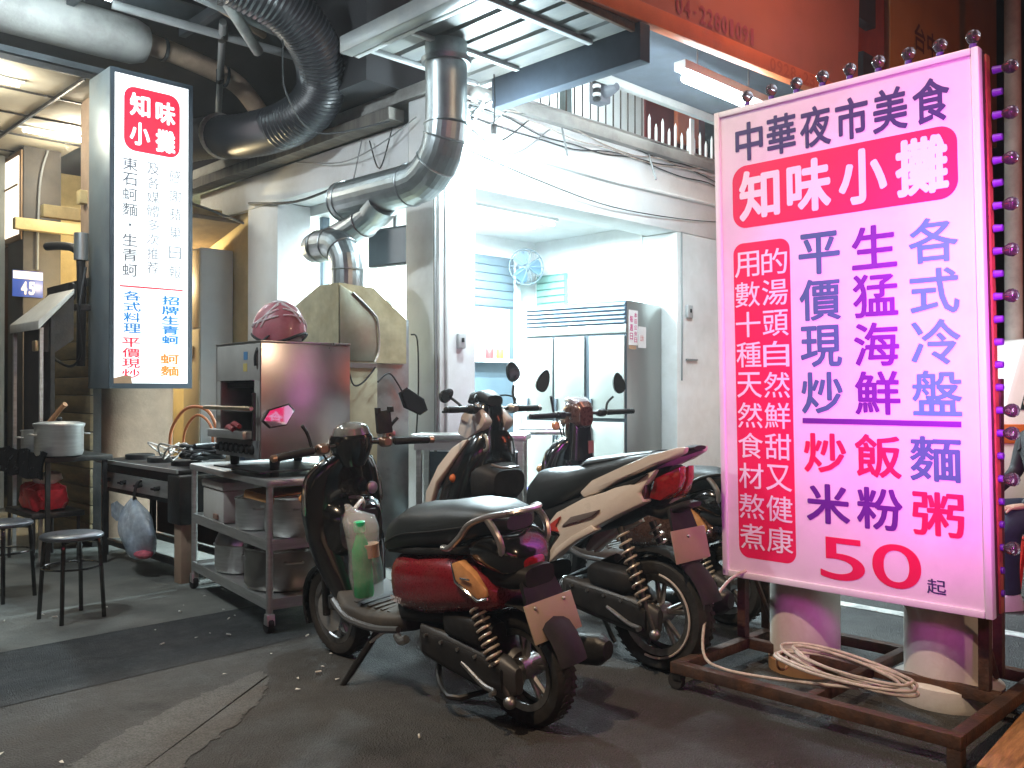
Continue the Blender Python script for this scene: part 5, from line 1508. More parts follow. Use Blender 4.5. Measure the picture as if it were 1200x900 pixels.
# iron stand
fr = rust_frame
for (a, b) in ((3.80, 1.20), (3.80, 2.28), (4.02, 1.22), (4.02, 2.28)):
    SG.part("post", box(MB(), a, a + .04, b, b + .04, .122, 2.55 if a < 4 else 1.35), fr)
v0, v1, u0, u1 = 3.235, 4.22, 1.11, 2.31
for nm, q in (("base_rail", (v0, v0 + .05, u0, u1)), ("base_rail", (v1 - .05, v1, u0, u1)), ("base_rail", (v0 + .052, v1 - .052, u0, u0 + .05)), ("base_rail", (v0 + .052, v1 - .052, u1 - .05, u1)), ("cross_rail", (v0 + .052, v1 - .052, 1.66, 1.70)), ("cross_rail", (3.80, 3.84, u0 + .052, 1.658)), ("cross_rail", (3.80, 3.84, 1.702, u1 - .052))):
    SG.part(nm, box(MB(), *q, .072, .120), fr, bevel=0.003)
for (a, b) in ((3.82, 1.24), (3.82, 2.24)):
    SG.part("brace", tube(MB(), [(a + .20, b, .118), (a + .0, b, .42)], .012, 6), fr)
SG.part("hanger_rail", box(MB(), 3.795, 3.845, 1.242, 2.278, 1.9, 1.94), fr)
SG.part("hanger_rail", box(MB(), 3.795, 3.845, 1.242, 2.278, .50, .54), fr)
for (a, b) in ((v0 + .025, u1 - .03), (v1 - .03, u0 + .04), (v1 - .03, u1 - .04)):
    ct = SG.part("caster", box(MB(), a - .02, a + .02, b - .02, b + .02, .045, .071), dark_steel)
    SG.part("wheel", lathe(MB(), [(.01, -.014), (.036, -.014), (.038, 0), (.036, .014), (.01, .014)], (a, b + .012, .038), 16, 'x'), rubber, ct)
SG.part("foot", prism(MB(), rrect(v0 + .0, v0 + .05, u0, u0 + .05, .006), .0, .071, 'z'), fr)
SG.part("junction_box", box(MB(), 3.84, 3.90, 1.5, 1.62, .40, .46), black_plastic, bevel=0.006)

# --- white concrete posts behind the sign
for i, (px_v, px_u, r_, lab) in enumerate(((3.93, 2.04, .158, "worn white concrete post behind the left half of the menu sign"), (3.72 + .26, 1.42, .17, "worn white concrete post with a round collar behind the right half of the menu sign"))):
    o = T("concrete_post", lab, "post", (px_v, px_u, 0))
    o.part("shaft", lathe(MB(), [(r_, .06), (r_ * 1.0, .3), (r_ * .985, .62), (r_ * .96, .66), (r_ * .3, .67)], (px_v, px_u, 0), 36), pail_white)
    if i:
        o.part("collar", lathe(MB(), [(r_ * 1.25, 0), (r_ * 1.28, .02), (r_ * 1.27, .085), (r_ * 1.02, .10), (r_ * .9, .10)], (px_v, px_u, 0), 36), pail_white)
    else:
        o.part("base", lathe(MB(), [(r_ * 1.04, 0), (r_ * 1.05, .055), (r_ * .9, .06)], (px_v, px_u, 0), 36), M("orange_stained_base", (0.42, 0.24, 0.12), 0.8, var=0.25))

# --- coil of beige cable on the stand
CC = T("cable_coil", "coil of beige cable lying on the iron stand under the menu sign", "cable", (3.5, 1.65, .12))
random.seed(31)
pts = []
for i in range(5 * 14):
    t = i / 14
    a = 2 * math.pi * t
    ru = .265 + .035 * math.sin(t * 2.1) - .02 * (i % 3 == 0)
    rv = .085 + .03 * math.cos(t * 1.7)
    pts.append((3.48 + .03 * math.sin(t * 1.3) + rv * math.sin(a), 1.64 + .02 * math.cos(t * 2.2) + ru * math.cos(a), .135 + .011 * t + .04 * (1 + math.sin(a + 1.0)) * (0.6 + .4 * math.sin(t * 1.2))))
CC.part("loops", tube(MB(), smooth(pts, 4), .0068, 8), cable_beige)
CC.part("lead", tube(MB(), smooth([(3.42, 1.55, .14), (3.33, 1.85, .127), (3.29, 2.08, .128), (3.33, 2.20, .16), (3.45, 2.26, .30), (3.60, 2.25, .42), (3.68, 2.2, .47)], 8), .0068, 8), cable_beige)
tie = ring(MB(), (3.47, 1.90, .16), (.3, .9, 0), .035, .006)
CC.part("tie", tie, M("brown_string", (0.30, 0.16, 0.08), 0.8))

# --- wooden plank at the bottom right
PL = T("wooden_plank", "orange brown wooden plank lying by the corner of the iron stand", "plank", (3.45, 1.0, 0), rot=R(4), rel=True)
PL.part("top_board", box(MB(), -.28, .95, -.06, .06, .045, .068), wood_plank, bevel=0.004)
PL.part("cleat", box(MB(), -.1, -.03, -.06, .06, .0, .0445), wood_plank, bevel=0.003)
PL.part("cleat", box(MB(), .72, .80, -.06, .06, .0, .0445), wood_plank, bevel=0.003)

# ================================================================== SCOOTERS (own frame: x forward, y left, z up, origin under the rear axle)
def wheel(t, x, r, wdt, name="wheel", rim=None):
    rim = rim or alu
    tr = t.part(name, lathe(MB(), [(r * .70, -wdt * .36), (r * .80, -wdt * .48), (r * .92, -wdt * .46), (r * .985, -wdt * .30), (r, -wdt * .1), (r, wdt * .1), (r * .985, wdt * .30), (r * .92, wdt * .46), (r * .80, wdt * .48), (r * .70, wdt * .36)], (x, 0, r), 40, 'y', cap=False), rubber)
    t.part("rim", lathe(MB(), [(r * .60, -wdt * .34), (r * .715, -wdt * .40), (r * .715, wdt * .40), (r * .60, wdt * .34)], (x, 0, r), 36, 'y', cap=False), rim, tr)
    sp = MB()
    for k in range(5):
        a = 2 * math.pi * k / 5 + .3
        for s in (-.16, .16):
            tube(sp, [(x + .03 * math.cos(a), 0, r + .03 * math.sin(a)), (x + r * .66 * math.cos(a + s), 0, r + r * .66 * math.sin(a + s))], [.016, .010], 6)
    lathe(sp, [(.012, -.05), (.045, -.05), (.045, .05), (.012, .05)], (x, 0, r), 18, 'y')
    t.part("spokes", sp, rim, tr)
    # tread blocks
    td = MB()
    for k in range(44):
        a = 2 * math.pi * k / 44
        for s in (-1, 1):
            c = Vector((x + r * 1.002 * math.cos(a), s * wdt * .19, r + r * 1.002 * math.sin(a)))
            e1 = Vector((-math.sin(a), s * .5, math.cos(a))) * .009
            e2 = Vector((0, wdt * .12, 0))
            e3 = Vector((math.cos(a), 0, math.sin(a))) * .0025
            hexa(td, [c - e1 - e2, c + e1 - e2, c + e1 + e2, c - e1 + e2], [c - e1 - e2 + e3, c + e1 - e2 + e3, c + e1 + e2 + e3, c - e1 + e2 + e3])
    o = t.part("tread", td, rubber, tr)
    o["kind"] = "stuff"
    return tr


def spring(t, p0, p1, r, turns, wire, mat):
    p0, p1 = Vector(p0), Vector(p1)
    ax = p1 - p0
    d = ax.normalized()
    a = d.orthogonal().normalized()
    b = d.cross(a)
    sk = t.part("shock_absorber", tube(MB(), [p0 - d * .03, p0 + ax * .1, p0 + ax * .1, p0 + ax * .75, p0 + ax * .75, p1 + d * .12], [.018, .018, r * .62, r * .62, .017, .015], 14), dark_steel)
    pts = []
    n = int(turns * 14)
    for i in range(n + 1):
        q = i / n
        an = 2 * math.pi * turns * q
        pts.append(p0 + ax * q + a * (r * math.cos(an)) + b * (r * math.sin(an)))
    t.part("spring", tube(MB(), pts, wire, 7), mat, sk)
    t.part("lower_mount", ball(MB(), tuple(p1 + d * .13), .026, n=12, k=6, z0=-.99), alu, sk)
    return sk


def mirror_part(t, base, top, c, wdt, hgt, shape, tilt, frame_mat, yaw=0.0, pitch=0.10):
    """stalk from base to top; glass facing backwards"""
    st = t.part("mirror", tube(MB(), smooth([base, ((base[0] + top[0]) / 2 + .01, (base[1] * .7 + top[1] * .3), (base[2] * .4 + top[2] * .6)), top], 4), [.008] * 9, 8), black_plastic)
    if shape == 'hex':
        poly = [(-.5, .12), (-.34, .5), (.28, .42), (.5, .0), (.30, -.42), (-.2, -.46)]
    else:
        poly = [(.5 * math.cos(2 * math.pi * k / 18), .5 * math.sin(2 * math.pi * k / 18) * (1 + .25 * math.sin(2 * math.pi * k / 18))) for k in range(18)]
    s_ = 1 if c[1] > 0 else -1
    ct, st_ = math.cos(tilt), math.sin(tilt)
    def P(a, b, d):
        y, z = a * wdt * s_, b * hgt
        y, z = y * ct - z * st_, y * st_ + z * ct
        d = d - pitch * z
        return (c[0] + d * math.cos(yaw) - y * math.sin(yaw), c[1] + d * math.sin(yaw) + y * math.cos(yaw), c[2] + z)
    n = len(poly)
    m = MB()
    loft(m, [[P(a, b, 0) for a, b in poly], [P(a * 1.05, b * 1.07, .004) for a, b in poly], [P(a * .95, b * .95, .024) for a, b in poly], [P(a * .5, b * .5, .036) for a, b in poly]])
    t.part("mirror_shell", m, frame_mat, st)
    m = MB()
    m.add([P(a * .93, b * .92, -.0015) for a, b in poly], [tuple(range(n))])
    t.part("mirror_glass", m, mirror_m, st)
    return st


def grip(t, y0, y1, x, z, dx, dz, gmat=None, metal=None):
    """handlebar end with rubber grip, switch block and lever, from y0 (inner) to y1 (tip)"""
    s = 1 if y1 > 0 else -1
    p = lambda q: (x + dx * q, y0 + (y1 - y0) * q, z + dz * q)
    g_ = t.part("grip", tube(MB(), [p(.36), p(.38), p(.6), p(.62), p(.94), p(.96)], [.014, .019, .0175, .018, .0175, .014], 14), gmat or black_plastic)
    t.part("bar_end", tube(MB(), [p(.955), p(.97), p(1.03), p(1.05)], [.012, .017, .017, .010], 12), metal or alu, g_)
    t.part("handlebar", tube(MB(), [p(-.25), p(.4)], .011, 10), dark_steel)
    c = p(.22)
    t.part("switch_block", loft(MB(), [se(c[0] - .035, c[2], .018, .016, 3, 14, c[1]), se(c[0] - .01, c[2], .034, .027, 3, 14, c[1]), se(c[0] + .025, c[2] - .002, .03, .022, 3, 14, c[1])]), metal or black_plastic)
    l0, l1, l2 = p(.2), p(.55), p(.95)
    t.part("brake_lever", tube(MB(), smooth([(l0[0] + .045, l0[1], l0[2] - .005), (l1[0] + .065, l1[1], l1[2] - .012), (l2[0] + .045, l2[1], l2[2] - .012)], 4), .0065, 8), metal or alu)


def chassis(t, wb, r1, r2, w1, w2, sp, shock_col, center=False):
    wheel(t, 0, r1, w1)
    wheel(t, wb, r2, w2)
    # engine and belt case, left
    t.part("belt_case", loft(MB(), [se(.50, r1 + .06, .012, .05, 3, 22, .115), se(.47, r1 + .055, .035, .072, 3, 22, .118), se(.30, r1 + .035, .042, .078, 3, 22, .122), se(.10, r1 + .01, .042, .082, 3, 22, .124), se(-.02, r1 - .005, .04, .085, 3, 22, .124), se(-.075, r1 - .005, .02, .05, 3, 22, .12)]), engine_grey)
    t.part("belt_cover", loft(MB(), [se(.44, r1 + .055, .010, .045, 3, 20, .160), se(.28, r1 + .04, .014, .058, 3, 20, .168), se(.06, r1 + .012, .014, .062, 3, 20, .170), se(-.03, r1, .008, .045, 3, 20, .166)]), black_plastic)
    for k in range(5):
        t.part("cover_bolt", cyl(MB(), (.40 - k * .1, .172, r1 + .095 - k * .008), (.40 - k * .1, .186, r1 + .095 - k * .008), .008, n=8), alu)
    t.part("kick_lever", tube(MB(), smooth([(.18, .178, r1 + .03), (.05, .195, r1 - .02), (-.02, .20, r1 - .03), (-.03, .23, r1 - .03)], 4), .010, 8), alu)
    t.part("air_box", loft(MB(), [se(.34, r1 + .16, .03, .03, 3.5, 20, .10), se(.30, r1 + .16, .055, .055, 3.5, 20, .105), se(.10, r1 + .15, .06, .06, 3.5, 20, .11), se(.04, r1 + .15, .04, .04, 3.5, 20, .10)]), black_plastic)
    t.part("engine_block", loft(MB(), [se(.52, r1 + .04, .07, .06), se(.40, r1 + .05, .10, .09), se(.15, r1 + .04, .09, .10), se(.02, r1, .07, .06)]), engine_grey)
    fin = MB()
    for k in range(6):
        lathe(fin, [(.03, -.003), (.062, -.003), (.062, .003), (.03, .003)], (.52 + k * .013, 0, r1 + .03), 16, 'x')
    t.part("cylinder_fins", fin, alu)
    t.part("exhaust_pipe", tube(MB(), smooth([(.52, -.05, r1 - .05), (.35, -.12, r1 - .10), (.15, -.17, r1 - .04), (.1, -.18, r1)], 5), .018, 10), dark_steel)
    t.part("muffler", loft(MB(), [se(.16, r1 + .0, .035, .035, 2.2, 20, -.18), se(.10, r1 + .01, .052, .06, 2.4, 20, -.185), se(-.22, r1 + .06, .052, .062, 2.4, 20, -.185), se(-.26, r1 + .065, .03, .035, 2.4, 20, -.185)]), dark_steel)
    spring(t, (sp[0], .13, sp[1]), (sp[2], .145, sp[3]), .031, 9, .0058, shock_col)
    spring(t, (sp[0], -.13, sp[1]), (sp[2], -.145, sp[3]), .031, 9, .0058, shock_col)
    t.part("frame_spine", tube(MB(), smooth([(.25, 0, .48), (.5, 0, .36), (.70, 0, .27), (.95, 0, .27), (wb - .16, 0, .40), (wb - .20, 0, .80)], 4), .03, 10), dark_steel)
    # fork
    hd = Vector((wb - .17, 0, .82))
    ax = Vector((wb, 0, r2))
    for s in (-1, 1):
        t.part("fork_leg", tube(MB(), [(hd.x + .05, s * .05, .62), (ax.x - .01, s * (w2 * .5 + .025), r2 + .16), (ax.x, s * (w2 * .5 + .028), r2 - .01)], [.018, .022, .018], 12), dark_steel)
    t.part("axle", cyl(MB(), (ax.x, -.09, ax.z), (ax.x, .09, ax.z), .012, n=10), alu)
    t.part("axle", cyl(MB(), (0, -.12, r1), (0, .17, r1), .014, n=10), alu)
    t.part("brake_disc", lathe(MB(), [(.04, -.0025), (.095, -.0025), (.095, .0025), (.04, .0025)], (ax.x, w2 * .5 + .012, ax.z), 26, 'y'), steel)
    t.part("brake_caliper", box(MB(), ax.x - .10, ax.x - .045, w2 * .5 + .002, w2 * .5 + .045, ax.z + .03, ax.z + .10), engine_grey, bevel=0.008)
    # front mudguard
    mg = []
    for a in range(-25, 150, 12):
        q = R(a)
        rr_ = r2 + .022
        mg.append([(ax.x + rr_ * math.cos(q) * k_, y, ax.z + rr_ * math.sin(q) * k_) for y, k_ in ((-.065, .95), (-.045, 1.0), (0, 1.03), (.045, 1.0), (.065, .95), (.06, .93), (.04, .98), (0, 1.01), (-.04, .98), (-.06, .93))])
    t.part("front_mudguard", loft(MB(), mg), black_gloss)
    # rear mudguard and number plate carrier
    return t


def rear_plate(t, x, z, wd=.26, hg=.145, tilt=.35):
    m = MB()
    ct, st = math.cos(tilt), math.sin(tilt)
    def P(b, d):
        return (x + b * st - d * ct, z + b * ct + d * st)
    a, b, c, d_ = P(-hg / 2, 0), P(hg / 2, 0), P(hg / 2, .004), P(-hg / 2, .004)
    prism(m, [a, b, c, d_], -wd / 2, wd / 2, 'y')
    np_ = t.part("number_plate", m, plate_m, bevel=0.001)
    for y in (-wd * .3, wd * .3):
        q = P(hg * .36, .004)
        t.part("plate_bolt", ball(MB(), (q[0] - .001, y, q[1]), .008, n=10, k=5, z0=-.99), alu, np_)
    t.part("plate_carrier", loft(MB(), [[(x - .015, -.09, z - .085), (x + .0, -.09, z - .09), (x + .0, .09, z - .09), (x - .015, .09, z - .085)], [(x + .035, -.10, z + .07), (x + .05, -.10, z + .065), (x + .05, .10, z + .065), (x + .035, .10, z + .07)], [(x + .08, -.08, z + .17), (x + .10, -.08, z + .16), (x + .10, .08, z + .16), (x + .08, .08, z + .17)]]), black_plastic)


# ------------------------------------------------------------------ red scooter in front
def place(name, label, xy, head, lean, z=0.0, group="scooters parked in a row"):
    t = T(name, label, "scooter", world=Vector((xy[0], xy[1], z)), rot=R(head) - ANG, rel=True, group=group)
    t.e.rotation_euler = (-R(lean), 0, R(head))
    return t


def retro(t, body, shield_mat, dark=False, third=False):
    wb = 1.30
    chassis(t, wb, .225, .225, .105, .095, (.125, .475, .01, .26), shock_m)
    body_e = 3.0
    t.part("side_panel", loft(MB(), [se(.665, .50, .10, .085, 3, 30), se(.645, .495, .150, .118, body_e, 30), se(.58, .495, .176, .132, body_e, 30), se(.42, .515, .190, .140, body_e, 30), se(.26, .54, .190, .128, body_e, 30), se(.15, .545, .180, .108, body_e, 30), se(.07, .53, .155, .080, body_e, 30), se(.03, .52, .11, .05, body_e, 30)]), body)
    t.part("lower_skirt", loft(MB(), [se(.68, .37, .10, .05, 3, 24), se(.60, .365, .15, .045, 3, 24), se(.40, .385, .14, .04, 3, 24), se(.2, .41, .12, .04, 3, 24)]), black_plastic)
    # tail
    t.part("tail_cover", loft(MB(), [se(.22, .70, .12, .05, 3, 26), se(.10, .70, .150, .075, 3, 26), se(.03, .695, .150, .09, 3, 26), se(-.02, .68, .135, .085, 3, 26), se(-.06, .665, .105, .06, 3, 26), se(-.075, .66, .07, .035, 3, 26)]), black_gloss)
    t.part("tail_lower", loft(MB(), [se(.10, .60, .12, .05, 3, 22), se(-.02, .60, .11, .055, 3, 22), se(-.10, .60, .08, .04, 3, 22)]), black_plastic)
    t.part("tail_light", loft(MB(), [se(-.03, .66, .085, .045, 3, 24), se(-.066, .652, .080, .034, 3, 24), se(-.078, .65, .05, .02, 3, 24)]), red_lens)
    for s in (-1, 1):
        ind = t.part("indicator", prism(MB(), [(.185, .652), (.165, .585), (.06, .525), (.025, .535), (.03, .565), (.085, .625), (.15, .664)], [s * .150] * 7, [s * .198, s * .199, s * .186, s * .170, s * .170, s * .186, s * .192], 'y'), amber_lens, bevel=0.008)
        t.part("lens_rib", tube(MB(), [(.135, s * .199, .60), (.085, s * .194, .60)], .004, 6), chrome, ind)
        t.part("lens_rim", tube(MB(), [(.19, s * .188, .655), (.168, s * .195, .58), (.06, s * .184, .52), (.018, s * .17, .532)], .006, 6), chrome, ind)
    # seat
    t.part("seat", loft(MB(), [se(.745, .625, .07, .02, 2.8, 28), se(.725, .645, .115, .045, 2.8, 28), se(.66, .69, .145, .082, 2.8, 28), se(.56, .725, .160, .098, 2.8, 28), se(.42, .745, .172, .094, 2.8, 28), se(.25, .775, .172, .094, 2.8, 28), se(.12, .795, .155, .075, 2.8, 28), se(.03, .80, .12, .055, 2.8, 28), se(-.01, .80, .07, .03, 2.8, 28)]), vinyl)
    t.part("seat_base", loft(MB(), [se(.71, .62, .11, .02, 3, 24), se(.45, .655, .165, .025, 3, 24), se(.1, .70, .14, .03, 3, 24)]), black_plastic)
    for s in (-1, 1):
        t.part("seat_piping", tube(MB(), smooth([(.70, s * .135, .655), (.55, s * .164, .715), (.3, s * .176, .76), (.1, s * .16, .80)], 4), .0035, 6), black_plastic)
    # grab rail
    t.part("grab_rail", tube(MB(), smooth([(.255, .172, .700), (.21, .178, .706), (.15, .174, .752), (.10, .164, .806), (.03, .135, .836), (-.035, .06, .846), (-.045, -.06, .846), (.03, -.135, .836), (.10, -.164, .806), (.15, -.174, .752), (.21, -.178, .706), (.255, -.172, .700)], 6), .0165, 10, flat=.75), M("satin_rail", (0.60, 0.56, 0.54), 0.3, 0.9))
    t.part("rail_stay", tube(MB(), smooth([(.035, .135, .832), (-.015, .135, .78), (-.03, .125, .72), (.0, .11, .67)], 4), .014, 8), M("satin_rail", (0.6, 0.56, 0.54)))
    t.part("rail_stay", tube(MB(), smooth([(.035, -.135, .832), (-.015, -.135, .78), (-.03, -.125, .72), (.0, -.11, .67)], 4), .014, 8), M("satin_rail", (0.6, 0.56, 0.54)))
    rg = []
    for a in range(35, 168, 12):
        q = R(a)
        rr_ = .262
        rg.append([(rr_ * math.cos(q) * k_ * 1.02, y, .235 + rr_ * math.sin(q) * k_) for y, k_ in ((-.075, .96), (-.05, 1.0), (0, 1.03), (.05, 1.0), (.075, .96), (.07, .94), (0, 1.01), (-.07, .94))])
    t.part("rear_mudguard", loft(MB(), rg), black_plastic)
    rear_plate(t, -.155, .45)
    # floor
    t.part("floorboard", loft(MB(), [se(.60, .315, .12, .045, 3.5, 26), se(.66, .31, .165, .05, 3.5, 26), se(.82, .30, .182, .045, 3.5, 26), se(1.0, .305, .180, .05, 3.5, 26), se(1.07, .33, .16, .06, 3.5, 26), se(1.10, .36, .13, .05, 3.5, 26)]), M("floor_plastic", (0.045, 0.043, 0.040), 0.6, var=0.2, dirt=(0.10, 0.085, 0.06), dirt_amt=0.6, dscale=6))
    for k in range(6):
        t.part("floor_rib", box(MB(), .70 + k * .05, .72 + k * .05, -.13, .13, .345, .352), M("floor_plastic", (0.1, 0.095, 0.085)))
    for s in (-1, 1):
        t.part("side_rail", tube(MB(), smooth([(.60, s * .165, .30), (.75, s * .188, .285), (.95, s * .19, .295), (1.08, s * .172, .35)], 4), .016, 8), M("rail_grey", (0.16, 0.17, 0.18), 0.35, 0.6))
        t.part("foot_peg", tube(MB(), smooth([(.62, s * .16, .27), (.54, s * .20, .275), (.50, s * .20, .29)], 3), [.018] * 7, 8), alu)
    # leg shield
    prof = [(.33, 1.10, .07, .130), (.40, 1.135, .085, .155), (.50, 1.165, .09, .185), (.62, 1.195, .085, .208), (.74, 1.21, .08, .216), (.84, 1.205, .08, .212), (.91, 1.19, .08, .190), (.965, 1.165, .075, .15), (1.0, 1.145, .06, .10), (1.015, 1.135, .04, .06)]
    t.part("leg_shield", loft(MB(), [sz(z, x, hx, hy, 2.5, 36) for z, x, hx, hy in prof]), shield_mat)
    for s in (-1, 1):
        t.part("shield_trim", tube(MB(), smooth([(1.155, s * .145, .975), (1.19, s * .195, .915), (1.19, s * .216, .84), (1.19, s * .220, .74)], 5), [.005] + [.009] * 14 + [.004], 8, flat=1), chrome)
        ind = t.part("front_indicator", ball(MB(), (1.30, s * .13, .80), .03, .05, .03, 14, 7, -.99), amber_lens)
    t.part("glove_box", loft(MB(), [se(1.06, .66, .12, .10, 3.5, 24), se(1.09, .66, .15, .13, 3.5, 24), se(1.17, .66, .16, .15, 3.5, 24)]), black_gloss)
    t.part("glove_lid", prism(MB(), rrect(-.09, .09, .62, .74, .02), 1.045, 1.07, 'x'), black_plastic, bevel=0.005)
    t.part("ignition_lock", lathe(MB(), [(.03, 0), (.03, -.016), (.022, -.02), (.004, -.02)], (1.105, -.10, .83), 16, 'x'), alu)
    t.part("bag_hook", tube(MB(), smooth([(1.075, .0, .80), (1.04, 0, .80), (1.025, 0, .775), (1.035, 0, .755)], 4), .008, 8), alu)
    t.part("front_apron", loft(MB(), [sz(.42, 1.23, .05, .10, 2.5, 24), sz(.58, 1.27, .05, .14, 2.5, 24), sz(.78, 1.285, .045, .13, 2.5, 24), sz(.93, 1.25, .04, .09, 2.5, 24)]), body)
    # head
    tn = R(-15)      # bars turned a little to the right
    cx, cz = 1.085, 1.0
    def tr_(p):
        x, y = p[0] - cx, p[1]
        return (cx + x * math.cos(tn) - y * math.sin(tn), x * math.sin(tn) + y * math.cos(tn), p[2])
    def trm(m):
        m.v = [tr_(p) for p in m.v]
        return m
    if not third:
        t.part("head_cover", trm(loft(MB(), [sz(.95, 1.10, .05, .055, 2.3, 26), sz(1.0, 1.105, .075, .085, 2.4, 26), sz(1.05, 1.105, .092, .102, 2.4, 26), sz(1.085, 1.10, .092, .100, 2.4, 26), sz(1.10, 1.10, .082, .092, 2.4, 26)])), black_gloss)
        t.part("gauge_dome", trm(loft(MB(), [sz(1.099, 1.095, .082, .090, 2.3, 26), sz(1.13, 1.09, .074, .080, 2.3, 26), sz(1.15, 1.088, .052, .058, 2.3, 26), sz(1.158, 1.087, .02, .025, 2.3, 26)])), M("gauge_glass", (0.12, 0.13, 0.13), 0.08, var=0.6, scale=14, coat=1))
        t.part("headlight", trm(lathe(MB(), [(.09, 0), (.092, .03), (.07, .055), (.01, .065)], (1.165, 0, 1.03), 24, 'x')), M("headlight_glass", (0.6, 0.62, 0.62), 0.08, var=0.1))
        t.part("phone_mount", trm(prism(MB(), [(1.035, 1.09), (1.05, 1.20), (1.075, 1.20), (1.07, 1.09)], -.19, -.115, 'y')), black_plastic, bevel=0.006)
        t.part("mount_claw", trm(box(MB(), 1.025, 1.06, -.195, -.175, 1.19, 1.215)), black_plastic)
        t.part("mount_claw", trm(box(MB(), 1.025, 1.06, -.13, -.112, 1.19, 1.215)), black_plastic)
    else:
        hm = bronze_paint
        t.part("head_cover", trm(loft(MB(), [se(1.0, 1.14, .05, .06, 3.2, 24), se(1.03, 1.15, .072, .085, 3.2, 24), se(1.12, 1.15, .088, .09, 3.2, 24), se(1.19, 1.13, .08, .07, 3.2, 24), se(1.22, 1.12, .05, .04, 3.2, 24)])), hm)
        t.part("gauge_cover", trm(loft(MB(), [se(1.03, 1.215, .05, .02, 3, 20), se(1.08, 1.238, .068, .025, 3, 20), se(1.15, 1.24, .066, .022, 3, 20), se(1.2, 1.21, .04, .012, 3, 20)])), M("grey_gauge", (0.35, 0.35, 0.36), 0.2, 0.2, coat=1))
        t.part("head_stem", trm(loft(MB(), [sz(.86, 1.10, .07, .10, 3, 22), sz(.98, 1.10, .07, .09, 3, 22), sz(1.10, 1.10, .07, .08, 3, 22)])), black_gloss)
        for s in (-1, 1):
            t.part("head_indicator", ball(MB(), (1.20, s * .10, 1.08), .03, .03, .03, 12, 6, -.99), amber_lens)
    hz = 1.055 if not third else 1.155
    dz = -.02 if not third else .0
    mt = M("worn_copper_metal", (0.46, 0.30, 0.22), 0.3, 0.9) if not third else black_plastic
    nb = len(bpy.data.objects)
    before = set(bpy.data.objects.keys())
    grip(t, .09, .385, 1.065, hz, -.03, dz, None, mt)
    grip(t, -.09, -.385, 1.065, hz, -.03, dz, None, mt)
    if not third:
        mirror_part(t, (1.07, .20, hz), (1.08, .235, hz + .11), (1.085, .335, hz + .16), .185, .095, 'hex', R(-4), black_plastic, R(24), .03)
        mirror_part(t, (1.07, -.18, hz), (1.08, -.235, hz + .10), (1.085, -.33, hz + .165), .21, .095, 'hex', R(26), black_plastic, R(24), .03)
        t.part("reservoir", box(MB(), 1.07, 1.12, -.215, -.165, hz + .012, hz + .04), M("worn_copper_metal", (0.46, 0.3, 0.22)), bevel=0.006)
    else:
        mirror_part(t, (1.07, .20, hz), (1.07, .22, hz + .12), (1.075, .27, hz + .20), .085, .135, 'oval', R(20), black_plastic)
        mirror_part(t, (1.07, -.20, hz), (1.07, -.26, hz + .10), (1.075, -.32, hz + .17), .085, .135, 'oval', R(-20), black_plastic)
    for o in [bpy.data.objects[k] for k in bpy.data.objects.keys() if k not in before]:
        if o.parent == t.e or (o.parent and o.parent.parent == t.e):
            me = o.data
            for v in me.vertices:
                v.co = tr_(v.co)
    # brake cables
    for k, y in enumerate((.12, -.10, .06)):
        t.part("brake_cable", tube(MB(), smooth([(1.08, y * 1.6, hz + .0), (1.16, y * 1.2, hz - .0), (1.20, y * .5, hz - .10), (1.19, y * .3, hz - .2)], 5), .005, 6), cable_black)
    # stands
    t.part("side_stand", tube(MB(), smooth([(.78, .13, .27), (.82, .18, .18), (.87, .235, .08), (.90, .27, .018)], 3), [.016] * 7 + [.013] * 3, 8), dark_steel)
    t.part("stand_foot", box(MB(), .885, .935, .245, .295, .005, .018), dark_steel)
    t.part("stand_spring", tube(MB(), smooth([(.70, .14, .28), (.80, .17, .21), (.84, .20, .15)], 3), .008, 6), M("pale_spring", (0.55, 0.55, 0.52), 0.4, 0.7))
    t.part("centre_stand", tube(MB(), smooth([(.42, .10, .17), (.36, .15, .12), (.22, .17, .10), (.20, -.17, .10), (.36, -.15, .12), (.42, -.10, .17)], 3), .012, 8), dark_steel)
    return t


S1 = place("scooter", "dark red and black scooter on its side stand, nearest in the row", (.0735, 3.519), 134.5, 5)
retro(S1, red_paint, black_gloss)
mb = MB()
line_text(mb, "many", 0, .085, .425, .452, lambda a, b: (.625 - a, .1745 + .0075 * (a / .085), b), .01, .9)
S1.part("lettering", mb, helmet_stripe)

# plastic bag with a green bottle hanging on the hook of the red scooter
BG = place("bottle_bag", "clear plastic bag holding a green bottle hung on the red scooter's hook", (.0735, 3.519), 134.5, 5, group=None)
BG.e["category"] = "bag"
mb = MB()
random.seed(13)
rings = []
for z, a, b, c in ((.375, .03, .04, .90), (.385, .055, .07, .90), (.48, .06, .085, .90), (.60, .055, .08, .905), (.68, .06, .09, .915), (.735, .04, .08, .93), (.765, .015, .03, .985), (.79, .008, .012, 1.02)):
    rings.append([(c + a * math.cos(2 * math.pi * j / 20) * random.uniform(.86, 1.14), .10 + b * math.sin(2 * math.pi * j / 20) * random.uniform(.86, 1.14), z) for j in range(20)])
loft(mb, rings)
BG.part("bag_film", mb, clear_plastic, ang=70)
BG.part("bag_handle", tube(MB(), smooth([(.99, .08, .765), (1.03, .01, .79), (1.035, 0, .775)], 4), .01, 8), M("white_bag_film", (0.72, 0.72, 0.72)))
BT = place("green_bottle", "green drink bottle with a bright green cap inside the clear bag", (.0735, 3.519), 134.5, 5, group=None)
BT.e["category"] = "bottle"
BT.part("bottle_body", lathe(MB(), [(.01, .385), (.042, .386), (.046, .40), (.044, .45), (.046, .55), (.042, .60), (.022, .655), (.0165, .67), (.0165, .69)], (.90, .12, 0), 24), green_drink, ang=60)
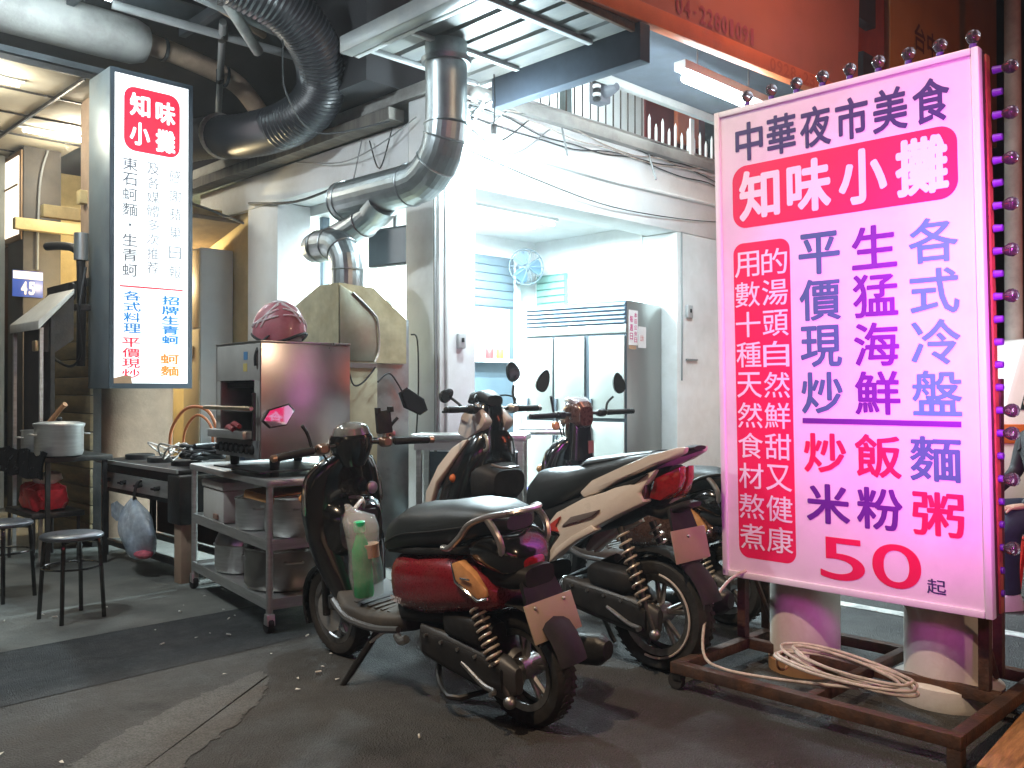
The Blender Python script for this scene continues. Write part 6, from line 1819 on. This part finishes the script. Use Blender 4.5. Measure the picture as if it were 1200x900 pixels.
BT.part("cap", lathe(MB(), [(.024, .680), (.026, .686), (.026, .724), (.02, .728), (.002, .728)], (.90, .12, 0), 20), green_cap)
BT.part("paper_wrap", loft(MB(), [sz(z, .885, .04, .045, 2, 18, .085) for z in (.56, .6, .62)]), M("brown_paper", (0.50, 0.30, 0.18), 0.8, var=0.3))

# ------------------------------------------------------------------ white sport scooter
S2 = place("scooter", "white and black sporty scooter with a raised tail in the middle of the row", (.6988, 4.20), 136, 0, .0)
t = S2
wb = 1.42
chassis(t, wb, .262, .235, .125, .105, (.129, .634, -.015, .32), shock_m)
for s in (-1, 1):
    ys = lambda n, d: [s * d] * n
    up = [(.37, .808), (.296, .871), (.106, .952), (-.043, 1.009), (-.144, 1.031), (-.213, 1.046), (-.267, 1.049), (-.257, 1.022), (-.158, .985), (-.087, .967), (.137, .876), (.247, .818), (.345, .784)]
    t.part("tail_fairing", prism(MB(), up, [s * (.06 if x < -.1 else .10) for x, z in up], [s * (.155 - .05 * max(0, -x) / .27 * 1.2) for x, z in up], 'y'), white_paint, bevel=0.010)
    mid = [(.559, .624), (.489, .703), (.329, .784), (.20, .825), (.06, .885), (-.09, .945), (.001, .835), (-.03, .795), (.114, .726), (.24, .660), (.353, .598), (.45, .53), (.524, .466), (.55, .48), (.51, .54), (.463, .595)]
    t.part("side_fairing", prism(MB(), mid, ys(len(mid), .10), [s * (.165 + .03 * min(1, max(0, (.95 - z) / .3)) - .03 * max(0, -x) / .1) for x, z in mid], 'y'), white_paint, bevel=0.010)
    low = [(.23, .645), (.345, .585), (.45, .515), (.52, .455), (.53, .462), (.48, .53), (.38, .60), (.26, .665)]
    t.part("fairing_edge", prism(MB(), low, ys(len(low), .15), ys(len(low), .204), 'y'), white_paint, bevel=0.006)
    t.part("red_accent", prism(MB(), [(.568, .611), (.454, .688), (.485, .635), (.463, .612)], ys(4, .15), ys(4, .2025), 'y'), M("red_accent", (0.45, 0.04, 0.03), 0.35, coat=.6), bevel=0.003)
    t.part("fairing_inset", prism(MB(), [(.446, .640), (.387, .692), (.216, .742), (.264, .702)], ys(4, .15), ys(4, .2015), 'y'), M("bronze_grey", (0.16, 0.13, 0.12), 0.35, coat=.5), bevel=0.004)
    t.part("fairing_inset", prism(MB(), [(.25, .825), (.12, .862), (-.05, .925), (.03, .872)], ys(4, .10), ys(4, .1735), 'y'), black_plastic, bevel=0.003)
    t.part("front_pad", prism(MB(), [(.658, .50), (.60, .594), (.472, .592), (.548, .48)], ys(4, .08), ys(4, .198), 'y'), black_gloss, bevel=0.008)
    lamp_ = [(-.023, .809), (-.06, .90), (-.195, .960), (-.195, .90), (-.167, .844), (-.09, .80)]
    t.part("tail_light", prism(MB(), lamp_, ys(6, .01), [s * q for q in (.125, .125, .06, .06, .06, .11)], 'y'), red_lens, bevel=0.008)
    t.part("lens_bar", prism(MB(), [(-.03, .85), (-.045, .89), (-.055, .89), (-.04, .85)], ys(4, .11), ys(4, .132), 'y'), chrome)
    t.part("indicator", prism(MB(), [(.06, .79), (.0, .86), (-.03, .875), (-.02, .80), (.02, .775)], ys(5, .10), ys(5, .158), 'y'), M("smoked_lens", (0.06, 0.01, 0.012), 0.1, coat=1), bevel=0.004)
    t.part("shield_edge", prism(MB(), [(1.192, 1.03), (1.15, 1.035), (1.25, .90), (1.34, .79), (1.405, .655), (1.47, .64), (1.46, .73), (1.37, .88), (1.27, .985)], [s * q for q in (.14, .13, .16, .175, .175, .16, .15, .15, .14)], [s * q for q in (.165, .165, .20, .215, .21, .20, .20, .19, .175)], 'y'), white_paint, bevel=0.010)
    t.part("front_indicator", ball(MB(), (1.235, s * .185, .82), .022, .03, .026, 14, 7, -.99), orange_m)
    t.part("head_fairing", prism(MB(), [(1.275, 1.06), (1.245, 1.168), (1.156, 1.235), (1.06, 1.135), (1.08, 1.10), (1.19, 1.03)], ys(6, .05), [s * q for q in (.13, .13, .10, .12, .125, .14)], 'y'), M("grey_white_paint", (0.52, 0.48, 0.46), 0.35, coat=.7), bevel=0.016)
# seat
t.part("seat", loft(MB(), [se(.80, .70, .05, .06, 2.8, 26), se(.775, .73, .095, .10, 2.8, 26), se(.70, .77, .125, .125, 2.8, 26), se(.60, .80, .145, .112, 2.8, 26), se(.48, .83, .155, .090, 2.8, 26), se(.40, .86, .155, .078, 2.8, 26), se(.30, .90, .145, .065, 2.8, 26), se(.10, .96, .125, .045, 2.8, 26), se(-.05, 1.0, .10, .022, 2.8, 26), se(-.09, 1.008, .06, .008, 2.8, 26)]), vinyl)
t.part("seat_hump", loft(MB(), [se(.45, .91, .08, .015, 2.6, 22), se(.36, .945, .125, .03, 2.6, 22), se(.2, .975, .115, .025, 2.6, 22), se(.0, 1.012, .08, .012, 2.6, 22)]), vinyl)
t.part("under_seat", loft(MB(), [se(.78, .60, .05, .06, 3, 24), se(.68, .62, .11, .11, 3, 24), se(.45, .69, .13, .12, 3, 24), se(.2, .76, .12, .11, 3, 24), se(.0, .85, .10, .09, 3, 24), se(-.12, .90, .07, .06, 3, 24)]), black_plastic)
t.part("grab_rail", loft(MB(), [se(.02, .99, .12, .012, 2.5, 20), se(-.12, 1.012, .115, .018, 2.5, 20), se(-.24, 1.038, .085, .016, 2.5, 20), se(-.285, 1.043, .05, .010, 2.5, 20)]), black_plastic)
t.part("tail_tray", loft(MB(), [se(.05, .75, .09, .03, 3, 20), se(-.06, .735, .085, .03, 3, 20), se(-.20, .78, .065, .02, 3, 20), se(-.25, .785, .05, .012, 3, 20)]), black_plastic)
rg = []
for a in range(20, 175, 13):
    q = R(a)
    rr_ = .30
    rg.append([(rr_ * math.cos(q) * k_, y, .27 + rr_ * math.sin(q) * k_) for y, k_ in ((-.08, .96), (-.05, 1.0), (0, 1.02), (.05, 1.0), (.08, .96), (.07, .94), (0, 1.0), (-.07, .94))])
t.part("rear_mudguard", loft(MB(), rg), black_plastic)
t.part("rim_stripe", tube(MB(), [(.195 * math.cos(R(a)), .066, .262 + .195 * math.sin(R(a))) for a in range(100, 290, 8)], .0055, 6), M("pale_rim_tape", (0.55, 0.50, 0.45), 0.4))
rear_plate(t, -.215, .60, .28, .15, .3)
t.part("floorboard", loft(MB(), [se(.66, .37, .13, .05, 3.5, 24), se(.78, .35, .18, .05, 3.5, 24), se(1.05, .35, .18, .05, 3.5, 24), se(1.2, .40, .15, .07, 3.5, 24)]), black_plastic)
t.part("leg_shield", loft(MB(), [sz(z, x, hx, hy, 2.6, 32) for z, x, hx, hy in ((.36, 1.18, .08, .12), (.5, 1.27, .10, .165), (.64, 1.31, .14, .195), (.78, 1.25, .15, .20), (.92, 1.18, .13, .185), (1.03, 1.14, .09, .15), (1.08, 1.13, .06, .10))]), black_gloss)
t.part("glove_box", loft(MB(), [se(.99, .80, .12, .07, 3, 22), se(1.03, .80, .15, .10, 3, 22), se(1.12, .80, .17, .13, 3, 22)]), black_plastic)
t.part("badge_strip", tube(MB(), smooth([(1.03, .10, .90), (.98, .06, .885), (.98, -.06, .885)], 4), .008, 6), M("bronze_grey", (0.16, 0.13, 0.12)))
t.part("shield_hook", tube(MB(), smooth([(1.07, .11, 1.06), (1.04, .12, 1.03), (1.04, .12, .99), (1.065, .12, .975)], 4), .009, 8), M("pale_spring", (0.55, 0.55, 0.52)))
t.part("gauge_cover", loft(MB(), [se(1.10, 1.245, .06, .03, 2.6, 22), se(1.16, 1.27, .075, .035, 2.6, 22), se(1.24, 1.265, .065, .03, 2.6, 22), se(1.28, 1.24, .04, .015, 2.6, 22)]), black_plastic)
t.part("head_core", loft(MB(), [sz(1.02, 1.15, .06, .08, 3, 22), sz(1.12, 1.16, .08, .10, 3, 22), sz(1.22, 1.17, .07, .08, 3, 22), sz(1.25, 1.17, .04, .05, 3, 22)]), black_gloss)
grip(t, .10, .36, 1.13, 1.20, -.03, .0, None, black_plastic)
grip(t, -.10, -.36, 1.13, 1.20, -.03, .0, None, alu)
mirror_part(t, (1.15, -.22, 1.21), (1.20, -.25, 1.33), (1.22, -.28, 1.40), .09, .12, 'oval', R(-35), black_plastic)
mirror_part(t, (1.15, .20, 1.21), (1.22, .22, 1.26), (1.26, .22, 1.27), .07, .09, 'oval', R(60), black_plastic)
for y in (.08, -.08):
    t.part("brake_cable", tube(MB(), smooth([(1.12, y * 1.8, 1.20), (1.10, y * 2, 1.26), (1.16, y, 1.27), (1.2, y * .4, 1.18)], 5), .005, 6), cable_black)
t.part("centre_stand", tube(MB(), smooth([(.46, .11, .20), (.42, .16, .05), (.40, .17, .012)], 3), .013, 8), dark_steel)
t.part("centre_stand", tube(MB(), smooth([(.46, -.11, .20), (.42, -.16, .05), (.40, -.17, .012)], 3), .013, 8), dark_steel)

for o in children(S2.e):
    if o.name.split('.')[0] in ('tail_fairing', 'side_fairing', 'tail_light', 'indicator', 'grab_rail', 'seat', 'seat_hump', 'tail_tray', 'plate_carrier', 'number_plate', 'under_seat', 'fairing_inset'):
        for v in o.data.vertices:
            if v.co.x < 0:
                v.co.x *= .74

# ------------------------------------------------------------------ dark scooter at the back of the row, and one more beyond the sign
S3 = place("scooter", "dark scooter with a bronze handlebar head at the back of the row by the fridge", (1.2143, 5.010), 134, 2)
retro(S3, bronze_paint, black_gloss, third=True)
for o in list(children(S3.e)):
    if o.name.startswith("grab_rail"):
        o.data.materials.clear(); o.data.materials.append(black_plastic)
S3.part("shield_sticker", box(MB(), 1.018, 1.022, -.06, -.01, .90, .98), M("brown_label", (0.25, 0.14, 0.1)))

# ================================================================== RIGHT EDGE AND GROUND LITTER
def person():
    o = T("person", "person in black jacket, dark jeans and white shoes seated at the right edge", "person", world=Vector((3.36, 5.55, 0)), rot=R(190) - ANG, rel=True)
    me = bpy.data.meshes.new("body")
    # seated, facing +x: pelvis at seat height
    V = [(0, 0, .52), (.02, 0, .70), (.05, 0, .92), (.06, 0, 1.04), (.075, 0, 1.12),
         (.02, .09, .50), (.22, .12, .52), (.42, .14, .50), (.44, .14, .28), (.43, .14, .07), (.55, .15, .035),
         (.02, -.09, .50), (.22, -.12, .52), (.42, -.14, .50), (.40, -.14, .28), (.38, -.14, .07), (.50, -.15, .035),
         (.05, .18, 1.0), (.08, .23, .78), (.28, .18, .66), (.36, .16, .62),
         (.05, -.18, 1.0), (.08, -.23, .78), (.28, -.18, .66), (.36, -.16, .62)]
    E_ = [(0, 1), (1, 2), (2, 3), (3, 4), (0, 5), (5, 6), (6, 7), (7, 8), (8, 9), (9, 10), (0, 11), (11, 12), (12, 13), (13, 14), (14, 15), (15, 16), (3, 17), (17, 18), (18, 19), (19, 20), (3, 21), (21, 22), (22, 23), (23, 24)]
    rad = [.15, .145, .155, .09, .055, .10, .085, .065, .055, .042, .03, .10, .085, .065, .055, .042, .03, .065, .048, .04, .03, .065, .048, .04, .03]
    me.from_pydata(V, E_, [])
    b = bpy.data.objects.new("body", me)
    col.objects.link(b)
    b.parent = o.e
    md = b.modifiers.new("skin", 'SKIN')
    for v, r_ in zip(me.skin_vertices[0].data, rad):
        v.radius = (r_, r_ * .9)
    me.skin_vertices[0].data[0].use_root = True
    md.use_smooth_shade = True
    s = b.modifiers.new("subdivision", 'SUBSURF')
    s.levels = s.render_levels = 2
    me.materials.append(jacket)
    skin = M("skin_tone", (0.42, 0.26, 0.19), 0.5, var=0.06)
    hd = o.part("head", loft(MB(), [sz(1.12, .085, .05, .05, 2, 20), sz(1.16, .10, .075, .06, 2.1, 20), sz(1.22, .10, .095, .075, 2.2, 20), sz(1.29, .09, .098, .078, 2.1, 20), sz(1.34, .08, .07, .06, 2, 20), sz(1.36, .08, .03, .03, 2, 20)]), skin)
    o.part("nose", ball(MB(), (.197, 0, 1.225), .018, .013, .022, 10, 6, -.99), skin, hd)
    for y in (-.032, .032):
        o.part("eye", ball(MB(), (.178, y, 1.25), .010, .012, .008, 10, 6, -.99), M("eye_dark", (.03, .02, .02), .2), hd)
        o.part("ear", ball(MB(), (.09, y * 2.45, 1.235), .022, .01, .032, 10, 6, -.99), skin, hd)
    o.part("mouth", box(MB(), .170, .186, -.022, .022, 1.180, 1.187), M("lip", (.35, .12, .1), .5), hd)
    o.part("hair", loft(MB(), [sz(1.18, .045, .055, .082, 2.1, 20), sz(1.25, .062, .082, .088, 2.1, 20), sz(1.31, .075, .10, .088, 2.1, 20), sz(1.36, .075, .08, .068, 2, 20), sz(1.385, .075, .03, .03, 2, 20)]), M("black_hair", (0.01, 0.009, 0.009), 0.6, bump=.4, bscale=120), hd)
    for s_, dx in ((1, 0), (-1, -.05)):
        o.part("trouser_leg", tube(MB(), smooth([(.0, s_ * .09, .51), (.22, s_ * .12, .53), (.43 + dx * .3, s_ * .14, .50), (.45 + dx, s_ * .14, .28), (.435 + dx, s_ * .14, .10)], 4), [.11, .108, .104, .10, .095, .092, .09, .088, .084, .08, .076, .072, .068, .066, .064, .064, .064], 16), skin_dark)
        o.part("shoe", loft(MB(), [sz(0, .49 + dx, .14, .05, 2.6, 20, s_ * .145), sz(.03, .49 + dx, .14, .05, 2.6, 20, s_ * .145), sz(.07, .46 + dx, .10, .045, 2.4, 20, s_ * .145), sz(.10, .43 + dx, .055, .042, 2.2, 20, s_ * .145)]), shoe_white)
        hn = o.part("hand", loft(MB(), [se(.355, .615, .032, .016, 2.4, 14, s_ * .16), se(.40, .61, .040, .018, 2.4, 14, s_ * .158), se(.44, .607, .038, .014, 2.4, 14, s_ * .156)]), skin)
        for k, L in enumerate((.062, .072, .068, .052)):
            yk = s_ * .156 + (k - 1.5) * .0185
            o.part("finger", tube(MB(), smooth([(.435, yk, .607), (.435 + L * .55, yk, .600), (.435 + L, yk * .99, .580)], 3), [.0085] * 4 + [.0075] * 2 + [.005], 8), skin, hn)
        o.part("thumb", tube(MB(), smooth([(.375, s_ * .122, .612), (.40, s_ * .100, .605), (.43, s_ * .095, .595)], 3), [.011] * 4 + [.009] * 2 + [.006], 8), skin, hn)
    st = T("stool", "red plastic stool under the seated person at the right edge", "stool", world=Vector((3.36, 5.55, 0)), rot=R(190) - ANG, rel=True)
    st.part("seat", prism(MB(), rrect(-.15, .15, -.15, .15, .04), .37, .40, 'z'), M("red_stool", (0.5, 0.03, 0.02), 0.4), bevel=0.006)
    for a in (-.12, .12):
        for b_ in (-.12, .12):
            st.part("leg", tube(MB(), [(a, b_, .37), (a * 1.25, b_ * 1.25, 0)], [.02, .024], 6), M("red_stool", (0.5, 0.03, 0.02)))
    return o


person()

# shops across the lane, behind the photographer: they are what the polished things mirror
OP = T("opposite_shops", "row of neon lit shops across the lane behind the photographer", "building", world=Vector((0, -7.0, 0)), rot=-ANG, rel=True)
OP.part("wall", box(MB(), -14, 14, -1, 0, 0, 9), night_dark)
OP.part("lit_sign", box(MB(), 0.8, 4.6, .02, .14, 2.5, 3.5), M("neon_pink_sign", (.5, .1, .3), .5, emit=(1.0, .12, .42), estr=2.2), bevel=.02)
OP.part("lit_sign", box(MB(), 5.2, 9.5, .02, .14, 2.4, 3.6), M("neon_red_sign", (.5, .1, .1), .5, emit=(1.0, .10, .06), estr=2.0), bevel=.02)
OP.part("lit_sign", box(MB(), -5.5, -1.2, .02, .14, 2.6, 3.4), M("neon_violet_sign", (.3, .1, .4), .5, emit=(.55, .25, 1.0), estr=.9), bevel=.02)
for x_ in (-8, -3, 2, 7):
    OP.part("shop_window", box(MB(), x_, x_ + 3.2, .02, .06, .5, 2.2), M("lit_shop_window", (.4, .3, .2), .4, emit=(1.0, .72, .42), estr=.35, var=.3, scale=1.5), bevel=.01)

# a parked white van beyond, mostly out of frame
VN = T("parked_van", "white parked van with an orange side lamp beyond the pink sign", "van", world=Vector((4.92, 8.4, 0)), rot=R(5) - ANG, rel=True)
VN.part("body", loft(MB(), [[(-.95, -.8, .35), (2.6, -.8, .35), (2.6, .8, .35), (-.95, .8, .35)], [(-.98, -.82, .9), (2.62, -.82, .9), (2.62, .82, .9), (-.98, .82, .9)], [(-.86, -.78, 1.1), (2.6, -.78, 1.1), (2.6, .78, 1.1), (-.86, .78, 1.1)], [(-.60, -.68, 1.75), (2.55, -.68, 1.75), (2.55, .68, 1.75), (-.60, .68, 1.75)]]), car_white, bevel=0.05)
VN.part("window", prism(MB(), [(-.70, 1.14), (.35, 1.14), (.35, 1.66), (-.50, 1.66)], [-.782, -.782, -.698, -.698], [-.772, -.772, -.69, -.69], 'y'), glass_dark)
VN.part("window", prism(MB(), [(.5, 1.14), (1.7, 1.14), (1.7, 1.66), (.5, 1.66)], [-.784, -.784, -.70, -.70], [-.772, -.772, -.69, -.69], 'y'), glass_dark)
VN.part("side_lamp", box(MB(), -.90, -.45, -.835, -.815, .86, 1.02), orange_m, bevel=0.008)
for x in (-.2, 1.9):
    wl = VN.part("wheel", lathe(MB(), [(.12, -.09), (.27, -.1), (.30, -.06), (.30, .06), (.27, .1), (.12, .09)], (x, -.75, .30), 26, 'y'), rubber)
    VN.part("hubcap", lathe(MB(), [(.17, -.102), (.16, -.112), (.02, -.118)], (x, -.75, .30), 20, 'y'), alu, wl)

# cigarette ends and paper scraps on the ground
random.seed(17)
spots = [(225, 687), (300, 689), (182, 740), (190, 757), (230, 749), (246, 744), (268, 727), (262, 716), (275, 723), (268, 746), (263, 792), (215, 711), (211, 719), (318, 768), (388, 768), (360, 747), (378, 783), (349, 797), (373, 790), (349, 810), (395, 798), (5, 730), (50, 722), (70, 719), (64, 725), (125, 713), (72, 896), (491, 866), (1, 886), (240, 700)]
PIT = math.atan(8 / 1050)
lt = None
for i, (px, py) in enumerate(spots):
    dx, dy, dz = (px - 600) / 1050, 1.0, -(py - 450) / 1050
    dy, dz = math.cos(PIT) * dy - math.sin(PIT) * dz, math.sin(PIT) * dy + math.cos(PIT) * dz
    k = -1.3 / dz
    p = Vector((dx * k, dy * k, .008))
    if i % 3:
        L = random.uniform(.006, .012)
        o = mesh_obj("paper_scrap", loft(MB(), [[(-L, -L * .4, .0), (L * .8, -L * .5, .003), (L, L * .4, .0), (-L * .6, L * .5, .002)], [(-L, -L * .4, .0015), (L * .8, -L * .5, .0045), (L, L * .4, .0015), (-L * .6, L * .5, .0035)]]), litter_white)
        tag(o, "one of the small pale paper scraps littering the dark ground", "litter", "paper scraps on the ground")
    else:
        o = mesh_obj("cigarette_end", cyl(MB(), (-.014, 0, .004), (.014, 0, .004), .004, n=8), litter_white)
        tag(o, "one of the cigarette ends littering the dark ground", "litter", "cigarette ends on the ground")
    o.location = p
    o.rotation_euler = (0, 0, random.uniform(0, 6.28))

# thin haze added so lamps glow softly: one box round everything
hz = mesh_obj("added_glow_haze", box(MB(), -64, 64, -64, 64, -1.0, 10.2), M("unused_surface", (1, 1, 1)))
hm = bpy.data.materials.new("glow_haze")
hm.use_nodes = True
n = hm.node_tree.nodes
for x in list(n):
    if x.type == 'BSDF_PRINCIPLED':
        n.remove(x)
pv = n.new("ShaderNodeVolumePrincipled")
pv.inputs["Color"].default_value = (0.92, 0.96, 1.0, 1)
pv.inputs["Density"].default_value = 0.003
pv.inputs["Anisotropy"].default_value = 0.75
out = [x for x in n if x.type == 'OUTPUT_MATERIAL'][0]
hm.node_tree.links.new(pv.outputs[0], out.inputs["Volume"])
hz.data.materials.clear()
hz.data.materials.append(hm)
hz["kind"] = "stuff"
